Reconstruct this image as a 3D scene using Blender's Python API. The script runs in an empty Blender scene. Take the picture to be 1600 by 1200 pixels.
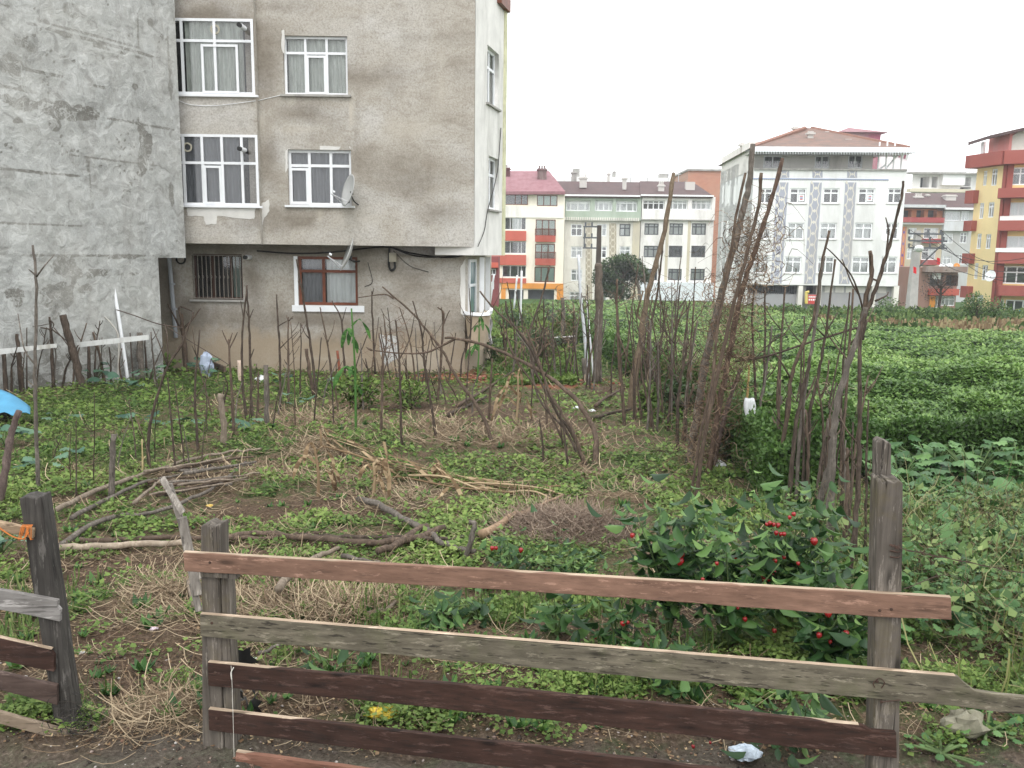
import bpy, math, random
import numpy as np
from mathutils import Vector, Matrix
random.seed(7); RNG=np.random.default_rng(11)
sc=bpy.context.scene; C=sc.collection
# ---------------------------------------------------------------- camera
EYE=2.2; FPX=1340.0; PITCH=math.radians(8.74); ROLL=math.radians(0.72)
Fw=Vector((0,math.cos(PITCH),-math.sin(PITCH))); R0=Vector((1,0,0)); U0=Vector((0,math.sin(PITCH),math.cos(PITCH)))
Rv=R0*math.cos(ROLL)+U0*math.sin(ROLL); Uv=U0*math.cos(ROLL)-R0*math.sin(ROLL)
cam=bpy.data.cameras.new('camera'); co=bpy.data.objects.new('camera',cam); C.objects.link(co)
M3=Matrix((Rv,Uv,-Fw)).transposed(); co.matrix_world=Matrix.Translation((0,0,EYE))@M3.to_4x4()
cam.sensor_width=36; cam.lens=FPX*36/1600; cam.clip_end=3000; cam.clip_start=0.05
sc.camera=co
# ---------------------------------------------------------------- sky, sun, exposure
SUN_EL=math.radians(52); SUN_AZ=math.radians(178)
w=bpy.data.worlds.new("World"); sc.world=w; w.use_nodes=True
nt=w.node_tree; nt.nodes.clear()
sky=nt.nodes.new('ShaderNodeTexSky'); sky.sky_type='NISHITA'; sky.sun_disc=False; sky.sun_elevation=SUN_EL; sky.sun_rotation=SUN_AZ
sky.dust_density=3; sky.air_density=1.0
sc1=nt.nodes.new('ShaderNodeVectorMath'); sc1.operation='SCALE'; sc1.inputs['Scale'].default_value=0.10
nt.links.new(sky.outputs[0],sc1.inputs[0])
mixn=nt.nodes.new('ShaderNodeMix'); mixn.data_type='RGBA'; mixn.inputs[0].default_value=0.93      # the cloud layer over the sky
nt.links.new(sc1.outputs[0],mixn.inputs[6]); mixn.inputs[7].default_value=(1.74,1.76,1.78,1)
bg=nt.nodes.new('ShaderNodeBackground'); bg.inputs[1].default_value=1.0
nt.links.new(mixn.outputs[2],bg.inputs[0])
wo=nt.nodes.new('ShaderNodeOutputWorld'); nt.links.new(bg.outputs[0],wo.inputs[0])
sl=bpy.data.lights.new('sun','SUN'); sl.energy=0.9; sl.angle=math.radians(25); sl.color=(1,.97,.93)
so=bpy.data.objects.new('sun',sl); C.objects.link(so)
sd=Vector((math.sin(SUN_AZ)*math.cos(SUN_EL),math.cos(SUN_AZ)*math.cos(SUN_EL),math.sin(SUN_EL)))
so.rotation_euler=sd.to_track_quat('Z','Y').to_euler()
sc.view_settings.view_transform='Standard'; sc.view_settings.look='None'; sc.view_settings.exposure=0.38; sc.view_settings.gamma=1
# ---------------------------------------------------------------- numbers
def ray(px,py):
    return Fw+Rv*((px-800)/FPX)+Uv*((600-py)/FPX)
def P(px,py,Y):
    d=ray(px,py); k=Y/d.y; return Vector((d.x*k,Y,EYE+d.z*k))
_pm=RNG.random((8,256,256))
def vnoise(x,y,seed=0):
    x=np.asarray(x,float);y=np.asarray(y,float)
    xi=np.floor(x).astype(int);yi=np.floor(y).astype(int);fx=x-xi;fy=y-yi
    fx=fx*fx*(3-2*fx);fy=fy*fy*(3-2*fy);t=_pm[seed%8]
    a=t[xi&255,yi&255];b=t[(xi+1)&255,yi&255];c=t[xi&255,(yi+1)&255];d=t[(xi+1)&255,(yi+1)&255]
    return (a*(1-fx)+b*fx)*(1-fy)+(c*(1-fx)+d*fx)*fy
def fbm(x,y,o=4,seed=0):
    s=0;a=.5;n=0
    for i in range(o):
        s=s+a*vnoise(np.asarray(x)*2**i+17.3*i,np.asarray(y)*2**i+9.1*i,seed+i); n+=a; a*=.5
    return s/n
def sstep(a,b,x):
    t=np.clip((x-a)/(b-a),0,1); return t*t*(3-2*t)
GY=[-40,4,8,21,60,110,400,2000]; GZ=[0,0,-.2,-.87,-1.9,-3.6,-12,-40]
def gnd(x,y):
    x=np.asarray(x,float);y=np.asarray(y,float)
    return np.interp(y,GY,GZ)+(fbm(x*.35,y*.35,3,2)-.5)*.22*sstep(3.5,7,y)*(1-.0*y)
def gz(x,y): return float(gnd(x,y))
def G(px,py):
    lo,hi=1.5,400.
    for i in range(50):
        m=(lo+hi)/2; p=P(px,py,m)
        if p.z>gz(p.x,m): lo=m
        else: hi=m
    p=P(px,py,lo); return Vector((p.x,lo,gz(p.x,lo)))
# ---------------------------------------------------------------- materials
MATS={}
def newmat(name):
    m=bpy.data.materials.new(name); m.use_nodes=True; return m,m.node_tree,m.node_tree.nodes['Principled BSDF']
def coord(nt,kind='pos'):
    if kind=='pos':
        g=nt.nodes.new('ShaderNodeNewGeometry'); return g.outputs['Position']
    g=nt.nodes.new('ShaderNodeTexCoord'); return g.outputs['Object']
def noise(nt,co,scale,det=5,rough=.6,vs=None,dist=0):
    if vs is not None:
        v=nt.nodes.new('ShaderNodeVectorMath'); v.operation='MULTIPLY'; nt.links.new(co,v.inputs[0]); v.inputs[1].default_value=vs; co=v.outputs[0]
    n=nt.nodes.new('ShaderNodeTexNoise'); n.inputs['Scale'].default_value=scale; n.inputs['Detail'].default_value=det; n.inputs['Roughness'].default_value=rough; n.inputs['Distortion'].default_value=dist
    nt.links.new(co,n.inputs['Vector']); return n.outputs['Fac']
def ramp(nt,fac,stops):
    r=nt.nodes.new('ShaderNodeValToRGB'); e=r.color_ramp.elements
    while len(e)<len(stops): e.new(.5)
    for i,(p,c) in enumerate(stops):
        e[i].position=p; e[i].color=(c[0],c[1],c[2],1) if not isinstance(c,(int,float)) else (c,c,c,1)
    nt.links.new(fac,r.inputs[0]); return r.outputs[0]
def mix(nt,fac,a,b,mode='MIX'):
    m=nt.nodes.new('ShaderNodeMix'); m.data_type='RGBA'; m.blend_type=mode
    for s,v in ((0,fac),(6,a),(7,b)):
        if isinstance(v,(int,float)): m.inputs[s].default_value=v
        elif isinstance(v,tuple): m.inputs[s].default_value=(v[0],v[1],v[2],1)
        else: nt.links.new(v,m.inputs[s])
    return m.outputs[2]
def attr(nt,name):
    a=nt.nodes.new('ShaderNodeAttribute'); a.attribute_name=name; return a.outputs['Fac']
def bump(nt,b,h,strength=.4,dist=.02):
    n=nt.nodes.new('ShaderNodeBump'); n.inputs['Strength'].default_value=strength; n.inputs['Distance'].default_value=dist
    nt.links.new(h,n.inputs['Height']); nt.links.new(n.outputs[0],b.inputs['Normal'])
def mpaint(name,c,rough=.8,var=.15,scale=2.,grime=None,spec=.3,metal=0,bs=.0,vs=None,kind='pos'):
    if name in MATS: return MATS[name]
    m,nt,b=newmat(name); co=coord(nt,kind)
    f=noise(nt,co,scale,6,.65,vs)
    lo=tuple(x*(1-var) for x in c); hi=tuple(min(1,x*(1+var)) for x in c)
    col=ramp(nt,f,[(.3,lo),(.7,hi)])
    if grime:
        g=ramp(nt,noise(nt,co,scale*.6,7,.7,(1,1,.25)),[(.5,0.),(.75,1.)])
        col=mix(nt,g,col,grime)
    nt.links.new(col,b.inputs['Base Color']); b.inputs['Roughness'].default_value=rough; b.inputs['Specular IOR Level'].default_value=spec; b.inputs['Metallic'].default_value=metal
    if bs: bump(nt,b,noise(nt,co,scale*12,4),bs,.01)
    MATS[name]=m; return m
def mwood(name,c1,c2,axis,crack=.5,moss=None,rough=.85):
    if name in MATS: return MATS[name]
    m,nt,b=newmat(name); co=coord(nt,'obj')
    st=[34,34,34]; st[axis]=1.6
    f=noise(nt,co,1.,7,.7,tuple(st)); f2=noise(nt,co,3.,5,.6); st2=[70,70,70]; st2[axis]=1.2
    f3=noise(nt,co,1.,3,.6,tuple(st2))
    col=ramp(nt,f,[(.28,c1),(.72,c2)])
    col=mix(nt,ramp(nt,f2,[(.35,0.),(.7,.55)]),col,tuple(x*.6 for x in c1))
    col=mix(nt,ramp(nt,f3,[(.36,crack),(.42,0.)]),col,(.015,.012,.010))
    st3=[11,11,11]; st3[axis]=2.6; vm=nt.nodes.new('ShaderNodeVectorMath'); vm.operation='MULTIPLY'; nt.links.new(co,vm.inputs[0]); vm.inputs[1].default_value=tuple(st3)
    vo=nt.nodes.new('ShaderNodeTexVoronoi'); vo.inputs['Scale'].default_value=1.; nt.links.new(vm.outputs[0],vo.inputs['Vector']); col=mix(nt,ramp(nt,vo.outputs['Distance'],[(.07,.85),(.13,.35),(.2,0.)]),col,tuple(x*.35 for x in c1))
    st4=[40,40,40]; st4[axis]=5.; col=mix(nt,ramp(nt,noise(nt,co,1.,6,.75,tuple(st4)),[(.56,0.),(.62,.5)]),col,tuple(min(1,x*1.5+.03) for x in c2))
    if moss: col=mix(nt,ramp(nt,noise(nt,co,5,6,.7),[(.5,0.),(.7,.6)]),col,moss)
    nt.links.new(col,b.inputs['Base Color']); b.inputs['Roughness'].default_value=rough; b.inputs['Specular IOR Level'].default_value=.25
    bump(nt,b,f,.7,.004); MATS[name]=m; return m
def mbark(name,c1,c2,rough=.9):
    if name in MATS: return MATS[name]
    m,nt,b=newmat(name); co=coord(nt,'pos')
    f=noise(nt,co,38,7,.8,(1,1,.22)); g=noise(nt,co,7,6,.7)
    col=mix(nt,ramp(nt,g,[(.42,0.),(.6,.9)]),ramp(nt,f,[(.38,c1),(.62,c2)]),tuple((a*.5+b_*.3) for a,b_ in zip(c1,c2)))
    nt.links.new(col,b.inputs['Base Color']); b.inputs['Roughness'].default_value=rough; b.inputs['Specular IOR Level'].default_value=.2
    bump(nt,b,f,.8,.006); MATS[name]=m; return m
def mleaf(name,stops,rough=.5,trans=.25,spec=.4):
    if name in MATS: return MATS[name]
    m,nt,b=newmat(name); r=attr(nt,'rnd'); col=ramp(nt,r,stops)
    co=coord(nt,'pos'); col=mix(nt,ramp(nt,noise(nt,co,1.3,4,.6),[(.35,0.),(.75,.45)]),col,tuple(x*.62 for x in stops[0][1]))
    nt.links.new(col,b.inputs['Base Color']); b.inputs['Roughness'].default_value=rough; b.inputs['Specular IOR Level'].default_value=spec
    if trans:
        t=nt.nodes.new('ShaderNodeBsdfTranslucent'); nt.links.new(col,t.inputs[0]); ms=nt.nodes.new('ShaderNodeMixShader'); ms.inputs[0].default_value=trans
        nt.links.new(b.outputs[0],ms.inputs[1]); nt.links.new(t.outputs[0],ms.inputs[2]); nt.links.new(ms.outputs[0],nt.nodes['Material Output'].inputs[0])
    MATS[name]=m; return m
def mglass(name='glass',fac=.22,tint=(1,1,1)):
    if name in MATS: return MATS[name]
    m,nt,b=newmat(name); nt.nodes.remove(b)
    t=nt.nodes.new('ShaderNodeBsdfTransparent'); t.inputs[0].default_value=(tint[0],tint[1],tint[2],1)
    g=nt.nodes.new('ShaderNodeBsdfGlossy'); g.inputs['Roughness'].default_value=.03
    fr=nt.nodes.new('ShaderNodeFresnel'); fr.inputs[0].default_value=1.5
    a=nt.nodes.new('ShaderNodeMath'); a.operation='ADD'; a.inputs[1].default_value=fac; a.use_clamp=True; nt.links.new(fr.outputs[0],a.inputs[0])
    ms=nt.nodes.new('ShaderNodeMixShader'); nt.links.new(a.outputs[0],ms.inputs[0]); nt.links.new(t.outputs[0],ms.inputs[1]); nt.links.new(g.outputs[0],ms.inputs[2])
    nt.links.new(ms.outputs[0],nt.nodes['Material Output'].inputs[0]); MATS[name]=m; return m
# ---------------------------------------------------------------- objects
def tag(o,label=None,cat=None,group=None,kind=None):
    if label:o['label']=label
    if cat:o['category']=cat
    if group:o['group']=group
    if kind:o['kind']=kind
    return o
def empty(name,loc,label,cat,group=None):
    o=bpy.data.objects.new(name,None); C.objects.link(o); o.location=loc; o.empty_display_size=.1
    return tag(o,label,cat,group)
def rootloc(o):
    v=Vector((0,0,0))
    while o is not None: v=v+o.location; o=o.parent
    return v
def link(name,me,parent=None,origin=None):
    o=bpy.data.objects.new(name,me); C.objects.link(o)
    if parent is not None: o.parent=parent
    elif origin is not None: o.location=origin
    return o
class MB:
    def __init__(s): s.v=[];s.f=[];s.m=[];s.r=[]
    def add(s,vs,fs,mi=0,r=None):
        n=len(s.v); s.v+= [tuple(v) for v in vs]
        for f in fs: s.f.append(tuple(i+n for i in f)); s.m.append(mi); s.r.append(r if r is not None else random.random())
    def quad(s,a,b,c,d,mi=0): s.add([a,b,c,d],[(0,1,2,3)],mi)
    def box(s,p0,p1,mi=0):
        x0,y0,z0=p0;x1,y1,z1=p1
        s.add([(x0,y0,z0),(x1,y0,z0),(x1,y1,z0),(x0,y1,z0),(x0,y0,z1),(x1,y0,z1),(x1,y1,z1),(x0,y1,z1)],
              [(0,3,2,1),(4,5,6,7),(0,1,5,4),(1,2,6,5),(2,3,7,6),(3,0,4,7)],mi)
    def fbox(s,F,s0,s1,t0,t1,d0,d1,mi=0):
        vs=[F.pt(a,b,c) for c in (d0,d1) for a,b in ((s0,t0),(s1,t0),(s1,t1),(s0,t1))]
        s.add(vs,[(0,3,2,1),(4,5,6,7),(0,1,5,4),(1,2,6,5),(2,3,7,6),(3,0,4,7)],mi)
    def fpoly(s,F,pts,d0,d1,mi=0):
        n=len(pts); vs=[F.pt(a,b,d0) for a,b in pts]+[F.pt(a,b,d1) for a,b in pts]
        s.add(vs,[tuple(range(n-1,-1,-1)),tuple(range(n,2*n))]+[(i,(i+1)%n,n+(i+1)%n,n+i) for i in range(n)],mi)
    def prism(s,a,b,w0,w1=None,t0=None,mi=0,up=None):   # squared timber from a to b
        a=Vector(a);b=Vector(b);w1=w1 or w0;t0=t0 or w0; d=(b-a).normalized()
        x=Vector((1,0,0)) if abs(d.x)<.9 else Vector((0,0,1)); yv=d.cross(x).normalized(); x=yv.cross(d).normalized()
        vs=[c+x*(sx*ww/2)+yv*(sy*t0*(ww/w0)/2) for c,ww in ((a,w0),(b,w1)) for sx,sy in ((-1,-1),(1,-1),(1,1),(-1,1))]
        s.add(vs,[(0,3,2,1),(4,5,6,7),(0,1,5,4),(1,2,6,5),(2,3,7,6),(3,0,4,7)],mi)
    def tube(s,pts,rad,n=6,mi=0,cap=True,jit=0):
        pts=[Vector(p) for p in pts]; N=len(pts)
        if not hasattr(rad,'__len__'): rad=[rad]*N
        rings=[];r0=random.random()
        for i,p in enumerate(pts):
            d=(pts[min(i+1,N-1)]-pts[max(i-1,0)]);
            if d.length<1e-9: d=Vector((0,0,1))
            d.normalize(); x=d.cross(Vector((.3,.9,.2))).normalized(); y=d.cross(x).normalized()
            rings.append([p+(x*math.cos(2*math.pi*k/n)+y*math.sin(2*math.pi*k/n))*rad[i]*(1+random.uniform(-jit,jit)) for k in range(n)])
        vs=[v for r in rings for v in r]; fs=[]
        for i in range(N-1):
            for k in range(n): fs.append((i*n+k,i*n+(k+1)%n,(i+1)*n+(k+1)%n,(i+1)*n+k))
        if cap: fs.append(tuple(range(n-1,-1,-1))); fs.append(tuple((N-1)*n+k for k in range(n)))
        s.add(vs,fs,mi,r0)
    def lathe(s,c,axis,prof,n=20,mi=0):                # prof: (radius, distance along axis)
        axis=Vector(axis).normalized(); x=axis.cross(Vector((.31,.2,.93))).normalized(); y=axis.cross(x)
        vs=[Vector(c)+axis*h+(x*math.cos(2*math.pi*k/n)+y*math.sin(2*math.pi*k/n))*r for r,h in prof for k in range(n)]
        s.add(vs,[(i*n+k,i*n+(k+1)%n,(i+1)*n+(k+1)%n,(i+1)*n+k) for i in range(len(prof)-1) for k in range(n)],mi)
    def build(s,name,mats,parent=None,origin=None,smooth=False):
        if not isinstance(mats,(list,tuple)): mats=[mats]
        off=rootloc(parent) if parent is not None else Vector(origin if origin is not None else (0,0,0))
        me=bpy.data.meshes.new(name); ox,oy,oz=off
        me.from_pydata([(a-ox,b-oy,c-oz) for a,b,c in s.v],[],s.f)
        for m in mats: me.materials.append(m)
        me.polygons.foreach_set('material_index',s.m)
        a=me.attributes.new('rnd','FLOAT','FACE'); a.data.foreach_set('value',s.r)
        if smooth: me.polygons.foreach_set('use_smooth',[True]*len(s.f))
        me.update(); return link(name,me,parent,origin)
def npmesh(name,V,F,mats,parent=None,origin=None,rnd=None,attrs=None,smooth=False,mi=None):
    """V (n,3) float, F (m,k) int, all faces with k corners"""
    if not isinstance(mats,(list,tuple)): mats=[mats]
    off=np.array(rootloc(parent) if parent is not None else (origin if origin is not None else (0,0,0)))
    V=(V-off).astype(np.float32); F=np.asarray(F,np.int32); k=F.shape[1]
    me=bpy.data.meshes.new(name); me.vertices.add(len(V)); me.vertices.foreach_set('co',V.ravel())
    me.loops.add(F.size); me.loops.foreach_set('vertex_index',F.ravel())
    me.polygons.add(len(F)); me.polygons.foreach_set('loop_start',np.arange(0,F.size,k,dtype=np.int32))
    try: me.polygons.foreach_set('loop_total',np.full(len(F),k,np.int32))
    except Exception: pass
    for m in mats: me.materials.append(m)
    if mi is not None: me.polygons.foreach_set('material_index',np.asarray(mi,np.int32))
    if rnd is not None:
        a=me.attributes.new('rnd','FLOAT','FACE'); a.data.foreach_set('value',np.asarray(rnd,np.float32))
    for kk,vv in (attrs or {}).items():
        a=me.attributes.new(kk,'FLOAT','POINT'); a.data.foreach_set('value',np.asarray(vv,np.float32))
    if smooth: me.polygons.foreach_set('use_smooth',np.ones(len(F),bool))
    me.update(calc_edges=True); me.validate(); return link(name,me,parent,origin)
def inst(T,TF,pos,mats3,size):
    """template T (k,3), faces TF -> stacked arrays"""
    n=len(pos); V=np.einsum('nij,kj->nki',mats3,T)*np.asarray(size).reshape(-1,1,1)+pos[:,None,:]
    F=(np.asarray(TF)[None]+(np.arange(n)*len(T))[:,None,None]).reshape(-1,len(TF[0]))
    return V.reshape(-1,3),F
def rotm(n,tilt=.6,up=None):
    """random frames: local y = leaf length, z = normal leaning off vertical by ~tilt"""
    az=RNG.random(n)*2*math.pi; el=(RNG.random(n)-.35)*tilt*2; rl=(RNG.random(n)-.5)*tilt*1.6
    ca,sa,ce,se=np.cos(az),np.sin(az),np.cos(el),np.sin(el)
    y=np.stack([ca*ce,sa*ce,se],1); x=np.stack([-sa,ca,0*sa],1); z=np.cross(x,y)
    cr,sr=np.cos(rl)[:,None],np.sin(rl)[:,None]; x2=x*cr+z*sr; z2=np.cross(x2,y)
    return np.stack([x2,y,z2],2)
LT=np.array([(0,0,0),(.30,.45,.06),(0,.5,-.03),(-.30,.45,.06),(0,1,-.06)],float); LF=[(0,1,2,2),(0,2,3,3)]
LEAF=np.array([(0,0,0),(.32,.42,.07),(0,1,-.05),(-.32,.42,.07)],float); LEAFF=[(0,1,2,3)]
# round, lobed kale / bean leaf : fan of quads
def bigleaf(n=10,lobe=.12,cup=.12,asp=.8):
    vs=[(0,.42,-.05)];
    for k in range(n*2):
        a=2*math.pi*k/(n*2)-math.pi/2; r=.5*(1+lobe*(1 if k%2 else -1)*.7)
        x=math.cos(a)*r*asp; y=.5+math.sin(a)*r; vs.append((x,y,cup*(abs(x)*2)**1.5-.25*max(0,y-.6)**1.3+(.04 if k%2 else -.03)))
    fs=[(0,1+i,1+(i+1)%(2*n),1+(i+2)%(2*n)) for i in range(0,2*n,2)]
    return np.array(vs),fs
BL,BLF=bigleaf()
# pointed pepper leaf 3 x 4 grid
PL=[];PLF=[]
for i,(yy,ww) in enumerate(((0,.02),(.18,.22),(.42,.29),(.7,.2),(1,.01))):
    for sx in (-1,0,1): PL.append((sx*ww,yy,.10*abs(sx)*(ww/.3)-.28*yy*yy))
for i in range(4):
    for j in range(2): a=i*3+j; PLF.append((a,a+1,a+4,a+3))
PL=np.array(PL)
def ribbon(seg=5,curl=.5,w=.012):
    V=[];F=[]
    for i in range(seg+1):
        t=i/seg; x=math.sin(t*curl*3)*.18*curl; y=t; z=.12*math.sin(t*math.pi)
        V+=[(x-w,y,z),(x+w,y,z+.004)]
        if i: F.append((2*i-2,2*i-1,2*i+1,2*i))
    return np.array(V),F
class Fa:
    """a vertical plane: o origin, u along, n outward (to the viewer)"""
    def __init__(s,a,b):
        s.o=Vector((a[0],a[1],0)); d=Vector((b[0]-a[0],b[1]-a[1],0)); s.len=d.length; s.u=d.normalized(); s.n=Vector((s.u.y,-s.u.x,0))
    def pt(s,a,t,d=0): return s.o+s.u*a+Vector((0,0,t))+s.n*d
    def hit(s,px,py):
        d=ray(px,py); e=Vector((0,0,EYE)); k=(s.o-e).dot(s.n)/d.dot(s.n); p=e+d*k; return ((p-s.o).dot(s.u),p.z)
    def rect(s,x0,y0,x1,y1):
        xm,ym=(x0+x1)/2,(y0+y1)/2
        return (s.hit(x0,ym)[0],s.hit(x1,ym)[0],s.hit(xm,y1)[1],s.hit(xm,y0)[1])
def wallmesh(name,F,s0,s1,t0,t1,holes,mats,parent,step=None,rd=.3,stain_shade=None,relief=None,d=0,origin=None,niche=True):
    """wall sheet with real openings, reveals and a dark niche behind each"""
    S={s0,s1};T={t0,t1}
    for h in holes: S|={h[0],h[1]};T|={h[2],h[3]}
    def fill(X,lo,hi):
        X=sorted(x for x in X if lo-1e-6<=x<=hi+1e-6); out=[X[0]]
        for a,b in zip(X,X[1:]):
            if b-a<1e-5: continue
            n=max(1,int(math.ceil((b-a)/step))) if step else 1
            out+=[a+(b-a)*(k+1)/n for k in range(n)]
        return np.array(out)
    S=fill(S,s0,s1);T=fill(T,t0,t1); ns,ntt=len(S),len(T)
    A,B=np.meshgrid(S,T,indexing='ij'); D=np.full(A.shape,float(d))
    if relief is not None: D=D+relief(A,B)
    u=np.array(F.u);n=np.array(F.n);o=np.array(F.o)
    V=(o+A[...,None]*u+D[...,None]*n+B[...,None]*np.array((0,0,1))).reshape(-1,3)
    I,J=np.meshgrid(np.arange(ns-1),np.arange(ntt-1),indexing='ij')
    cs=(S[I]+S[I+1])/2; ct=(T[J]+T[J+1])/2; keep=np.ones(I.shape,bool)
    for h in holes: keep&=~((cs>h[0])&(cs<h[1])&(ct>h[2])&(ct<h[3]))
    I,J=I[keep],J[keep]; a=I*ntt+J; Fc=np.stack([a,a+ntt,a+ntt+1,a+1],1); mi=np.zeros(len(Fc),int)
    st=stain_shade(A,B).reshape(-1) if stain_shade is not None else np.zeros(len(V))
    ex=[];ef=[];em=[];base=len(V)
    for h in holes:
        c=[(h[0],h[2]),(h[1],h[2]),(h[1],h[3]),(h[0],h[3])]
        k=base+len(ex); ex+=[F.pt(x,y,d+.004) for x,y in c]+[F.pt(x,y,d-rd) for x,y in c]
        for q in range(4): ef.append((k+q,k+(q+1)%4,k+4+(q+1)%4,k+4+q)); em.append(0)
        ef.append((k+4,k+5,k+6,k+7)); em.append(1)
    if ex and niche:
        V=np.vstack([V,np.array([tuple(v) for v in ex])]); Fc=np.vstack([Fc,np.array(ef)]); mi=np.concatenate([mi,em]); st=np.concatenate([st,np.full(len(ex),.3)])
    ob=npmesh(name,V,Fc,mats,parent,origin,attrs={'stain_shade':st},mi=mi); return ob
def window(parent,F,r,cols,trans,fm,gm,cm,fw=.05,d=-.08,dep=.05,open_=None,sill=None,name='window',cfold=.35,label=None):
    """cols: mullion fractions, trans: transom fraction from the top (None = none)"""
    s0,s1,t0,t1=r; W=s1-s0;H=t1-t0; mb=MB()
    mb.fbox(F,s0,s0+fw,t0,t1,d-dep,d); mb.fbox(F,s1-fw,s1,t0,t1,d-dep,d)
    mb.fbox(F,s0+fw,s1-fw,t0,t0+fw,d-dep,d-.002); mb.fbox(F,s0+fw,s1-fw,t1-fw,t1,d-dep,d-.002)
    for c in cols: mb.fbox(F,s0+W*c-fw*.5,s0+W*c+fw*.5,t0+fw,t1-fw,d-dep,d-.004)
    if trans:
        for q in (trans if isinstance(trans,(list,tuple)) else [trans]): mb.fbox(F,s0+fw,s1-fw,t1-H*q-fw*.5,t1-H*q+fw*.5,d-dep,d-.007)
    if open_:   # an opening sash: an extra frame in cell [a,b]
        a,b,q0,q1=open_; x0,x1=s0+W*a+fw*.4,s0+W*b-fw*.4; y0,y1=t0+H*q0+fw*.5,t0+H*q1-fw*.5; f2=fw*.9
        mb.fbox(F,x0,x0+f2,y0,y1,d-.02,d+.015); mb.fbox(F,x1-f2,x1,y0,y1,d-.02,d+.015); mb.fbox(F,x0+f2,x1-f2,y0,y0+f2,d-.02,d+.013); mb.fbox(F,x0+f2,x1-f2,y1-f2,y1,d-.02,d+.013)
    wdo=mb.build(name,fm,parent)
    if label: wdo['label']=label
    g=MB(); g.quad(F.pt(s0+fw*.8,t0+fw*.8,d-dep*.6),F.pt(s1-fw*.8,t0+fw*.8,d-dep*.6),F.pt(s1-fw*.8,t1-fw*.8,d-dep*.6),F.pt(s0+fw*.8,t1-fw*.8,d-dep*.6)); g.build('pane',gm,wdo)
    if cm is not None:
        parts=cfold if isinstance(cfold,list) else [(0,1)]
        for (a,b) in parts:
            n=max(8,int((b-a)*W/.035)) if W>.9 and F.o.y<30 else 10; V=[];Fc=[]
            ph=random.random()*9
            for i in range(n+1):
                x=s0+fw+(W-2*fw)*(a+(b-a)*i/n); dd=d-dep-.09+.034*math.sin(i*1.3+ph)+.02*math.sin(i*.47+ph*2)
                V+=[F.pt(x,t0+.02,dd),F.pt(x,t1-.02,dd*.98-.002)]
                if i: Fc.append((2*i-2,2*i,2*i+1,2*i-1))
            c=MB(); c.add(V,Fc); c.build('curtain',cm,wdo,smooth=True)
    if sill is not None:
        b=MB(); b.fbox(F,s0-.08,s1+.08,t0-.05,t0-.003,-.0,.07); b.build('sill',sill,wdo)
    return wdo
def cr(pts,k=5):
    """Catmull-Rom through control points"""
    pts=[Vector(p) for p in pts]
    if len(pts)<3: return [pts[0].lerp(pts[-1],i/k) for i in range(k+1)]
    out=[]; Q=[pts[0]*2-pts[1]]+pts+[pts[-1]*2-pts[-2]]
    for i in range(1,len(Q)-2):
        for j in range(k):
            t=j/k; a,b,c,d=Q[i-1],Q[i],Q[i+1],Q[i+2]
            out.append(.5*((2*b)+(c-a)*t+(2*a-5*b+4*c-d)*t*t+(3*b-a-3*c+d)*t**3))
    out.append(pts[-1]); return out
# ================================================================ materials used again
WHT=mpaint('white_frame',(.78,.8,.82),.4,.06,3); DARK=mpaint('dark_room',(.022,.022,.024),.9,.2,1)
GL=mglass('glass',.04); GLF=mglass('glass_far',.10)
CUR=mpaint('lace_curtain',(.47,.51,.47),.9,.3,9,vs=(3,3,.3)); CURD=mpaint('grey_curtain',(.20,.215,.235),.9,.15,9,vs=(3,3,.4)); CURW=mpaint('white_curtain',(.66,.70,.70),.9,.06,3); CURB=mpaint('blue_curtain',(.40,.47,.56),.9,.1,3)
BRNF=mpaint('brown_frame',(.16,.05,.025),.5,.25,4); CONC=mpaint('concrete',(.35,.34,.32),.9,.2,3,grime=(.16,.155,.14),bs=.3)
BLK=mpaint('black_plastic',(.02,.02,.02),.5,.2,3); GALV=mpaint('galvanised',(.45,.46,.47),.45,.12,5,metal=.3)
# ================================================================ ground
def axis(lo,hi,core0,core1,step,grow):
    a=list(np.arange(core0,core1,step)); s=step; x=core1
    while x<hi: a.append(x); s*=grow; x+=s
    a.append(hi); s=step; x=core0-step; pre=[]
    while x>lo: pre.append(x); s*=grow; x-=s
    pre.append(lo); return np.array(pre[::-1]+a)
gx=axis(-1500,1500,-6,5.5,.045,1.035); gy=axis(-60,2000,2.6,9.5,.04,1.02)
X,Y=np.meshgrid(gx,gy,indexing='ij')
near=1-sstep(16,40,Y)
Z=gnd(X,Y)+((fbm(X*3.1,Y*3.1,4,3)-.5)*.13+(fbm(X*11,Y*11,3,5)-.5)*.06)*near
V=np.stack([X,Y,Z],-1).reshape(-1,3); nI,nJ=X.shape
I,J=np.meshgrid(np.arange(nI-1),np.arange(nJ-1),indexing='ij'); a=(I*nJ+J).ravel(); F4=np.stack([a,a+nJ,a+nJ+1,a+1],1)
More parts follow.
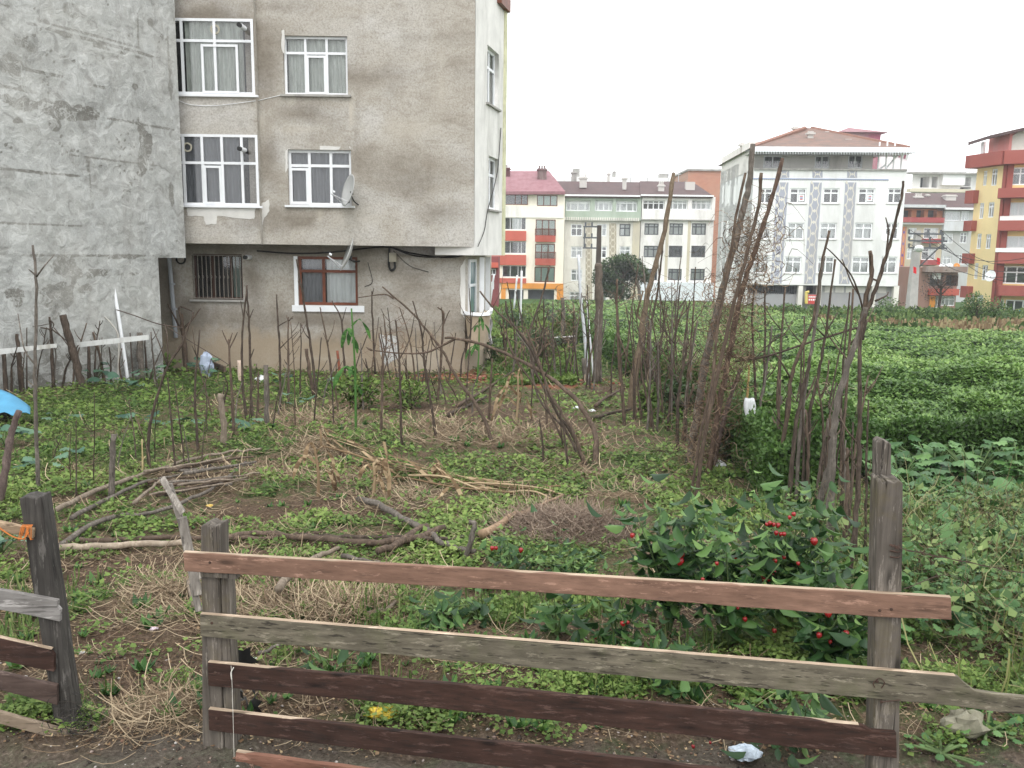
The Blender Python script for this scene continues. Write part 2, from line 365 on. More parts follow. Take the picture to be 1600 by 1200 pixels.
# masks shared by the ground colour and by what grows or lies on it: (px, py, radius in pixels)
def blobs(lst):
    out=[]
    for px,py,rx,ry in lst:
        c=G(px,py); e=G(px+rx,py); f=G(px,py-ry); h=G(px,py+ry*.8); out.append((c.x,c.y,abs(e.x-c.x),max(.12,(abs(f.y-c.y)+abs(h.y-c.y))/2)))
    return out
def bmask(lst,x,y,soft=.5,j=.35):
    m=np.zeros(np.shape(x)); q=(fbm(np.asarray(x)*2.2,np.asarray(y)*2.2,3,6)-.5)*2*j
    for cx,cy,rx,ry in lst:
        d=np.sqrt(((x-cx)/rx)**2+((y-cy)/ry)**2)+q; m=np.maximum(m,1-sstep(1-soft,1+soft*.3,d))
    return m
STRAW=blobs([(520,655,90,16),(700,668,110,14),(860,680,90,14),(500,700,80,18),(430,735,70,18),(760,690,120,10),(560,745,90,14),(300,755,100,22),(640,775,60,12),(880,815,95,32),(930,700,70,10),
  (430,930,130,50),(300,930,110,45),(560,960,90,30),(235,1115,95,35),(330,1090,110,30),(120,735,70,8),(1010,640,30,12),(560,630,60,10),(730,1030,90,14),(900,740,60,8),(960,775,60,8)])
SOIL=blobs([(560,790,170,26),(430,800,120,24),(760,650,110,24),(870,660,60,20),(150,890,140,36),(60,860,60,30),(250,1020,230,60),(100,1010,80,60),(450,1080,160,50),(700,1060,200,45),(1050,960,70,35),(1150,1130,200,40),(640,640,70,12),(960,610,50,10),(330,870,120,12),(900,1130,200,50),(150,1160,250,40),(600,1160,300,40)])
RED=blobs([(800,590,95,14),(860,600,50,10),(720,580,30,8)])
LUSH=blobs([(120,640,170,60),(60,720,100,40),(300,600,120,30),(220,690,90,40),(480,610,80,20),(560,690,50,12),(420,700,50,14),(700,745,120,16),(850,740,60,14),(1000,720,90,16),(1060,660,60,30),(880,870,120,20),(650,950,60,18),(380,690,40,20),(1130,740,60,14),(900,560,60,25),(520,820,60,10),(420,770,40,10),(150,590,140,14)])
sm=bmask(STRAW,X,Y); so_=bmask(SOIL,X,Y); rm=bmask(RED,X,Y,.3); lm=bmask(LUSH,X,Y)
road=1-sstep(3.35,3.75,Y+(fbm(X*2,Y*2,3,1)-.5)*.5+.0*X)
m,ntr,b=newmat('garden_soil'); co_=coord(ntr)
n1=noise(ntr,co_,7,8,.7); n2=noise(ntr,co_,45,6,.7); n3=noise(ntr,co_,1.3,5,.6)
col=ramp(ntr,n2,[(.25,(.045,.031,.02)),(.5,(.115,.08,.053)),(.72,(.24,.175,.125))])
col=mix(ntr,ramp(ntr,n1,[(.46,0.),(.6,.85)]),col,ramp(ntr,n2,[(.3,(.022,.045,.012)),(.7,(.07,.13,.03))]))
col=mix(ntr,attr(ntr,'soil'),col,ramp(ntr,n2,[(.25,(.03,.02,.014)),(.5,(.09,.06,.04)),(.75,(.23,.165,.12))]))
col=mix(ntr,attr(ntr,'straw'),col,ramp(ntr,n2,[(.25,(.06,.042,.026)),(.5,(.19,.135,.085)),(.75,(.38,.29,.19))]))
col=mix(ntr,attr(ntr,'red'),col,ramp(ntr,n2,[(.3,(.14,.05,.03)),(.7,(.34,.14,.08))]))
col=mix(ntr,attr(ntr,'lush'),col,ramp(ntr,n2,[(.3,(.018,.045,.01)),(.7,(.06,.13,.025))]))
col=mix(ntr,attr(ntr,'road'),col,ramp(ntr,n2,[(.3,(.05,.042,.034)),(.6,(.13,.115,.095)),(.78,(.3,.28,.25))]))
ntr.links.new(col,b.inputs['Base Color']); b.inputs['Roughness'].default_value=.95; b.inputs['Specular IOR Level'].default_value=.15; bump(ntr,b,n2,.9,.03)
far=sstep(20,26,Y)
npmesh('ground',V,F4,m,attrs={'soil':so_.ravel()*.9,'straw':sm.ravel()*.75*(1-so_.ravel()*.4),'red':rm.ravel(),'lush':np.maximum(lm.ravel()*.7,far.ravel()),'road':road.ravel()*.8},smooth=True)['kind']='structure'
# ================================================================ grey neighbouring building (left edge of the frame)
def uvx(px,Y): return P(px,394,Y).x
A1=(uvx(290,20.4),20.4); A0=(uvx(0,16.2),16.2); dA=(A1[0]-A0[0],A1[1]-A0[1]); A00=(A0[0]-dA[0]*1.2,A0[1]-dA[1]*1.2)
FA=Fa(A00,A1)
gb=empty('plastered_building',(A1[0],A1[1],-.9),'tall windowless building with blotchy rough grey cement plaster, at the left edge','building')
m,ntr,b=newmat('grey_render'); co_=coord(ntr)
n1=noise(ntr,co_,1.1,8,.62,dist=1.2); n2=noise(ntr,co_,9,6,.7,dist=1.5); n3=noise(ntr,co_,60,3,.6); n4=noise(ntr,co_,3.2,6,.65,(1,1,.12))
col=ramp(ntr,n1,[(.25,(.27,.275,.265)),(.5,(.37,.38,.37)),(.75,(.46,.475,.47))])
col=mix(ntr,ramp(ntr,n2,[(.3,.5),(.5,0.)]),col,(.24,.235,.22))
col=mix(ntr,ramp(ntr,n4,[(.5,0.),(.68,.6)]),col,(.24,.235,.22))
def sharp(nt,co,sc_=7.,k=.55):
    a=nt.nodes.new('ShaderNodeMath'); a.operation='MULTIPLY_ADD'; nt.links.new(noise(nt,co,sc_,7,.7),a.inputs[0]); a.inputs[1].default_value=k; nt.links.new(attr(nt,'stain_shade'),a.inputs[2]); return a.outputs[0]
col=mix(ntr,ramp(ntr,sharp(ntr,co_),[(.40,0.),(.50,.3),(.60,.95)]),col,(.13,.125,.11))
for s_,w_,c_ in ((.9,.008,(.17,.165,.15)),(1.7,.012,(.56,.57,.56)),(2.6,.010,(.20,.195,.18)),(7.5,.03,(.50,.51,.50))):  # thin dark and pale lines paint in the shadows and lit edges of trowel ridges
    nn=noise(ntr,co_,s_,3.5,.55,(1,1,1.25),1.1); col=mix(ntr,ramp(ntr,nn,[(.5-w_,0.),(.5,.45),(.5+w_*.4,0.)]),col,c_)
nn=noise(ntr,co_,2.1,5,.6,(1,1,1),1.8); col=mix(ntr,ramp(ntr,nn,[(.55,0.),(.57,.28),(.7,.08)]),col,(.54,.55,.535)); col=mix(ntr,ramp(ntr,noise(ntr,co_,.35,4,.6),[(.4,0.),(.65,.45)]),col,(.52,.515,.48)); col=mix(ntr,ramp(ntr,n3,[(.3,.35),(.5,0.)]),col,(.2,.195,.18))
ntr.links.new(col,b.inputs['Base Color']); b.inputs['Roughness'].default_value=.95; b.inputs['Specular IOR Level'].default_value=.15
n8=noise(ntr,co_,3.4,6,.62,(1,1,1.1),.9); col=mix(ntr,ramp(ntr,n8,[(.36,.5),(.42,.12),(.47,0.)]),col,(.21,.205,.19)); col=mix(ntr,ramp(ntr,n8,[(.56,0.),(.585,.4),(.7,.1)]),col,(.60,.61,.595))
ntr.links.new(col,b.inputs['Base Color']); bump(ntr,b,n8,.75,.05); GREYR=m
def pblob(F,lst,A,B,seed=1,soft=.35,j=.5,sc_=1.6):
    m_=np.zeros(A.shape); q=(fbm(A*sc_,B*sc_,4,seed)-.5)*2*j
    for px,py,rx,ry,am in lst:
        s,t=F.hit(px,py); s1,_=F.hit(px+rx,py); _,t1=F.hit(px,py-ry); d=np.sqrt(((A-s)/abs(s1-s))**2+((B-t)/abs(t1-t))**2)+q
        m_=np.maximum(m_,am*(1-sstep(1-soft,1+soft*.2,d)))
    return m_
def stA(A,B):
    m_=pblob(FA,[(88,455,26,26,1),(98,420,28,16,.7),(27,462,11,18,.9),(205,428,20,7,.7),(222,222,10,32,.75),(95,172,70,12,.9),(90,168,85,3,1),(160,68,120,2.5,.7),(60,112,55,3,.7),(230,92,60,2,.6),(120,48,90,2,.5),(200,190,60,2,.5),(180,250,90,2,.4),(60,270,70,2,.5),(150,400,120,3,.5),(40,350,60,2,.4),(265,120,3,60,.6),(268,300,4,40,.5),(40,140,36,3,.8),(215,40,2,26,.5),(140,300,2,40,.35),(150,135,22,2,.6),(40,165,28,12,.6),(82,198,12,9,.7),(28,188,12,10,.7),(20,90,25,28,.5),(30,70,20,14,.3),(130,455,12,10,.5),(150,425,18,8,.5),(18,460,10,12,.5),(210,135,6,6,.6),(235,38,12,12,.4),(120,20,18,10,.3),(62,30,16,8,.3),(10,10,30,10,.4)],A,B,1,.35,1.25,2.6)
    low=.42*(1-sstep(-.9,1.6,B))*fbm(A*2,B*2,4,3)*1.6; ck=np.abs(fbm(A*.8+3,B*1.1,5,4)-.5); cr_=(1-sstep(.0,.006,ck))*.75*sstep(.45,.6,fbm(A*.4,B*.4,3,6))
    return np.clip(np.maximum(np.maximum(m_,low),cr_),0,1)
def reA(A,B):
    sw=fbm(A*1.3,B*1.3,5,2); r=np.abs(fbm(A*1.7+sw*2,B*1.7,5,5)-.5); return (sw-.5)*.09+r*.05+(fbm(A*9,B*9,3,1)-.5)*.02
sN,tN=FA.hit(247,403); L=FA.len; T1=11.5
hol=[(sN,L+.01,-2,tN)]
ob=wallmesh('wall',FA,0,L,-1.6,T1,[hol[0]],[GREYR,GREYR],gb,step=.05,rd=.02,niche=False,stain_shade=stA,relief=lambda A,B:reA(A,B)*sstep(0,.35,L-A)*np.where(A>sN-.4,sstep(0,.3,sN-A)*(B<tN)+(B>=tN)*1.,1))
mb=MB() # the rest of the body: return faces of the upper and lower storeys, back and top
w_=7.
for (sa,t0,t1) in ((L,tN,T1),(sN,-1.6,tN-.002)):
    mb.quad(FA.pt(sa,t0,0),FA.pt(sa,t0,-w_),FA.pt(sa,t1,-w_),FA.pt(sa,t1,0))
mb.quad(FA.pt(sN,tN,0),FA.pt(L,tN,0),FA.pt(L,tN,-w_),FA.pt(sN,tN,-w_)); mb.quad(FA.pt(0,T1,0),FA.pt(L,T1,0),FA.pt(L,T1,-w_),FA.pt(0,T1,-w_))
mb.quad(FA.pt(0,-1.6,-w_),FA.pt(L,-1.6,-w_),FA.pt(L,T1,-w_),FA.pt(0,T1,-w_)); mb.quad(FA.pt(0,-1.6,0),FA.pt(0,-1.6,-w_),FA.pt(0,T1,-w_),FA.pt(0,T1,0))
mb.build('rear_wall',CONC,gb)
# ================================================================ the brown-grey house
YU=21.; YL=21.7; YB=20.82
hb=empty('apartment_house',(uvx(500,YU),YU,-.9),'weathered beige grey apartment house with white windows and a jutting upper storey, beside the garden','house')
FU=Fa((uvx(230,YU),YU),(uvx(741,YU),YU)); FB=Fa((uvx(230,YB),YB),(uvx(402,YB),YB)); FL=Fa((uvx(200,YL),YL),(uvx(727,YL),YL))
SB=(uvx(787,23.8),23.8); FS=Fa((uvx(741,YU),YU),SB)
m,ntr,b=newmat('house_render'); co_=coord(ntr)
n1=noise(ntr,co_,.55,7,.62,(1,1,1.5),.6); n2=noise(ntr,co_,22,6,.75,(1,1,1),.5); n4=noise(ntr,co_,2.2,6,.65,(1,1,.1)); n5=noise(ntr,co_,2.5,7,.7,(1,1,2.0),.8)
col=ramp(ntr,n1,[(.28,(.335,.30,.25)),(.46,(.455,.425,.375)),(.66,(.55,.535,.505))])
col=mix(ntr,ramp(ntr,n5,[(.52,0.),(.72,.5)]),col,(.20,.17,.135))
col=mix(ntr,ramp(ntr,n2,[(.34,.55),(.56,0.)]),col,(.17,.145,.115)); n6=noise(ntr,co_,60,3,.7); col=mix(ntr,ramp(ntr,n6,[(.55,0.),(.75,.35)]),col,(.55,.52,.46))
col=mix(ntr,ramp(ntr,n4,[(.56,0.),(.75,.35)]),col,(.25,.22,.19))
col=mix(ntr,ramp(ntr,sharp(ntr,co_,3.5,.5),[(.25,0.),(.6,.35),(1.2/1.5,.7),(1.,.85)]),col,(.15,.125,.095))
sx=ntr.nodes.new('ShaderNodeSeparateXYZ'); ntr.links.new(co_,sx.inputs[0]); zz_=ntr.nodes.new('ShaderNodeMath'); zz_.operation='MULTIPLY_ADD'; ntr.links.new(noise(ntr,co_,1.6,6,.65),zz_.inputs[0]); zz_.inputs[1].default_value=-1.3; ntr.links.new(sx.outputs[2],zz_.inputs[2])
col=mix(ntr,ramp(ntr,zz_.outputs[0],[(0.,0.),(.001,0.)]) if 0 else ramp(ntr,(lambda m_:(setattr(m_,'operation','MULTIPLY_ADD'),m_.inputs[1].__setattr__('default_value',-.9),m_.inputs[2].__setattr__('default_value',.0),ntr.links.new(zz_.outputs[0],m_.inputs[0]),m_.outputs[0])[-1])(ntr.nodes.new('ShaderNodeMath')),[(.30,0.),(.75,.75)]),col,(.36,.285,.20))
ng=ntr.nodes.new('ShaderNodeMath'); ng.operation='MULTIPLY'; ng.inputs[1].default_value=-1.; ntr.links.new(attr(ntr,'stain_shade'),ng.inputs[0]); col=mix(ntr,ramp(ntr,ng.outputs[0],[(0.,0.),(1.,1.)]),col,(.50,.46,.39))
ntr.links.new(col,b.inputs['Base Color']); b.inputs['Roughness'].default_value=.95; b.inputs['Specular IOR Level'].default_value=.12
bump(ntr,b,n2,.6,.02); BEIGE=m
tO=FU.hit(600,384)[1]; TT=9.6
def W(F,*r): return F.rect(*r)
w_up=W(FU,443,56,543,148); w_mid=W(FU,450,234,549,321); w_ba=W(FB,262,29,397,148); w_bb=W(FB,264,210,404,321)
w_red=W(FL,466,401,559,477); w_bar=W(FL,301,397,379,468)
s741=FU.hit(741,300)[0]; sbay=FB.hit(402,200)[0]
def stU(A,B):
    m_=pblob(FU,[(330,50,150,60,.6),(640,60,40,10,.25),(700,60,60,12,.25),(545,200,40,14,.3),(570,120,90,26,.45),(640,280,110,50,.45),(690,330,60,30,.45),(470,175,60,26,.5),(500,200,50,30,.25),(600,115,60,18,.45),(700,110,60,20,.25),(560,250,50,40,.35),(420,250,30,60,.5),(410,340,60,30,.45),(480,345,70,14,.5),(610,120,20,60,.3),(415,110,26,70,.5),(430,10,90,18,.45)],A,B,3,.8,.5,.9)
    li=pblob(FU,[(470,168,3,20,.7),(510,172,2.5,26,.7),(547,176,2,30,.6),(455,160,3,12,.5),(405,190,3,25,.6),(385,172,3,14,.6),(362,170,2,18,.5),(300,165,3,12,.6),(560,200,30,12,.3),(470,200,50,10,.45),(640,200,60,20,.3),(690,120,14,60,.3),(560,345,40,14,.3),(500,336,2,16,.5),(533,336,2,20,.5)],A,B,5,.8,.3,4); return m_-li*1.3*(m_<.45)
def stL(A,B):
    m_=pblob(FL,[(560,560,160,60,.3),(620,440,90,40,.2),(330,500,120,40,.3),(450,392,300,14,.5),(640,540,60,40,.35),(250,440,30,60,.6),(395,440,20,60,.3),(480,500,80,14,.4),(300,500,40,40,.4)],A,B,5,.8,.5,.9); li=pblob(FL,[(500,560,110,16,.8),(660,560,70,26,.8),(700,430,40,40,.4),(420,560,30,30,.5),(600,440,40,20,.35),(430,430,25,30,.35)],A,B,2,.8,.6,.9); return np.clip(m_+.22,0,1)*(1-li)-li*.45  # the wide band under the overhang is its painted shadow, the rest are stains
hu=[w_up,w_mid]
BTK=[BEIGE,DARK]
wallmesh('wall',FU,sbay-.2,s741,tO,TT,hu,BTK,hb,step=.16,stain_shade=stU,relief=lambda A,B:(fbm(A*1.1,B*1.1,3,2)-.5)*.03*sstep(0,.4,s741-A))
wallmesh('bay',FB,0,sbay,tO,TT,[w_ba,w_bb],BTK,hb,step=.16,stain_shade=stU,rd=.4)
wallmesh('lower_wall',FL,0,FL.len,-1.6,tO+.05,[w_red,w_bar],BTK,hb,step=.16,stain_shade=stL,relief=lambda A,B:(fbm(A*1.3,B*1.3,3,2)-.5)*.03)
mb=MB(); mb.quad(FB.pt(sbay,tO,0),FB.pt(sbay,tO,-.2),FB.pt(sbay,TT,-.2),FB.pt(sbay,TT,0))
mb.quad(FB.pt(0,tO-.0,0),FB.pt(sbay,tO,0),FB.pt(sbay,tO,-1.1),FB.pt(0,tO,-1.1)); mb.quad(FU.pt(sbay-.2,tO,-.0),FU.pt(s741,tO,0),FU.pt(s741,tO,-.9),FU.pt(sbay-.2,tO,-.9))
mb.quad(FU.pt(0,TT,0.2),FU.pt(s741,TT,.2),FU.pt(s741,TT,-9),FU.pt(0,TT,-9)); mb.build('soffit',BEIGE,hb)
# side face, paler; steps down a little lower than the front
SIDE=mpaint('side_render',(.70,.69,.66),.9,.1,2,grime=(.42,.41,.38),bs=.3); MOSS=mpaint('moss_render',(.56,.56,.38),.95,.25,3,bs=.4)
tS=FS.hit(760,399)[1]; ws=[W(FS,761,77,779,166),W(FS,763,246,779,328)]
wallmesh('side_wall',FS,0,FS.len-.22,tS,TT,ws,[SIDE,DARK],hb,step=.3)
mb=MB(); mb.fbox(FS,FS.len-.22,FS.len,tS,TT,-.3,.04); mb.build('mossy_edge',MOSS,hb)
mb=MB(); mb.quad(FS.pt(0,tS,0),FS.pt(FS.len,tS,0),FS.pt(FS.len,tS,-2.2),FS.pt(0,tS,-2.2)); mb.fbox(FS,0,.02,tS,tO+.0,-1.,.0); mb.fbox(FS,FS.len-.3,FS.len-.22,tS,TT,-6,-.3)
mb.build('side_soffit',SIDE,hb)
mb=MB(); mb.fbox(FS,FS.len-.95,FS.len+.0,FS.hit(778,6)[1],FS.hit(775,-20)[1]+.05,0,.12); mb.build('eave',BRNF,hb)
for r in ws: window(hb,FS,r,[.5],.33,WHT,GL,CUR,fw=.07,d=-.1,sill=CONC)
window(hb,FU,w_up,[1/3,2/3],.28,WHT,GL,CUR,open_=(1/3,2/3,0,.7),sill=CONC,cfold=[(0,1)],fw=.055)
window(hb,FU,w_mid,[.33,.67],.28,WHT,GL,CURD,open_=(0,.33,0,.7),fw=.065,sill=WHT)
window(hb,FB,w_ba,[.17,.55,],.29,WHT,GL,CUR,open_=(.38,.83,0,.68),fw=.06,sill=WHT,cfold=[(.17,.88)],d=.02)
window(hb,FB,w_bb,[.17,.38,.60,.82],.40,WHT,GL,CURD,open_=(.38,.6,0,.58),fw=.06,sill=WHT,cfold=[(0,.8)],d=.02)
# brown window with one pale drawn curtain, barred window
rw=window(hb,FL,w_red,[.42],.30,BRNF,GL,CURW,fw=.07,d=-.06,sill=None,cfold=[(.45,1)],name='brown_window')
s0,s1,t0,t1=w_red; mb=MB(); mb.fbox(FL,s0-.1,s0-.005,t0-.1,t1,0,.02); mb.fbox(FL,s0-.16,s1+.16,t0-.16,t0-.004,0,.06); mb.build('plaster_surround',WHT,rw)
c=MB();
for i in range(10): c.quad(FL.pt(s0+.07+i*.05,t0+.05,-.2+.01*(i%2)),FL.pt(s0+.12+i*.05,t0+.05,-.2+.01*((i+1)%2)),FL.pt(s0+.12+i*.05,t1-.05,-.2+.01*((i+1)%2)),FL.pt(s0+.07+i*.05,t1-.05,-.2+.01*(i%2)))
c.build('curtain',CURD,rw)
bw=window(hb,FL,w_bar,[.38,.75],None,mpaint('dark_brown_frame',(.07,.035,.025),.6),GL,None,fw=.06,d=-.1,sill=CONC,name='barred_window')
s0,s1,t0,t1=w_bar; mb=MB()
for i in range(12):
    x=s0+.05+(s1-s0-.1)*i/11; mb.tube([FL.pt(x,t0+.02,.03),FL.pt(x,t1-.02,.03)],.011,5); mb.tube([FL.pt(x,(t0+t1)/2+.06,.035),FL.pt(x+.035,(t0+t1)/2,.035),FL.pt(x,(t0+t1)/2-.06,.035)],.007,4)
for z in (t0+.03,t1-.03): mb.tube([FL.pt(s0,z,.03),FL.pt(s1,z,.03)],.014,5)
mb.build('bars',mpaint('rusty_iron',(.20,.18,.155),.7,.3,9),bw)
c=MB(); c.quad(FL.pt(s0+(s1-s0)*.76,t0+.05,-.17),FL.pt(s1-.06,t0+.05,-.17),FL.pt(s1-.06,t1-.05,-.17),FL.pt(s0+(s1-s0)*.76,t1-.05,-.17)); c.build('curtain',mpaint('green_curtain',(.12,.17,.15),.9),bw)
# pale patches of newer plaster, cables, pipes, meter
PATCH=mpaint('fresh_plaster',(.62,.61,.58),.9,.1,4)
def patch(F,pts,name='plaster_patch',mat=None,d=.008):
    q=[];
    for (x0,y0),(x1,y1) in zip(pts,pts[1:]+pts[:1]):
        for k in range(4):
            t=k/4; s,tt=F.hit(x0+(x1-x0)*t+(random.uniform(-1,1) if k else 0),y0+(y1-y0)*t+(random.uniform(-1,1) if k else 0)); q.append((s,tt))
    mb=MB(); mb.fpoly(F,q,-.02,d); return mb.build(name,mat or PATCH,hb)
patch(FB,[(400,325),(292,325),(293,337),(318,338),(322,351),(338,350),(340,337),(385,342),(397,342)]); 
patch(FU,[(408,318),(420,312),(421,330),(413,340),(410,357),(404,350)]); patch(FU,[(440,48),(444,47),(445,85),(440,75)]); patch(FU,[(446,236),(450,233),(450,262),(446,270)])
patch(FU,[(500,228),(547,229),(548,234),(500,234)]); patch(FL,[(592,522),(620,526),(622,560),(602,572),(594,552)],mat=mpaint('whitewash',(.5,.5,.49),.9,.2,6))
patch(FL,[(719,420),(727,405),(727,500),(720,490)],mat=SIDE)
def fline(F,pts,d=.03): return [F.pt(*F.hit(x,y),d) for x,y in pts]
mb=MB(); mb.tube(cr(fline(FL,[(402,392),(460,396),(520,394),(600,386),(640,395),(690,402),(722,399),(745,385)])),.02,5); mb.tube(cr(fline(FL,[(610,386),(650,400),(700,401),(735,392)])),.016,5)
mb.tube(cr(fline(FL,[(615,392),(640,415),(670,425)])),.008,4); mb.tube(cr(fline(FL,[(575,410),(582,440),(570,448)])),.008,4); mb.build('cable',BLK,hb)
mb=MB(); mb.tube(cr(fline(FS,[(745,385),(755,360),(760,330),(775,270),(781,200)])),.012,4); mb.build('cable',BLK,hb)
mb=MB(); mb.tube(cr(fline(FB,[(279,157),(300,164),(340,165),(397,158)],.02)+fline(FU,[(400,158),(443,148)],.02)),.007,4); mb.build('washing_line',WHT,hb)
r=W(FL,609,395,620,409); mb=MB(); mb.fbox(FL,r[0],r[1],r[2],r[3],0,.12); mb.fbox(FL,r[0]+.03,r[1]-.03,r[2]+.03,r[3]-.03,.12,.13); mbx=mb.build('meter_box',mpaint('meter_plastic',(.42,.39,.31),.6),hb)
mb=MB(); mb.tube(cr(fline(FL,[(609,388),(608,410),(611,422),(617,419),(617,409)],.06)),.03,6); mb.build('conduit',BLK,mbx)
mb=MB(); mb.tube(fline(FL,[(266,395),(277,527)],.09),.05,8); 
for y in (443,482): mb.tube(fline(FL,[(268+(y-395)*.08,y-1),(268+(y-395)*.08,y+2)],.09),.062,8)
mb.build('drainpipe',mpaint('pipe_grey',(.33,.35,.38),.5),hb)
mb=MB(); mb.lathe(FL.pt(*FL.hit(283,405),.0),FL.n,[(.13,0),(.13,.03),(.09,.03),(.09,-.0)],16); mb.build('vent',BLK,hb)
for (F,x,y,d) in ((FB,383,45,.02),(FB,383,235,.02),(FL,391,402,.0)):
    s,t=F.hit(x,y); mb=MB(); mb.tube([F.pt(s,t,d),F.pt(s-.02,t,d+.28)],.055,10,0); mb.tube([F.pt(s-.02,t,d+.28),F.pt(s-.03,t,d+.36)],.05,10,1); mb.build('flue_pipe',[WHT,BLK],hb)
for (F,x,y) in ((FB,336,46),(FB,293,230)):
    s,t=F.hit(x,y); mb=MB(); mb.lathe(F.pt(s,t,-.01),F.n,[(.11,0),(.11,.02),(.075,.02),(.07,0)],18); mb.build('vent',mpaint('vent_ring',(.4,.38,.3),.6),hb)
# lower right corner: glazed door, white posts, bowed balcony
Fd=Fa((uvx(727,YL),YL),(uvx(768,24.6),24.6)); mb=MB(); mb.quad(Fd.pt(0,-1.6),Fd.pt(Fd.len,-1.6),Fd.pt(Fd.len,tS),Fd.pt(0,tS)); mb.build('lower_side_wall',BEIGE,hb)
s0,t0=Fd.hit(731,470); s1,t1=Fd.hit(742,405); mb=MB(); mb.fbox(Fd,s0,s0+.07,t0-.4,t1,0,.05); mb.fbox(Fd,s1-.07,s1,t0-.4,t1,0,.05); mb.fbox(Fd,s0,s1,t1-.07,t1,0,.045); mb.fbox(Fd,s0,s1,t0+.35,t0+.42,0,.045); dr=mb.build('door',WHT,hb)
mb=MB(); mb.quad(Fd.pt(s0+.05,t0-.4,.02),Fd.pt(s1-.05,t0-.4,.02),Fd.pt(s1-.05,t1,.02),Fd.pt(s0+.05,t1,.02)); mb.build('pane',mpaint('teal_glass',(.12,.2,.21),.1,.1,1,spec=.8),dr)
for px,yy in ((753,22.4),(762,23.6)):
    p=P(px,440,yy); mb=MB(); zt=P(px,402,yy).z; mb.box((p.x-.06,yy-.06,.55),(p.x+.06,yy+.06,zt)); mb.build('post',WHT,hb)
BAL=mpaint('balcony_render',(.42,.34,.25),.9,.2,2,grime=(.28,.19,.11)); mb=MB()
yb=21.0
prof=[(727,21.75),(727,21.35),(738,21.1),(752,21.05),(763,21.4),(768,22.3),(768,23.2)]
top=[];bot=[];lip=[]
for px,yy in prof:
    x=uvx(px,yy); zt=.67; top.append(Vector((x,yy,zt))); xb=x-(.22 if px>730 else 0); bot.append(Vector((xb+.1,yy+.1,zt-.9)))
for a,b_,c_,d_ in zip(top,top[1:],bot,bot[1:]): mb.quad(c_,d_,b_,a)
mb.add(bot,[tuple(range(len(bot)))]); mb.quad(top[0]+Vector((0,0,-.02)),top[2]+Vector((0,0,-.02)),top[4]+Vector((0,0,-.02)),top[6]+Vector((0,0,-.02))); bal=mb.build('balcony',BAL,hb)
mb=MB(); mb.tube(top,.06,4); mb.build('coping',WHT,bal)
mb=MB(); V_=[]; 
for i in range(6):
    for j in range(9):
        V_.append(P(764+i*.9+math.sin(j)*1.5,498+j*5,22.9)+Vector((0,.05*math.sin(i*2.2+j*.6),0)))
mb.add(V_,[(i*9+j,(i+1)*9+j,(i+1)*9+j+1,i*9+j+1) for i in range(5) for j in range(8)]); mb.build('hanging_cloth',mpaint('white_cloth',(.6,.6,.62),.9),bal,smooth=True)
# ================================================================ satellite dishes
DISH=mpaint('dish_grey',(.50,.51,.50),.5,.08,3)
def dish(c,n,rad,label,arm=True,mount=None,mat=None,wallpt=None,group=None):
    c=Vector(c); n=Vector(n).normalized(); e=empty('satellite_dish',c-Vector((0,0,rad)),label,'satellite dish',group)
    mb=MB(); pr=[(.001,-.22*rad)]+[(rad*k/8,-.22*rad*(1-(k/8)**2)) for k in range(1,9)]; pr2=[(r,h-.02*rad-.004) for r,h in pr[::-1]]
    mb.lathe(c,n,pr+pr2,24); mb.build('dish',mat or DISH,e,smooth=True)
    side=n.cross(Vector((0,0,1))).normalized(); up=side.cross(n); f=c+n*rad*.95-up*rad*.35
    mb=MB(); mb.tube([c-up*rad*.95-n*.02*rad,f-up*.06],rad*.03,5); mb.tube([c-up*rad*.75+side*rad*.5,f-up*.06],rad*.02,4); mb.tube([c-up*rad*.75-side*rad*.5,f-up*.06],rad*.02,4); mb.build('arm',GALV,e)
    mb=MB(); mb.tube([f-n*.02,f+n*rad*.05-n*rad*.25],[rad*.09,rad*.07],8); mb.build('receiver',WHT,e)
    wp=Vector(wallpt) if wallpt is not None else c-n*rad*.7-up*rad*.9
    mb=MB(); b0=c-n*rad*.25; mb.tube([b0,b0-up*rad*.2-n*.1*rad],rad*.1,6); mb.tube(cr([b0-up*rad*.2,(b0+wp)/2-up*rad*.2,wp]),rad*.045,6); mb.build('mount',BLK,e)
    return e
cN=Vector((-.55,-.75,.30)); c1=P(543,297,20.6); dish(c1,(-.84,-.48,.24),.38,'round grey satellite dish over the right corner of the second floor window',wallpt=FU.pt(*FU.hit(560,320),0))
c2=P(541,397,21.0); dish(c2,(-.90,-.26,.36),.42,'satellite dish seen edge on over the brown framed window',wallpt=FL.pt(*FL.hit(562,408),0))
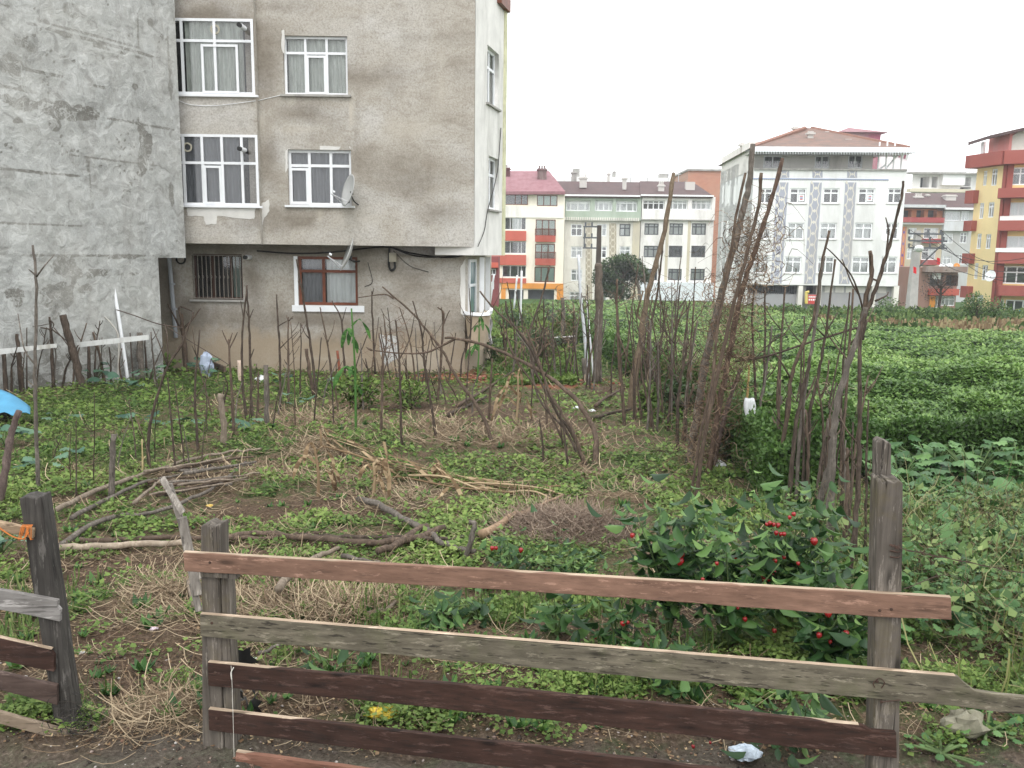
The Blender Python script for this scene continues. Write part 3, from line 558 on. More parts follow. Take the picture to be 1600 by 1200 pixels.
# ================================================================ buildings across the field
FWHT=mpaint('far_white_frame',(.85,.87,.88),.5,.03,1); FDK=mpaint('far_dark_frame',(.10,.11,.12),.5,.1,1)
FCUR=mpaint('far_curtain',(.72,.76,.76),.9,.1,3,vs=(4,4,.5)); FGR=mpaint('far_green_curtain',(.42,.55,.50),.9,.1,3,vs=(4,4,.5)); FNIL=mpaint('far_room',(.10,.11,.12),.9,.3,1)
def mfar(name,c,grime=(.4,.38,.35),var=.06): return mpaint(name,c,.9,var,.5,grime=grime)
def fwin(par,F,r,cols=(.5,),tr=.35,fm=None,cm=FCUR,fw=.09,name='window',sill=None,rng=None):
    return window(par,F,r,list(cols),tr,fm or FWHT,GLF,cm,fw=fw,d=-.06,dep=.05,sill=sill,name=name,cfold=[rng] if rng else .3)
def fbody(F,t0,t1,depth,mat,par,name='body',s0=0,s1=None):
    s1=F.len if s1 is None else s1; mb=MB()
    mb.quad(F.pt(s0,t0,0),F.pt(s0,t0,-depth),F.pt(s0,t1,-depth),F.pt(s0,t1,0)); mb.quad(F.pt(s1,t0,0),F.pt(s1,t0,-depth),F.pt(s1,t1,-depth),F.pt(s1,t1,0))
    mb.quad(F.pt(s0,t0,-depth),F.pt(s1,t0,-depth),F.pt(s1,t1,-depth),F.pt(s0,t1,-depth)); mb.quad(F.pt(s0,t1,0),F.pt(s1,t1,0),F.pt(s1,t1,-depth),F.pt(s0,t1,-depth)); return mb.build(name,mat,par)
def fband(par,F,x0,y0,x1,y1,d,mat,name='band',d0=0):
    r=F.rect(x0,y0,x1,y1); mb=MB(); mb.fbox(F,r[0],r[1],r[2],r[3],d0,d); return mb.build(name,mat,par)
def chimney(par,px0,y0,px1,y1,Y,mat,pots=True,cap=True,name='chimney'):
    a=P(px0,(y0+y1)/2,Y);b_=P(px1,(y0+y1)/2,Y); zt=P(px0,y0,Y).z; zb=P(px0,y1,Y).z-.4; mb=MB(); w_=b_.x-a.x
    mb.box((a.x,Y,zb),(b_.x,Y+w_*.7,zt)); mb.box((a.x-.12,Y-.12,zt-.25),(b_.x+.12,Y+w_*.7+.12,zt-.1)) if cap else None
    if pots:
        for k in range(3): mb.box((a.x+w_*(.1+.3*k),Y+.1,zt),(a.x+w_*(.28+.3*k),Y+.4,zt+.35))
    return mb.build(name,mat,par)
def roofmat(name,c,c2,rows=14.): 
    m,nt,b=newmat(name); co=coord(nt); wv=nt.nodes.new('ShaderNodeTexWave'); wv.inputs['Scale'].default_value=rows/10; wv.inputs['Distortion'].default_value=1.5; nt.links.new(co,wv.inputs[0])
    col=mix(nt,ramp(nt,noise(nt,co,1.2,7,.7),[(.35,0.),(.7,1.)]),c,c2); col=mix(nt,ramp(nt,wv.outputs['Fac'],[(.2,.25),(.5,0.)]),col,tuple(x*.5 for x in c)); nt.links.new(col,b.inputs['Base Color']); b.inputs['Roughness'].default_value=.75; bump(nt,b,wv.outputs['Fac'],.5,.05); return m
BASEZ=-5.2
# ---- red and cream block
Y1=104.; F1=Fa((uvx(752,Y1),Y1),(uvx(881,Y1),Y1)); b1=empty('apartment_block',(uvx(830,Y1),Y1,-3.6),'cream and red apartment block with pink metal roof and bowed red balconies','building')
CRE=mfar('cream_wall',(.88,.82,.70),(.6,.55,.45)); CRW=mfar('warm_white_wall',(.86,.84,.78)); REDP=mfar('red_paint',(.52,.12,.085),(.4,.1,.06)); ORG=mfar('orange_paint',(.72,.30,.06),(.5,.2,.05))
r1=[F1.rect(*r) for r in ((785,304,825,320),(839,305,871,322),(785,340,822,359),(785,377,822,396),(785,415,822,433),(837,343,868,369),(836,381,867,405),(835,417,867,441))]
e=F1.hit(880,298)[1]; r1b=[F1.rect(795,453,818,475),F1.rect(825,453,866,475)]
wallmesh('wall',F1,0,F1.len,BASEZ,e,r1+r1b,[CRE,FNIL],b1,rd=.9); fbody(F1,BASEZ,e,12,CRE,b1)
fwin(b1,F1,r1[0],(.5,.75),None,BRNF,FNIL); fwin(b1,F1,r1[1],(.33,.66),None,BRNF,FGR)
for k in (2,3,4): fwin(b1,F1,r1[k],(.33,.66,.8),None,FWHT,FNIL if k!=2 else FCUR,fw=.06,rng=(.55,.7) if k>2 else (.4,.8))
for k in (5,6,7): fwin(b1,F1,r1[k],(.33,.66),None,BRNF,FGR,fw=.1)
fband(b1,F1,752,300,880,304,.10,CRW,'upper_band'); fband(b1,F1,752,322.5,880,340,.12,CRW,'upper_band')
mb=MB()
for y0,y1 in ((360.5,376),(398,414),(434.5,442)): r=F1.rect(756,y0,822,y1); mb.fbox(F1,r[0],r[1],r[2],r[3],0,.35)
mb.build('balcony_parapet',REDP,b1)
for (y0,y1) in ((368,378),(404,414.5)):
    r=F1.rect(836,y0,868,y1); pts=[(r[0]+(r[1]-r[0])*k/8) for k in range(9)]; mb=MB()
    for k in range(8):
        q=lambda i:.9*math.sin(math.pi*i/8)+.1
        mb.quad(F1.pt(pts[k],r[2],q(k)*.8),F1.pt(pts[k+1],r[2],q(k+1)*.8),F1.pt(pts[k+1],r[3],q(k+1)),F1.pt(pts[k],r[3],q(k)))
        mb.quad(F1.pt(pts[k],r[3],q(k)),F1.pt(pts[k+1],r[3],q(k+1)),F1.pt(pts[k+1],r[3],0),F1.pt(pts[k],r[3],0)); mb.quad(F1.pt(pts[k],r[2],q(k)*.8),F1.pt(pts[k+1],r[2],q(k+1)*.8),F1.pt(pts[k+1],r[2],0),F1.pt(pts[k],r[2],0))
    bb=mb.build('balcony',REDP,b1); mb=MB()
    for k in range(17):
        i=k/2; x=r[0]+(r[1]-r[0])*k/16; d=.9*math.sin(math.pi*i/8)+.05; mb.tube([F1.pt(x,r[3],d),F1.pt(x,r[3]+.75,d)],.03,4)
    mb.tube([F1.pt(r[0]+(r[1]-r[0])*k/8,r[3]+.75,.9*math.sin(math.pi*k/8)+.05) for k in range(9)],.05,4); mb.build('railing',BRNF,bb)
fband(b1,F1,783,442.5,880,451,.25,ORG,'orange_band'); fband(b1,F1,870,451,880,476,.2,ORG,'orange_band'); fband(b1,F1,783,451,790,476,.2,ORG,'orange_band')
PNK=roofmat('pink_roof',(.24,.10,.115),(.36,.19,.21),20); ex=.9; mb=MB()
A_=P(745,299,Y1-.8);B_=P(883,299,Y1-.8);C_=P(858,267,Y1+6);D_=P(770,267,Y1+6); E_=Vector((B_.x,Y1+13,B_.z)); G_=Vector((A_.x,Y1+13,A_.z))
mb.add([A_,B_,C_,D_,E_,G_],[(0,1,2,3),(1,4,2),(4,5,3,2),(5,0,3)]); mb.quad(A_+Vector((0,0,-.35)),B_+Vector((0,0,-.35)),B_,A_); mb.quad(A_+Vector((0,0,-.35)),B_+Vector((0,0,-.35)),E_+Vector((0,0,-.35)),G_+Vector((0,0,-.35))); rf=mb.build('roof',PNK,b1)
DRD=mfar('chimney_red',(.10,.03,.035)); chimney(rf,840,263,854,276,Y1+3,DRD); chimney(rf,790,262,797,272,Y1+4,DRD)
# ---- long pair under one dark roof
Y2=107.; F2=Fa((uvx(881.5,Y2),Y2),(uvx(999,Y2),Y2)); b2=empty('apartment_block',(uvx(940,Y2),Y2,-3.6),'pale apartment block with green top storey and two patterned brown strips','building')
GRN=mfar('green_wall',(.43,.50,.42),(.3,.38,.28)); PLE=mfar('pale_wall',(.78,.76,.70))
tE=F2.hit(940,306)[1]
top2=[F2.rect(*r) for r in ((884,313,922,330),(929,313,957,330),(962,313,996,331))]
win2=[F2.rect(*r) for r in [(x0,y0,x1,y1) for (y0,y1) in ((350,369),(385,403),(421,439)) for x0,x1 in ((892,910),(933,948),(968,985))]]+[F2.rect(890,456,906,472),F2.rect(934,456,948,472)]
wallmesh('wall',F2,0,F2.len,BASEZ,F2.hit(940,344)[1],win2,[PLE,FNIL],b2,rd=.4)
wallmesh('top_storey',F2,0,F2.len,F2.hit(940,344)[1],tE,top2,[GRN,FNIL],b2,rd=.6,d=.35); fbody(F2,BASEZ,tE,12,PLE,b2)
for r in top2: fwin(b2,F2,r,(.2,.5,.8),.25,FWHT,FCUR,fw=.16)
for i,r in enumerate(win2): fwin(b2,F2,r,(.5,),.35,FWHT if i!=2 else FDK,FCUR if i%4 else FNIL,fw=.12)
BRP=mfar('strip_brown',(.42,.37,.28)); LPT=mfar('strip_pale',(.66,.62,.52))
def strips(par,F,x0,x1,y0,y1,ma,mb_,n,wig=.5,amp=.28,mc=None,xs=None):
    """inlaid pattern strip: ground colour plus two wavy ribbons and a row of small lozenges in relief"""
    def cx(y): 
        k=(y-y0)/(y1-y0); return (x0+(xs[0] if xs else 0)*k,x1+(xs[1] if xs else 0)*k)
    mA=MB(); a=[F.hit(cx(y0)[0],y0),F.hit(cx(y0)[1],y0),F.hit(cx(y1)[1],y1),F.hit(cx(y1)[0],y1)]
    mA.fpoly(F,[a[3],a[2],a[1],a[0]],0,.03); st=mA.build('pattern_strip',ma,par); m2=MB(); H=a[0][1]-a[3][1]; sg=n*12
    for side in (0,1):
        pr=None
        for i in range(sg+1):
            t=i/sg; s_l=a[0][0]+(a[3][0]-a[0][0])*t; s_r=a[1][0]+(a[2][0]-a[1][0])*t; W_=s_r-s_l; ph=t*n*2*math.pi
            off=(.16+.14*abs(math.sin(ph/2)))*W_; c_=s_l+off if side==0 else s_r-off; z=a[0][1]-H*t
            if pr: m2.quad(F.pt(pr[0]-W_*.045,pr[1],.036),F.pt(pr[0]+W_*.045,pr[1],.036),F.pt(c_+W_*.045,z,.036),F.pt(c_-W_*.045,z,.036))
            pr=(c_,z)
    for i in range(n):
        t=(i+.5)/n; s_l=a[0][0]+(a[3][0]-a[0][0])*t; s_r=a[1][0]+(a[2][0]-a[1][0])*t; c_=(s_l+s_r)/2; z=a[0][1]-H*t; W_=s_r-s_l; h=H/n*.17
        m2.add([F.pt(c_-W_*.2,z,.037),F.pt(c_,z-h,.037),F.pt(c_+W_*.2,z,.037),F.pt(c_,z+h,.037)],[(0,1,2,3)])
        m2.add([F.pt(c_-W_*.5,z+H/n*.5,.038),F.pt(c_-W_*.42,z+H/n*.5-h,.038),F.pt(c_-W_*.3,z+H/n*.5,.038),F.pt(c_-W_*.42,z+H/n*.5+h,.038)],[(0,1,2,3)])
    m2.build('pattern',mb_,st); return st
strips(b2,F2,915,925,349,472,BRP,LPT,12); strips(b2,F2,952,963,349,472,BRP,LPT,12)
mb=MB(); r=F2.rect(881.5,340,999,345)
for i in range(34): x=r[0]+(r[1]-r[0])*i/34; mb.fbox(F2,x,x+(r[1]-r[0])/50,r[2],r[3],.36,.5)
mb.build('tile_edge',PLE,b2)
fband(b2,F2,881.5,305,999,307.5,.9,FWHT,'gutter'); fband(b2,F2,987,345,998,476,.12,mfar('beige_wall',(.60,.55,.42)),'pilaster')
F3=Fa((uvx(1000,Y2),Y2),(uvx(1113,Y2),Y2)); b3=empty('apartment_block',(uvx(1056,Y2),Y2,-3.6),'plain white apartment block with three columns of dark framed windows, across the field','building')
top3=[F3.rect(*r) for r in ((1004,313,1038,328),(1044,313,1074,328),(1080,313,1111,328))]
win3=[F3.rect(x0-k*1.0,y0,x1-k*1.0,y1) for k,(y0,y1) in enumerate(((349,367),(384,402),(420,438))) for x0,x1 in ((1007,1029),(1046,1067),(1081,1103))]
WH3=mfar('white_wall',(.86,.85,.82)); tb=F3.hit(1056,343)[1]
wallmesh('wall',F3,0,F3.len,BASEZ,tb,win3,[WH3,FNIL],b3,rd=.4); wallmesh('top_storey',F3,0,F3.len,tb,tE,top3,[WH3,FNIL],b3,rd=.6,d=.35); fbody(F3,BASEZ,tE,12,WH3,b3)
mb=MB(); mb.fbox(F3,-.1,F3.len,tb-.12,tb,0,.4); mb.build('ledge',CONC,b3)
for i,r in enumerate(top3): fwin(b3,F3,r,(.25,.5,.75),.3,FWHT,FNIL if i==0 else FCUR,fw=.13)
for i,r in enumerate(win3): fwin(b3,F3,r,(.3,.7),.3,FDK,FCUR if i not in(4,5) else FNIL,fw=.12,rng=(.3,.9) if i in (4,5,6) else None)
for x in (1039.5,1073.5): fband(b3,F3,x,345,x+4,440,.1,mfar('beige_wall',(.60,.55,.42)),'pilaster')
fband(b3,F3,1000,305,1113,307.5,.9,FWHT,'gutter')
fband(b3,F3,1000,441,1113,476,.6,mfar('garage_white',(.80,.86,.90)),'annex')
RDK=roofmat('dark_roof',(.075,.045,.045),(.12,.065,.06),26)
def hip(par,px0,px1,pr0,pr1,ye,yr,Y,Yb,mat,name='roof'):
    A_=P(px0,ye,Y-.7);B_=P(px1,ye,Y-.7); B_.z=A_.z=P((px0+px1)/2,ye,Y-.7).z; Ym=(Y+Yb)/2; C_=P(pr1,yr,Ym);D_=P(pr0,yr,Ym); C_.z=D_.z; E_=Vector((B_.x,Yb,B_.z)); G_=Vector((A_.x,Yb,A_.z)); mb=MB()
    mb.add([A_,B_,C_,D_,E_,G_],[(0,1,2,3),(1,4,2),(4,5,3,2),(5,0,3)]); dz=Vector((0,0,-.3)); mb.quad(A_+dz,B_+dz,B_,A_); mb.quad(A_+dz,B_+dz,E_+dz,G_+dz); mb.quad(B_+dz,E_+dz,E_,B_); return mb.build(name,mat,par)
rf=hip(b2,881.5,1000,866,1000,305,283,Y2,Y2+13,RDK); rg=hip(b3,1000.2,1114,1000.2,1082,305,283,Y2,Y2+13,mpaint('dk2',(.1,.06,.06)) if 0 else RDK)
PLC=mfar('chimney_pale',(.55,.53,.50)); chimney(rf,906,276,917,288,Y2+2.5,PLC); chimney(rf,973,277,979,291,Y2+2,PLC,False); chimney(rg,1029,288,1038,300,Y2+1.2,PLC); chimney(rg,1072,284,1086,295,Y2+2,PLC,False,False); chimney(rf,893,268,901,282,Y2+7,CONC,False)
chimney(rf,949,270,953,283,Y2+7,PLC,False)
mb=MB()
for x in (985,1012,1044,1052,1060): p=P(x,283,Y2+7); mb.tube([p-Vector((0,0,.5)),p+Vector((0,0,1.+.4*(x%3)))],.05,4); mb.tube([p+Vector((-.4,0,.8)),p+Vector((.4,0,.8))],.03,4)
mb.build('roof_aerial',GALV,rg)
# ---- bare brick flank behind
Yb=126.; m,nt5,b=newmat('bare_brick'); co_=coord(nt5); br=nt5.nodes.new('ShaderNodeTexBrick'); mp=nt5.nodes.new('ShaderNodeMapping'); mp.inputs['Rotation'].default_value=(math.radians(90),0,0); nt5.links.new(co_,mp.inputs[0]); nt5.links.new(mp.outputs[0],br.inputs[0])
br.inputs['Scale'].default_value=1.6; br.inputs['Color1'].default_value=(.42,.12,.06,1); br.inputs['Color2'].default_value=(.52,.19,.10,1); br.inputs['Mortar'].default_value=(.36,.27,.22,1); br.inputs['Mortar Size'].default_value=.04
nt5.links.new(mix(nt5,ramp(nt5,noise(nt5,co_,.35,6,.7),[(.45,0.),(.65,.6)]),br.outputs[0],(.42,.26,.18)),b.inputs['Base Color']); b.inputs['Roughness'].default_value=.95; BRK=m
bq=empty('brick_building',(uvx(1095,Yb),Yb,-4),'unplastered red brick building rising behind the white block','building')
Fq=Fa((uvx(1070,Yb),Yb),(uvx(1122,Yb),Yb)); tq=Fq.hit(1095,267)[1]; wallmesh('wall',Fq,0,Fq.len,-6,tq,[],[BRK,FNIL],bq); fbody(Fq,-6,tq,12,BRK,bq)
mb=MB(); mb.fbox(Fq,-.2,Fq.len+.2,tq,tq+.25,-12,.3); mb.build('roof_slab',CONC,bq)
# ---- distant white band of buildings behind the roofs
Yd=170.; bz=empty('distant_building',(uvx(950,Yd),Yd,-5),'far pale building barely showing above the dark roofs','building'); Fz=Fa((uvx(862,Yd),Yd),(uvx(1069,Yd),Yd)); mb=MB(); t_=Fz.hit(960,277)[1]; mb.fbox(Fz,0,Fz.len,-8,t_,-9,0); mb.build('wall',mfar('distant_white',(.86,.86,.86)),bz)
mb=MB(); mb.fbox(Fz,Fz.len*.15,Fz.len*.2,t_,t_+1.6,-3,-.5); mb.fbox(Fz,Fz.len*.45,Fz.len*.47,t_,t_+1.2,-3,-.5); mb.fbox(Fz,Fz.len*.8,Fz.len*.86,t_,t_+.9,-3,-.5); mb.build('chimney',CONC,bz)
# ================================================================ white house with blue strips
Y4=68.; th=math.radians(3); A4=(uvx(1171,Y4),Y4); u4=(math.cos(th),-math.sin(th))
F4_=Fa(A4,(A4[0]+u4[0],A4[1]+u4[1])); L4=F4_.hit(1408,380)[0]; F4_=Fa(A4,(A4[0]+u4[0]*L4,A4[1]+u4[1]*L4)); dp=14.; vb=Vector((math.sin(th),math.cos(th),0))
b4=empty('white_house',(A4[0]+L4/2,Y4,-2.2),'large white apartment house with blue carpet-pattern strips and red tiled hipped roof','house')
WH4=mfar('white_house_wall',(.80,.81,.80),(.55,.55,.53),.05); W4D=mpaint('weathered_flank',(.86,.86,.84),.9,.06,1,grime=(.6,.6,.58)); BLU=mfar('strip_blue',(.38,.395,.46)); BLP=mfar('strip_ivory',(.70,.67,.60))
tp=F4_.hit(1290,265)[1]; tlo=F4_.hit(1290,446)[1]
rows=[((294,318),((1184,1207),(1234,1260),(1286,1311),(1341,1367),(1387,1409))),((348,374),((1182,1204),(1230,1256),(1281,1307),(1335,1363),(1383,1404))),((401,427),((1176,1201),(1226,1252),(1277,1303),(1331,1358),(1376,1401)))]
win4=[F4_.rect(x0,y0,x1,y1) for (y0,y1),xs in rows for x0,x1 in xs]
wallmesh('wall',F4_,0,L4,tlo,tp,win4,[WH4,FNIL],b4,rd=.35)
for i,r in enumerate(win4):
    fwin(b4,F4_,r,(.5,) if i%5!=4 else (.45,),.32,FWHT,FNIL if i in (0,2,4,9) else FCUR,fw=.1,sill=PLC,rng=(.55,.95) if i in (1,3) else ((.6,.95) if i==9 else None))
Fl=Fa((A4[0]+vb.x*dp,A4[1]+vb.y*dp),A4)
# left flank with windows and grime
lw=[]
for k,(y0,y1) in enumerate(((290,318),(345,372),(398,426))):
    for x0,x1 in ((1128.5,1131),(1136,1140),(1146,1151),(1159,1163)):
        r=Fl.rect(x0-k*1.5,y0,x1-k*1.5,y1); lw.append(r) if r[0]>.3 and r[1]<Fl.len-.3 else None
wallmesh('side_wall',Fl,0,Fl.len,BASEZ+1,tp+1.,lw,[W4D,FNIL],b4,rd=.2)
for r in lw: fwin(b4,Fl,r,(.5,),.3,FWHT,FCUR,fw=.1)
fbody(F4_,tlo,tp,dp,WH4,b4,'body'); 
blue_x=[(1214,1232),(1266.5,1284),(1321,1338)]
for x0,x1 in blue_x: strips(b4,F4_,x0,x1,285,443,BLU,BLP,9,xs=(-10,-11))
for x0,x1 in blue_x: strips(b4,F4_,x0+3,x1+1,267,277.5,BLU,BLP,1)
fband(b4,F4_,1171,279,1388,280.2,.05,mfar('trim_blue',(.35,.42,.6)),'trim'); 
mb=MB(); r=F4_.rect(1171,280.4,1388,282)
for i in range(70): x=r[0]+(r[1]-r[0])*i/70; mb.add([F4_.pt(x,r[3],.03),F4_.pt(x+.1,r[2],.03),F4_.pt(x+.2,r[3],.03)],[(0,1,2)])
mb.build('trim',BLU,b4)
# terrace storey set back under the eaves
mb=MB(); mb.fbox(F4_,0,L4,tp-.06,tp+.06,-2.4,.15); mb.build('terrace_slab',CONC,b4)
F4b=Fa((A4[0]+vb.x*2.2,A4[1]+vb.y*2.2),(A4[0]+vb.x*2.2+u4[0]*L4*.84,A4[1]+vb.y*2.2+u4[1]*L4*.84)); te=F4b.hit(1290,230)[1]
tw=[F4b.rect(*r) for r in ((1193,243,1222,263),(1273,243,1296,263),(1325,242,1348,263))]
TER=mfar('terrace_wall',(.74,.72,.68)); wallmesh('terrace_wall',F4b,0,F4b.len,tp-.1,te+.4,tw,[TER,FNIL],b4,rd=.4)
for r in tw: fwin(b4,F4b,r,(.5,),None,FWHT,FNIL,fw=.1,rng=(.0,.5))
fbody(F4b,tp-.1,te+.4,dp-2.4,TER,b4,'terrace_body')
mb=MB()
for k in (0,1,2,3): s=F4_.hit(1373+k*12,255)[0]; mb.tube([F4_.pt(s,tp,-.1),F4_.pt(s,tp+2.1,-.1)],.06,4)
for x,y,x2,y2 in ((1385,264,1402,244),(1376,264,1386,256)): mb.tube([F4_.pt(*F4_.hit(x,y),-.2),F4_.pt(*F4_.hit(x2,y2),-.2)],.07,4)
mb.build('awning_frame',FWHT,b4)
tz=F4_.hit(1290,231)[1]; mb=MB(); s0=-.2; s1=F4_.hit(1425,236)[0]; mb.quad(F4_.pt(s0,tz-.42,1.0),F4_.pt(s1,tz-.42,1.0),F4_.pt(s1,tz,.6),F4_.pt(s0,tz,.6)); mb.quad(F4_.pt(s0,tz-.42,1.0),F4_.pt(s1,tz-.42,1.),F4_.pt(s1,tz-.3,-3),F4_.pt(s0,tz-.3,-3)); mb.quad(F4_.pt(s0,tz,.6),F4_.pt(s1,tz,.6),F4_.pt(s1,tz,-3),F4_.pt(s0,tz,-3))
for i in range(60): s=s0+(s1-s0)*i/60; mb.fbox(F4_,s,s+.06,tz-.6,tz-.42,.98,1.0)
mb.build('eaves',mpaint('zinc',(.55,.57,.58),.5,.15,2,metal=.2),b4)
TILE=roofmat('red_tiles',(.25,.145,.11),(.13,.10,.085),30); mb=MB()
a=F4_.pt(-.3,tz+.0,.5);b_=F4_.pt(L4*.985,tz+.0,.5);c_=F4_.pt(L4*.985,tz,-dp-.5);d_=F4_.pt(-.3,tz,-dp-.5); ap=P(1258,200,Y4+7); ap2=P(1268,200,Y4+8)
mb.add([a,b_,c_,d_,ap,ap2],[(0,1,5,4),(1,2,5),(2,3,4,5),(3,0,4)]); rf=mb.build('roof',TILE,b4)
mb=MB(); mb.tube([a,ap],.16,5); mb.tube([b_,ap2],.16,5); mb.build('ridge_tiles',mpaint('ridge_tile',(.27,.15,.115),.9,.2,4),rf)
for x0,y0,x1,y1,Yc in ((1240,197,1247,205,Y4+8.5),(1263,205,1271,221,Y4+3),(1321,217,1331,227,Y4+2.5),(1290,205,1296,212,Y4+6),(1157,223,1164,234,Y4+5)): chimney(rf,x0,y0,x1,y1,Yc,PLC,False)
# ground floor
tg=F4_.hit(1290,476)[1]-1.5; mb=MB()
g4=[F4_.rect(1171,447,1250,459.5),F4_.rect(1262,447,1280,460),F4_.rect(1290,447.5,1382,458)]
F4g=Fa((A4[0]+vb.x*.5,A4[1]+vb.y*.5),(A4[0]+vb.x*.5+u4[0]*L4,A4[1]+vb.y*.5+u4[1]*L4)); wallmesh('ground_wall',F4g,0,L4,tg,tlo+.02,g4[:2],[mfar('grey_shutter',(.34,.34,.35)),FNIL],b4,rd=1.2)
mb=MB(); mb.quad(F4_.pt(0,tlo,0),F4_.pt(L4,tlo,0),F4_.pt(L4,tlo,-3),F4_.pt(0,tlo,-3)); mb.build('soffit',CONC,b4)
for x0,x1 in ((1251,1258),(1281,1287),(1366,1372),(1400,1408)): fband(b4,F4_,x0-4,446.5,x1-4,480,.0,PLE,'pillar',-.45)
mb=MB()
for i in range(22): s=g4[0][0]+(g4[0][1]-g4[0][0])*i/22; mb.tube([F4g.pt(s,g4[0][2],.05),F4g.pt(s,g4[0][3],.05)],.025,4)
mb.build('grille',FDK,b4)
r=F4_.rect(1290,448,1390,458)
mb=MB()
for i in range(6): a0=r[0]+(r[1]-r[0])*i/6+.08; a1=r[0]+(r[1]-r[0])*(i+1)/6-.08; mb.fbox(F4g,a0,a1,r[2],r[3],0,.03)
mb.build('shutter_panel',mfar('shutter_beige',(.62,.60,.56)),b4)
sg=fband(b4,F4_,1261,460.5,1281,475,.02,mfar('sign_red',(.55,.05,.045)),'shop_sign',-.1); r=F4_.rect(1261,460.5,1281,475); mb=MB(); random.seed(3)
for k,zz in enumerate((.68,.36)):
    x=r[0]+.12
    while x<r[1]-.25: ww=random.uniform(.05,.12); mb.fbox(F4_,x,x+ww,r[2]+(r[3]-r[2])*zz,r[2]+(r[3]-r[2])*zz+.14,.021,.03); x+=ww+.05
mb.build('lettering',FWHT,sg)
mb=MB(); mb.tube([F4_.pt(*F4_.hit(1259,474),.15),F4_.pt(*F4_.hit(1259,456),.15),F4_.pt(*F4_.hit(1263,456),.15)],.12,6); mb.build('gas_pipe',mfar('yellow_paint',(.75,.6,.1)),b4)
RB=[mfar('sign_r',(.6,.08,.1)),mfar('sign_b',(.1,.2,.5))]
for i in (1,3):
    r=win4[i]; s0=r[0]+(r[1]-r[0])*.55; s1=r[1]-.15; t0=r[2]+.18; t1=r[2]+(r[3]-r[2])*.58; mb=MB(); mb.fbox(F4_,s0,s1,t0,t1,-.05,-.045,0)
    for k,(z,mi) in enumerate(((.75,1),(.5,2),(.3,1))): mb.fbox(F4_,s0+.1,s1-.1,t0+(t1-t0)*z-.04,t0+(t1-t0)*z+.04,-.044,-.043,mi)
    mb.build('window_notice',[FWHT]+RB,b4)
dish(P(1384,371,Y4-1.4),(-.5,-.8,.35),.3,'small white satellite dish at the right corner of the white house',mat=FWHT,wallpt=F4_.pt(*F4_.hit(1390,374),0))
# purple-red roofed building behind it
Yp=95.; bp=empty('purple_roofed_building',(uvx(1370,Yp),Yp,-3),'building with dark red attic and striped purple eaves, behind the white house','building'); PUR=mfar('purple_red',(.36,.12,.17)); Fp=Fa((uvx(1318,Yp),Yp),(uvx(1421,Yp),Yp)); mb=MB()
t1=Fp.hit(1350,212)[1]; r=Fp.rect(1318,206,1376,224); mb.fbox(Fp,r[0],r[1],-4,r[3],-8,0); mb.build('attic',PUR,bp)
mb=MB(); tt=Fp.hit(1395,234)[1]; mb.fbox(Fp,0,Fp.len-.9,-5,tt,-9,-.2); mb.build('wall',mfar('pinkish_white',(.80,.74,.76)),bp)
a=Fp.pt(r[0]-.8,r[3]-.1,.6);b_=Fp.pt(r[1]+.6,r[3]-.1,.6); mb=MB(); mb.add([a,b_,Fp.pt(r[1]+.6,r[3]-.1,-8),Fp.pt(r[0]-.8,r[3]-.1,-8),Fp.pt((r[0]+r[1])/2,r[3]+1.0,-4)],[(0,1,4),(1,2,4),(2,3,4),(3,0,4),(0,1,2,3)]); mb.build('roof',PNK,bp)
mb=MB(); x0,z0=Fp.hit(1366,222); x1,z1=Fp.hit(1421,236); n=14
for i in range(n): ta,tb_=i/n,(i+.75)/n; mb.add([Fp.pt(x0+(x1-x0)*ta,z0+(z1-z0)*ta,.4),Fp.pt(x0+(x1-x0)*tb_,z0+(z1-z0)*tb_,.4),Fp.pt(x0+(x1-x0)*tb_,z0+(z1-z0)*tb_-.9,-.1),Fp.pt(x0+(x1-x0)*ta,z0+(z1-z0)*ta-.9,-.1)],[(0,1,2,3)],i%2); mb.tube([Fp.pt(x0+(x1-x0)*(ta+.03),z0+(z1-z0)*ta+.1,.3),Fp.pt(x0+(x1-x0)*(ta+.03),z0+(z1-z0)*ta+.35,-1.5)],.22,6,0)
mb.build('eaves',[PUR,FWHT],bp)
# ---- left: sliver of the dark red house between the beige house and the cream block
Ys=60.; bs=empty('dark_red_house',(uvx(772,Ys),Ys,-1.9),'maroon house seen as a sliver behind the beige house corner','house'); Fs_=Fa((uvx(735,Ys),Ys),(uvx(779,Ys),Ys)); MAR=mfar('maroon',(.22,.07,.07),(.12,.06,.05)); t1=Fs_.hit(770,401)[1]; hs=[Fs_.rect(764,420,775,430),Fs_.rect(764,440,772,452)]
wallmesh('wall',Fs_,0,Fs_.len,-3,t1,hs,[MAR,FNIL],bs,rd=.3); fbody(Fs_,-3,t1,6,MAR,bs); [fwin(bs,Fs_,r,(.5,),None,FWHT,FNIL,fw=.06) for r in hs]
mb=MB(); mb.fbox(Fs_,0,Fs_.len,Fs_.hit(770,418)[1],Fs_.hit(770,410)[1],0,.5); mb.build('balcony_parapet',REDP,bs)
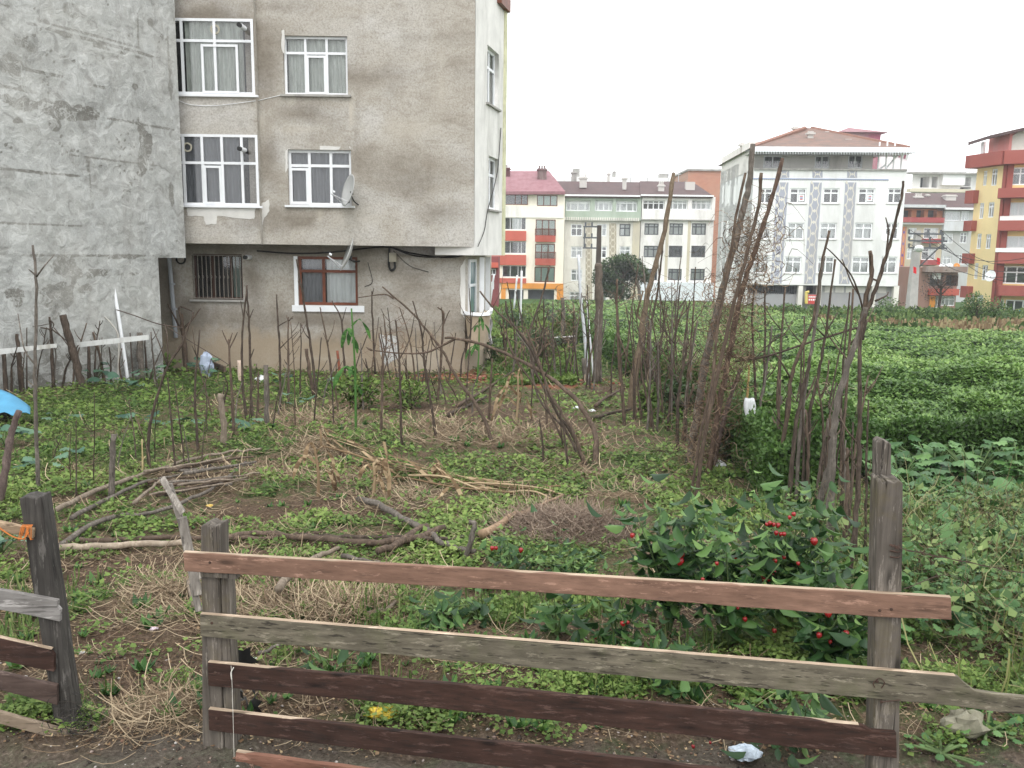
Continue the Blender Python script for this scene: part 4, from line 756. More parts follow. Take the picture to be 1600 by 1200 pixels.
# ================================================================ tan and grey blocks far right, behind
Y5=120.; F5=Fa((uvx(1395,Y5),Y5),(uvx(1471,Y5),Y5)); b5=empty('apartment_block',(uvx(1430,Y5),Y5,-4),'tan apartment block with an orange and purple carpet-pattern strip and dark red balconies','building')
TAN=mfar('tan_wall',(.52,.46,.34)); MRD=mfar('maroon_band',(.34,.07,.07)); t5=F5.hit(1430,340)[1]; te5=F5.hit(1430,326)[1]
w5=[F5.rect(*r) for r in ((1420,356,1432,373),(1417,388,1427,405),(1413,421,1423,436),(1410,452,1419,468),(1443,356,1466,373),(1440,388,1462,406),(1437,421,1445,437),(1433,448,1441,468))]
wallmesh('wall',F5,0,F5.len,BASEZ,t5,w5,[TAN,FNIL],b5,rd=.8); fbody(F5,BASEZ,te5,12,TAN,b5)
for i,r in enumerate(w5): fwin(b5,F5,r,(.5,),.3,FWHT,FCUR if i in (0,1,4,5) else FNIL,fw=.1,rng=(.5,1) if i>=4 else None)
for x0,y0,x1,y1 in ((1440,373,1466,380),(1438,406,1462,414),(1433,437,1443,446)): fband(b5,F5,x0,y0,x1,y1,1.,MRD,'balcony')
st=strips(b5,F5,1409,1417,354,478,mfar('strip_orange',(.60,.22,.07)),mfar('strip_purple',(.16,.08,.26)),7,xs=(-9,-9))
f5t=[F5.rect(1413,328,1426,340),F5.rect(1434,328,1446,340),F5.rect(1452,328,1466,340)]
wallmesh('top_storey',F5,0,F5.len,t5,te5,f5t,[mfar('rust_wall',(.5,.2,.1)),FNIL],b5,rd=1.,d=-.4); fband(b5,F5,1403,340,1471,348,.9,MRD,'parapet'); fband(b5,F5,1403,348.3,1471,351,.6,FWHT,'awning'); fband(b5,F5,1403,320.5,1471,325,1.3,mpaint('zinc',(.55,.57,.58)),'eaves')
b6=empty('apartment_block',(uvx(1492,Y5),Y5,-4),'narrow grey apartment block with white windows, between the tan and the yellow ones','building'); F6=Fa((uvx(1471.5,Y5),Y5),(uvx(1525,Y5),Y5)); GRY=mfar('grey_wall',(.50,.52,.52)); w6=[F6.rect(*r) for r in ((1475,365,1489,380),(1473,400,1486,414),(1500,363,1511,380),(1498,397,1508,413),(1473,432,1485,446))]
f6t=[F6.rect(1475,330,1500,345),F6.rect(1502,330,1514,345)]
wallmesh('wall',F6,0,F6.len,BASEZ,F6.hit(1490,328)[1],w6+f6t,[GRY,FNIL],b6,rd=.5); fbody(F6,BASEZ,F6.hit(1490,326)[1],12,GRY,b6)
for i,r in enumerate(w6+f6t): fwin(b6,F6,r,(.5,),.3,FWHT,FCUR if i not in(2,3) else FNIL,fw=.1)
fband(b6,F6,1471.5,347,1515,361,.6,mfar('grey_band',(.60,.62,.64)),'parapet'); fband(b6,F6,1471.5,325,1515,328,1.,FWHT,'eaves')
rf=hip(b5,1403,1471,1403,1471,321,301,Y5,Y5+12,RDK); rg=hip(b6,1471.2,1530,1471.2,1530,325,301,Y5,Y5+12,RDK)
chimney(rf,1430,306,1442,314,Y5+3,PLC,True); chimney(rg,1478,304,1494,318,Y5+2.5,PLC,False); chimney(rf,1447,303,1452,312,Y5+4,PLC,False)
# raw concrete storeys behind
Y6=150.; bc=empty('unfinished_building',(uvx(1470,Y6),Y6,-5),'unfinished white concrete storeys standing above the dark roofs','building'); F6b=Fa((uvx(1416,Y6),Y6),(uvx(1530,Y6),Y6)); hh=[F6b.rect(*r) for r in ((1438,276,1452,293),(1456,276,1465,293),(1505,277,1517,291),(1500,292,1517,298))]
wallmesh('wall',F6b,0,F6b.len,-7,F6b.hit(1470,273)[1],hh,[mfar('raw_white',(.74,.74,.73)),FNIL],bc,rd=2.5); mb=MB(); r=F6b.rect(1469,266,1504,290); mb.fbox(F6b,r[0],r[1],r[2],r[3],0,1.); mb.build('upper_block',mfar('distant_white',(.86,.86,.86)),bc); fband(bc,F6b,1416,296,1512,301,1.5,mfar('beige_wall',(.60,.55,.42)),'ledge'); fband(bc,F6b,1416,270,1530,273,1.5,CONC,'roof_slab')
# low ruin with dishes
Y7=86.; br_=empty('ramshackle_house',(uvx(1470,Y7),Y7,-2.8),'low ramshackle brick house with dishes on its flat roof, far right','house'); F7=Fa((uvx(1441,Y7),Y7),(uvx(1500,Y7),Y7)); h7=[F7.rect(*r) for r in ((1453,430,1474,447),(1478,430,1497,447),(1455,463,1466,481),(1470,463,1492,478))]
wallmesh('wall',F7,0,F7.len,-4.5,F7.hit(1470,418)[1],h7,[mfar('ruddy_wall',(.33,.20,.16)),FNIL],br_,rd=1.2); fbody(F7,-4.5,F7.hit(1470,418)[1],7,mfar('ruddy_wall',(.3,.2,.16)),br_); fband(br_,F7,1441,416,1502,425,1.2,mfar('slab_brown',(.28,.20,.17)),'roof_slab'); fband(br_,F7,1450,451,1494,461,.6,REDP,'balcony'); fband(br_,F7,1452,462,1461,480,.08,ORG,'panel')
fwin(br_,F7,h7[2],(.5,),.3); fwin(br_,F7,h7[3],(.3,.6),.3)
mb=MB(); r=F7.rect(1456,427,1466,436); mb.fbox(F7,r[0],r[1],r[2],r[3],.0,.5); mb.build('air_conditioner',FWHT,br_)
for x,n_ in ((1472,'leftmost'),(1484,'middle'),(1495,'rightmost')): dish(P(x,415,Y7-1),(-.3,-.8,.45),.28,n_+' of the three small dishes on the low ramshackle house roof',mat=FWHT if x<1490 else ORG,wallpt=P(x,419,Y7-.9))
# ================================================================ yellow and red block at the right edge
c7=(uvx(1562,66.),66.); l7=(uvx(1515,69.),69.); r7=(uvx(1760,62.),62.)
b7=empty('yellow_block',(c7[0],c7[1],-2),'yellow apartment block with dark red balconies and corner strips, at the right edge','building')
F8=Fa(l7,c7); F9=Fa(c7,r7); YEL=mfar('yellow_wall',(.86,.62,.29),(.75,.5,.25)); RDD=mfar('deep_red',(.33,.095,.078),(.22,.05,.045)); WY=mfar('light_yellow',(.86,.70,.38),(.75,.58,.3))
t8=F8.hit(1540,262)[1]
w8=[F8.rect(*r) for r in ((1536,267,1542,290),(1549,264,1558,290),(1530,317,1537,342),(1544,316,1553,340),(1526,365,1533,389),(1540,366,1548,389),(1522,411,1528,436),(1534,414,1543,438),(1513+2,460,1522,478),(1526,461,1536,476))]
wallmesh('wall',F8,0,F8.len,BASEZ+1,t8,w8,[WY,FNIL],b7,rd=.4)
for i,r in enumerate(w8): fwin(b7,F8,r,(.5,),.3,FWHT,FCUR if i not in(6,7) else FNIL,fw=.09)
w9=[F9.rect(*r) for r in ((1581,261,1625,289),(1577,316,1625,338),(1560,369,1640,388),(1555,416,1640,444),(1553,468,1568,500),(1570,469,1640,500))]
wallmesh('wall',F9,0,F9.len,BASEZ+1,t8,w9,[YEL,FNIL],b7,rd=.6)
for i,r in enumerate(w9): fwin(b7,F9,r,(.2,.4,.6,.8) if i in(2,3,5) else (.3,.6),.35 if i in (0,3) else None,FWHT,(FNIL if i in(0,3,4,5) else FCUR),fw=.1)
for y0,y1,d in ((294,309,1.5),(345,361,1.5),(395,413,1.2),(448,464,1.2)): 
    fband(b7,F9,1560,y0,1760,y1,d,RDD,'balcony')
fband(b7,F9,1556,388.5,1760,395,1.25,FWHT,'balcony_front'); fband(b7,F9,1563,338,1760,344.8,1.3,mfar('railing_white',(.75,.75,.74)),'railing',1.2)
for (x0,y0,x1,y1) in ((1562,264,1565,445),(1549,345,1556,470)): pass
mb=MB(); s=F8.len; mb.fbox(F8,s-.3,s,BASEZ+1,t8,-.1,.12); mb.build('corner_strip',RDD,b7); mb=MB(); mb.fbox(F9,0,.4,BASEZ+1,t8,-.1,.14); mb.build('corner_strip',RDD,b7)
for y0,y1 in ((298,318),(345,361),(396,412),(447,465)): fband(b7,F8,1516-(y0-298)*.05,y0,1529-(y0-298)*.06,y1,.5,RDD,'balcony',0)
mb=MB(); z0=t8; z1=F8.hit(1540,242)[1]; mb.fbox(F8,-.3,F8.len+.3,z0,z1,-8,.9); mb.fbox(F9,-.3,F9.len,z0,z1,-8,.9); mb.build('cornice',RDD,b7)
z2=F9.hit(1590,200)[1]; mb=MB(); mb.fbox(F8,F8.len*.35,F8.len,z1,z1+1.4,-6,.1); mb.build('attic_wall',mfar('attic_red',(.55,.22,.2)),b7); rr=F8.rect(1536,222,1541,241); fband(b7,F8,1535,222,1540,241,.16,FWHT,'attic_window')
mb=MB(); a=F9.hit(1547,240);b_=F9.hit(1600,200); mb.fpoly(F9,[(0,z1),(F9.len,z1),(F9.len,b_[1]+1.5),(b_[0],b_[1]+.0),(0,F9.hit(1550,215)[1])],-5,-.1); mb.build('gable',mpaint('mouldy_plaster',(.62,.62,.56),.9,.15,.8,grime=(.25,.25,.2)),b7)
mb=MB(); p0=P(1513,222,69.3);p1=P(1548,211,66);p2=P(1600,199,65);p3=P(1700,176,63.5); dz=Vector((0,0,-.22))
for a,b_ in ((p0,p1),(p1,p2),(p2,p3)):
    off=Vector((.6,1.6,.1)); mb.quad(a,b_,b_+off,a+off); mb.quad(a+dz,b_+dz,b_,a); mb.quad(a+dz,b_+dz,b_+off+dz,a+off+dz)
mb.build('roof',RDK,b7)
dish(P(1547,431,64.),(-.85,-.5,.2),.42,'big pale satellite dish on the corner of the yellow block',mat=FWHT,wallpt=P(1556,442,65.5))
r=F9.rect(1592,484,1600,494); mb=MB(); mb.fbox(F9,r[0],r[1],r[2],r[3],-.1,.0); mb.build('blue_crate',mpaint('blue_box',(.05,.25,.6)),b7)
# ================================================================ utility poles and their wires
def pole(px,yt,yb,Y,w0,w1,mat,label,name='utility_pole'):
    e=empty(name,(uvx(px,Y),Y,gz(uvx(px,Y),Y)),label,'utility pole'); a=P(px,yb,Y); b_=P(px+ (yb-yt)*.012*0,yt,Y); b_.x=a.x; mb=MB(); mb.prism(Vector((a.x,Y,gz(a.x,Y)-.3)),b_,w0,w1); mb.build('shaft',mat,e); return e,b_
e,t=pole(933,352,478,60,.42,.28,mpaint('dark_wood_pole',(.07,.055,.045),.9,.3,3),'dark square utility pole with small crossarms, before the patterned block')
mb=MB()
for z in (.15,.9,1.6): mb.box((t.x-1.1,t.y-.05,t.z-z),(t.x+.15,t.y+.05,t.z-z+.1)); mb.tube([(t.x-.95,t.y,t.z-z),(t.x-.95,t.y,t.z-z+.35)],.06,6); mb.tube([(t.x-.5,t.y,t.z-z),(t.x-.5,t.y,t.z-z+.35)],.06,6)
mb.box((t.x-1.05,t.y-.03,t.z-1.6),(t.x-.97,t.y+.03,t.z-.1)); mb.build('crossarm',FDK,e)
e,t=pole(1424,360,478,58,.62,.32,mpaint('concrete_pole',(.40,.39,.37),.9,.15,2),'tapered concrete utility pole with three crossarms, before the tan block')
mb=MB(); wires=[]
for y,xr in ((365,1475),(376,1480),(387,1480)):
    a=P(1420,y,58);b_=P(xr,y+1,57.2); mb.prism(a,b_,.11); 
    for q in (0,.55,.9): p=a.lerp(b_,q); mb.tube([p,p+Vector((0,0,.28))],.07,6); wires.append(p+Vector((0,0,.28)))
mb.tube([P(1428,425,58),P(1470,384,57.2)],.05,5); mb.tube([P(1472,362,57.2),P(1472,390,57.2)],.06,5); mb.build('crossarm',FDK,e)
mb=MB(); mb.lathe(P(1436,390,57),(-.2,-.6,-.8),[(.01,.1),(.22,.05),(.3,-.05),(.28,-.15)],10); mb.tube([P(1427,392,58),P(1436,389,57)],.04,5); mb.build('lamp_head',FWHT,e)
mb=MB()
for i,wp in enumerate(wires[::2]):
    q=P(1640,395+i*9,50); mb.tube([wp.lerp(q,k/8)+Vector((0,0,-1.2*math.sin(math.pi*k/8))) for k in range(9)],.02,3)
mb.build('cable',BLK,e)
# flags on the pole
FLG=mpaint('flag_red',(.65,.03,.04),.8)
for i,(x,y) in enumerate(((1427,416),(1464,402))):
    o=MB(); V_=[P(x+a*1.3,y+b_*2.5+a*.6,57.1)+Vector((0,.05*math.sin(a*1.7),0)) for a in range(5) for b_ in range(5)]; o.add(V_,[(a*5+b_,a*5+5+b_,a*5+6+b_,a*5+b_+1) for a in range(4) for b_ in range(4)]); oo=o.build('flag',FLG,None,P(x,y,57.1)); tag(oo,('red flag hanging on the concrete utility pole','small red flag above the low ramshackle house')[i],'flag')
# ================================================================ trees and shrubs
BARK=mbark('bark_dark',(.025,.018,.014),(.13,.10,.078)); BARKL=mbark('bark_light',(.12,.095,.07),(.34,.28,.22)); BARKR=mbark('bark_red',(.042,.030,.023),(.185,.135,.10)); BARKG=mbark('bark_grey',(.05,.043,.036),(.235,.205,.175))
TLEAF=mleaf('tree_leaves',[(0,(.020,.045,.014)),(.5,(.045,.09,.025)),(1,(.10,.17,.045))])
def crown(name,parent,c,rx,ry,rz,n,size,mat,seed=0,hole=.465):
    r=np.random.default_rng(seed); k=int(n*3); p=r.normal(size=(k,3)); p/=np.linalg.norm(p,axis=1)[:,None]; rad=r.random(k)**.45; q=p*rad[:,None]
    nz=fbm(q[:,0]*2.3+seed*5+q[:,2]*1.7,q[:,1]*2.3+q[:,2]*2.1+seed,3,seed%8); ok=(nz>hole)&(rad<.72+.9*(nz-.3)); q=q[ok][:n]
    pos=q*np.array([rx,ry,rz])+np.array(c); V,F=inst(LEAF,LEAFF,pos,rotm(len(pos),.9),size*(.6+.8*r.random(len(pos)))); return npmesh(name,V,F,mat,parent,rnd=np.clip(r.random(len(pos))*.7+.3*(q[:,2]*.5+.5),0,1))
def tree(px,py,Y,h,rx,n,size,label,trunk_r=.15,name='tree',mat=None,seed=1,cat='tree',crz=None):
    x=uvx(px,Y); z=gz(x,Y); e=empty(name,(x,Y,z),label,cat); mb=MB(); mb.tube(cr([(x,Y,z-.2),(x+.1,Y,z+h*.35),(x,Y,z+h*.8)]),[trunk_r*(1-.12*i/1.6) if i<9 else trunk_r*.3 for i in range(11)],8)
    for k in range(7):
        a=k*2.4; mb.tube(cr([(x,Y,z+h*(.3+.05*k)),(x+math.cos(a)*rx*.4,Y+math.sin(a)*rx*.4,z+h*(.5+.05*k)),(x+math.cos(a)*rx*.75,Y+math.sin(a)*rx*.75,z+h*(.62+.04*k))],4),[trunk_r*.5*(1-.1*i) for i in range(9)],5)
    mb.build('trunk',BARK,e); crz=crz or h*.5; crown('crown',e,(x,Y,z+h-crz),rx,rx,crz,n,size,mat or TLEAF,seed); return e
tree(974,440,92,5.2,3.3,9000,.26,'rounded dark green bushy tree in front of the patterned pale block',mat=TLEAF,seed=3)
tree(1474,440,80,3.6,1.8,1500,.16,'small sparse bare-looking tree before the low ramshackle house',mat=mleaf('dry_leaves',[(0,(.03,.025,.02)),(1,(.10,.09,.06))]),seed=5,hole=.5) if 0 else tree(1474,440,80,3.9,1.9,900,.14,'small sparse dark tree before the low ramshackle house',mat=mleaf('dry_leaves',[(0,(.03,.025,.02)),(1,(.10,.09,.06))]),seed=5)
BUSHES=[(1390,470,50,1.5,1.3),(1533,470,44,2.0,.8),(1558,470,44,1.8,1.1),(1372,475,48,1.0,.9),(1240,480,50,1.1,1.2),(1335,480,46,.9,1.0),(1210,485,48,.8,1.0),(1490,480,46,1.0,1.3),(1420,480,48,.9,1.1),(1300,482,48,.8,1.0),(1165,480,52,.9,1.2)]
bl=['bush below the white house corner','tall narrow bush left of the shop window on the yellow block','bush at the foot of the yellow block','low bush right of the red sign','low bush left of the red sign','bush under the beige shutters of the white house','bush at the left end of the grille','bush before the low ramshackle house','bush at the foot of the concrete utility pole','bush below the red sign','bush left of the white house front']
for i,(px,py,Y,h,rx) in enumerate(BUSHES): tree(px,py,Y,h,rx,1300,.12,'green '+bl[i],.05,'bush',mleaf('bush_leaves',[(0,(.03,.07,.02)),(.5,(.07,.15,.035)),(1,(.16,.25,.06))]),seed=20+i,cat='bush')
# ================================================================ tea field
bx=[G(1195,712),G(1090,640),G(1010,600),G(960,575),G(905,535),G(850,505),G(838,482),G(800,470)]
TY=np.array([8.3]+[b_.y for b_ in bx[1:6]]+[60,75]); TXl=np.array([bx[0].x*8.3/bx[0].y]+[b_.x for b_ in bx[1:6]]+[uvx(850,60),uvx(846,75)]); o_=np.argsort(TY); TY=TY[o_]; TXl=TXl[o_]
def tl(y): return np.interp(y,TY,TXl)
def tfar(x): return np.interp(x,[uvx(1120,60),uvx(1160,48),uvx(1230,33),uvx(1600,31),40],[64,50,34,31,29])
def tfront(x): return 8.5+.75*sstep(2.6,4.2,x)+.25*np.sin(x*1.7)+.35*np.clip(x-6,0,5)
def inside(x,y): 
    e=np.minimum(np.minimum(x-tl(y),y-tfront(x)),tfar(x)-y); return e
def ttop(x,y):
    row=.10*np.sin((y+.35*np.sin(x*.5))*2*math.pi/1.5); return gnd(x,y)+.74+(fbm(x*.9,y*.9,4,4)-.5)*.36+(fbm(x*4,y*4,3,1)-.5)*.10+row*(1-sstep(25,45,y))
tx=axis(-4,46,.5,9,.09,1.03); ty=axis(7.9,66,8,12,.08,1.012)
X,Y=np.meshgrid(tx,ty,indexing='ij'); e=inside(X,Y)
Z=gnd(X,Y)-.05+(ttop(X,Y)-.06-gnd(X,Y)+.05)*np.clip(sstep(-.02,.28,e),0,1)
nI,nJ=X.shape; I,J=np.meshgrid(np.arange(nI-1),np.arange(nJ-1),indexing='ij'); a=(I*nJ+J).ravel(); Fq_=np.stack([a,a+nJ,a+nJ+1,a+1],1); k=(e[:-1,:-1]>-.25).ravel()
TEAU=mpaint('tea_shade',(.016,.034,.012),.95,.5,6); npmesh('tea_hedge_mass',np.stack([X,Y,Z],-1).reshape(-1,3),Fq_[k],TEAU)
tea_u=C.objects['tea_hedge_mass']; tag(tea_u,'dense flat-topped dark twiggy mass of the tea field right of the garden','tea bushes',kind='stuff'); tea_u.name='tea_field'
TEA=mleaf('tea_leaves',[(0,(.055,.12,.028)),(.35,(.145,.255,.06)),(.7,(.22,.36,.09)),(1,(.36,.50,.16))],.5,.25,.35)
n=430000; u=RNG.random(n); yy=1/(1/8.2-u*(1/8.2-1/64.)); xx=tl(yy)+RNG.random(n)*(np.minimum(yy*.70+2.5,44)-tl(yy)); 
e=inside(xx,yy); k=e>.05; xx,yy,e=xx[k],yy[k],e[k]; zz=ttop(xx,yy)*np.ones(len(xx)); g_=gnd(xx,yy); zz=g_+(zz-g_)*sstep(-.05,.3,e)-RNG.random(len(xx))*.09+.03
gap=fbm(xx*1.6,yy*1.6,4,6); k=(gap>.34)|(RNG.random(len(xx))<.35); xx,yy,zz=xx[k],yy[k],zz[k]
sz=.052*(yy/8.3)**.62*(.6+.8*RNG.random(len(xx))); br=np.clip(RNG.random(len(xx))*.75+(fbm(xx*.8,yy*.8,4,2)-.5)*1.3+.12,0,1)
V,F=inst(LEAF,LEAFF,np.stack([xx,yy,zz],1),rotm(len(xx),.55),sz)
# the cut front and left faces of the hedge, their shade put into darker leaf tones
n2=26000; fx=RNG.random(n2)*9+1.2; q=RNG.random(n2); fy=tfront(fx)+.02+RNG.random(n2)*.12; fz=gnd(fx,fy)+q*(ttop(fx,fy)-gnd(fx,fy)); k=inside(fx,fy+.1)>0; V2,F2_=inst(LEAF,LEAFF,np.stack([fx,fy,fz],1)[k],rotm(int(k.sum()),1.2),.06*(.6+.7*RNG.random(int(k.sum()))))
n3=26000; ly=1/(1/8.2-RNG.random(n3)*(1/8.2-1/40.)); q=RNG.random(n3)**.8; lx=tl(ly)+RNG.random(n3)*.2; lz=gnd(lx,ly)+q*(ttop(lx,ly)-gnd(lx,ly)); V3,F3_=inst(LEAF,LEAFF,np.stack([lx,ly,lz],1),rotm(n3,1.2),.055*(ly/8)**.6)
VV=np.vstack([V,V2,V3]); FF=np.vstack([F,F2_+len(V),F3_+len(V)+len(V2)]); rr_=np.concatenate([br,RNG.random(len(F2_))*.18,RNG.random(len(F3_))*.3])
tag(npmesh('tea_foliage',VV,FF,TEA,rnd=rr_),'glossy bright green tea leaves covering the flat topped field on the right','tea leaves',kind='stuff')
# ================================================================ weeds, straw, litter on the garden floor
def gpts(n,y0,y1,pw=1.6,xl=None):
    """points over the garden floor, thinning with distance"""
    u=RNG.random(n); y=(y0**(1-pw)+u*(y1**(1-pw)-y0**(1-pw)))**(1/(1-pw)); x=(RNG.random(n)*2-1)*(y*.66+.6); k=(x<tl(y)+.3)|(y<8.6); return x[k],y[k]
def gsurf(x,y): return gnd(x,y)+((fbm(x*3.1,y*3.1,4,3)-.5)*.13+(fbm(x*11,y*11,3,5)-.5)*.06)*(1-sstep(16,40,y))
WEED=mleaf('weed_leaves',[(0,(.05,.10,.02)),(.5,(.135,.22,.045)),(1,(.28,.37,.10))],.6,.25,.3)
x,y=gpts(620000,3.55,30,1.9); dn=fbm(x*1.9,y*1.9,4,1); d2=fbm(x*6.5,y*6.5,3,2); so2=bmask(SOIL,x,y); st2=bmask(STRAW,x,y); lu=bmask(LUSH,x,y); rd=bmask(RED,x,y,.3)
pr=np.clip((dn*.6+d2*.4-.495)*12+.0,0,1)*.85; pr=pr*(1-.82*so2)*(1-.6*st2)*(1-rd); pr=np.maximum(pr,lu*.9*np.clip((d2-.36)*7,.12,1)); pr=np.maximum(pr,sstep(20,23,y)*.9); pr=np.maximum(pr,.8*sstep(2.9,3.6,x)*(y<8.5)); pr*=sstep(3.4,3.9,y+(dn-.5)*1.2); k=RNG.random(len(x))<pr; x,y,lu,dn=x[k],y[k],lu[k],dn[k]
hgt=(.01+.07*RNG.random(len(x))**1.5)*(1+1.4*lu*sstep(9,14,y)); z=gsurf(x,y)+hgt; sz=.020*(np.maximum(y,4)/4)**.72*(.4+1.7*RNG.random(len(x))**2.2)
V,F=inst(LEAF*np.array([1.25,1,1]),LEAFF,np.stack([x,y,z],1),rotm(len(x),.55),sz); tag(npmesh('weeds',V,F,WEED,rnd=np.clip(RNG.random(len(x))*.7+(dn-.4),0,1)),'low clover-like weeds growing in patches over the garden soil','weeds',kind='stuff')
GRASS=mleaf('grass_blades',[(0,(.05,.09,.02)),(.5,(.11,.19,.045)),(1,(.26,.29,.11))],.6,.25,.3)
RB_,RBF=ribbon(3,.6,.028)
Rz=lambda n,til: rotm(n,til)
def upright(n,lean=.5):
    az=RNG.random(n)*2*math.pi; l=RNG.random(n)*lean; y=np.stack([np.cos(az)*np.sin(l),np.sin(az)*np.sin(l),np.cos(l)],1); x=np.stack([-np.sin(az),np.cos(az),0*az],1); z=np.cross(x,y); return np.stack([x,y,z],2)
x,y=gpts(60000,3.9,24,1.8); dn=fbm(x*1.3+9,y*1.3,4,3); lu=bmask(LUSH,x,y); so2=bmask(SOIL,x,y); rt=sstep(2.7,3.4,x)*(y<8.3); k=RNG.random(len(x))<np.clip((dn-.5)*3+.5*lu*.5+rt*.5,0,1)*(1-so2*.8*(1-rt))*sstep(3.6,4.2,y); x,y,rt=x[k],y[k],rt[k]
V,F=inst(RB_,RBF,np.stack([x,y,gsurf(x,y)-.01],1),upright(len(x),.9),(.06+.11*RNG.random(len(x)))*(1+rt*.8)); tag(npmesh('grass',V,F,GRASS,rnd=np.repeat(RNG.random(len(x)),3)),'thin blades of grass among the weeds','grass',kind='stuff')
STR=mleaf('straw',[(0,(.08,.052,.032)),(.4,(.23,.165,.105)),(1,(.52,.42,.28))],.8,.1,.2); STRG=mleaf('grey_straw',[(0,(.09,.06,.045)),(.5,(.22,.16,.12)),(1,(.40,.32,.24))],.8,.1,.2)
RS,RSF=ribbon(5,1.0,.009); RS2,RSF2=ribbon(5,-.5,.008)
def strands(x,y,z,ln,til,mat,name,label,cat='straw'):
    h=len(x)//2; V1,F1_=inst(RS,RSF,np.stack([x,y,z],1)[:h],rotm(h,til),ln[:h]); V2,F2_=inst(RS2,RSF2,np.stack([x,y,z],1)[h:],rotm(len(x)-h,til),ln[h:]); n=len(x)
    return tag(npmesh(name,np.vstack([V1,V2]),np.vstack([F1_,F2_+len(V1)]),mat,rnd=np.repeat(RNG.random(n),5)),label,cat,kind='stuff')
x,y=gpts(260000,3.6,26,1.7); st2=bmask(STRAW,x,y,.7); dn=fbm(x*2.3+4,y*2.3,4,0); k=RNG.random(len(x))<np.clip((st2*.8+.16*sstep(.46,.56,dn))*(.3+.7*sstep(4.6,6.2,y)),0,1); x,y=x[k],y[k]
strands(x,y,gsurf(x,y)+.012+RNG.random(len(x))*.035,(.10+.22*RNG.random(len(x)))*(y/5)**.75,.22,STR,'straw','dry straw and dead stalks strewn over the garden floor')
def heap(px,py,rx,hh,n,ln,mat,name,label):
    c=G(px,py); r=np.sqrt(RNG.random(n))*rx; a=RNG.random(n)*2*math.pi; X_=c.x+r*np.cos(a);Y_=c.y+r*np.sin(a)*.9; return strands(X_,Y_,gsurf(X_,Y_)+hh*(1-(r/rx)**2)*(.4+.6*RNG.random(n))+.01,ln*(.5+RNG.random(n)),.35,mat,name,label)
heap(890,838,.62,.24,3800,.20,STRG,'dry_vine_heap','dense rounded heap of grey brown dry vines behind the pepper bushes')
heap(470,965,.55,.12,1700,.22,STR,'straw_heap','pale straw heap behind the left end of the fence'); heap(235,1125,.36,.02,260,.2,STR,'straw_heap','loose pale straw in the gateway between the two fence panels'); heap(560,955,.4,.10,700,.2,STR,'straw_heap','straw heap right of the left fence post, under the top rail'); heap(285,935,.28,.04,260,.2,STR,'straw_heap','thin straw spread by the leaning broken slat')
# stones and clods
n=9000; x=(RNG.random(n)*2-1)*3.2; y=3.0+RNG.random(n)*2.6; k=RNG.random(n)<np.clip(1-(y-3.6)/2.,.12,1); x,y=x[k],y[k]
ICO=np.array([(0,0,1),(.9,0,.3),(.3,.85,.3),(-.7,.5,.35),(-.75,-.5,.25),(.3,-.85,.3),(0,0,-.6)]); ICF=[(0,1,2,2),(0,2,3,3),(0,3,4,4),(0,4,5,5),(0,5,1,1),(6,2,1,1),(6,3,2,2),(6,4,3,3),(6,5,4,4),(6,1,5,5)]
def tri(F): F=np.asarray(F); return F[:,:3]
V,F=inst(ICO*np.array([1,.8,.6]),[f[:3] for f in ICF],np.stack([x,y,gsurf(x,y)+.002],1),rotm(len(x),.5),.004+.014*RNG.random(len(x))**3)
tag(npmesh('pebbles',V,F,mleaf('stones',[(0,(.03,.024,.02)),(.55,(.10,.08,.065)),(.8,(.22,.13,.09)),(1,(.5,.48,.45))],.9,0,.2),rnd=np.repeat(RNG.random(len(x)),10)),'small stones and dark clods on the soil near the gateway','stones',kind='stuff')
c=G(800,592); n=1500; x=c.x+RNG.normal(size=n)*1.1; y=c.y+RNG.normal(size=n)*.5; V,F=inst(ICO*np.array([1,.7,.5]),[f[:3] for f in ICF],np.stack([x,y,gsurf(x,y)+.02],1),rotm(n,.6),.03+.07*RNG.random(n)**2)
tag(npmesh('brick_rubble',V,F,mleaf('rubble',[(0,(.13,.05,.03)),(.6,(.32,.13,.08)),(1,(.45,.28,.2))],.95,0,.1),rnd=np.repeat(RNG.random(n),10)),'orange red brick rubble spread at the foot of the balcony','rubble',kind='stuff')
# dry grass and weeds on the strip between the tea and the far houses
n=34000; x=uvx(1120,1)*40+RNG.random(n)*34; y=32+RNG.random(n)*24; k=(y>tfar(x)-.2)&(x<y*.7); x,y=x[k],y[k]; dn=fbm(x*.5,y*.5,4,1); tan_=sstep(.44,.52,dn)*(y<42)
k=tan_>.5; hgt=.35+.6*RNG.random(int(k.sum())); V,F=inst(RB_*np.array([2.2,1,1]),RBF,np.stack([x[k],y[k],gnd(x[k],y[k])],1),upright(int(k.sum()),.7),hgt); tag(npmesh('dry_grass',V,F,mleaf('dry_grass',[(0,(.14,.09,.05)),(.5,(.30,.22,.13)),(1,(.42,.36,.2))],.9,.1,.1),rnd=np.repeat(RNG.random(int(k.sum())),3)),'tan dry grass standing along the far edge of the tea field','grass',kind='stuff')
k=~k; V,F=inst(LEAF,LEAFF,np.stack([x[k],y[k],gnd(x[k],y[k])+RNG.random(int(k.sum()))*.7],1),rotm(int(k.sum()),1.),.18+.2*RNG.random(int(k.sum()))); tag(npmesh('rough_weeds',V,F,mleaf('rough_weeds',[(0,(.04,.08,.025)),(.5,(.10,.16,.05)),(1,(.22,.27,.10))],.8,.2,.1),rnd=RNG.random(int(k.sum()))),'rough green weeds beyond the tea field, below the far houses','weeds',kind='stuff')

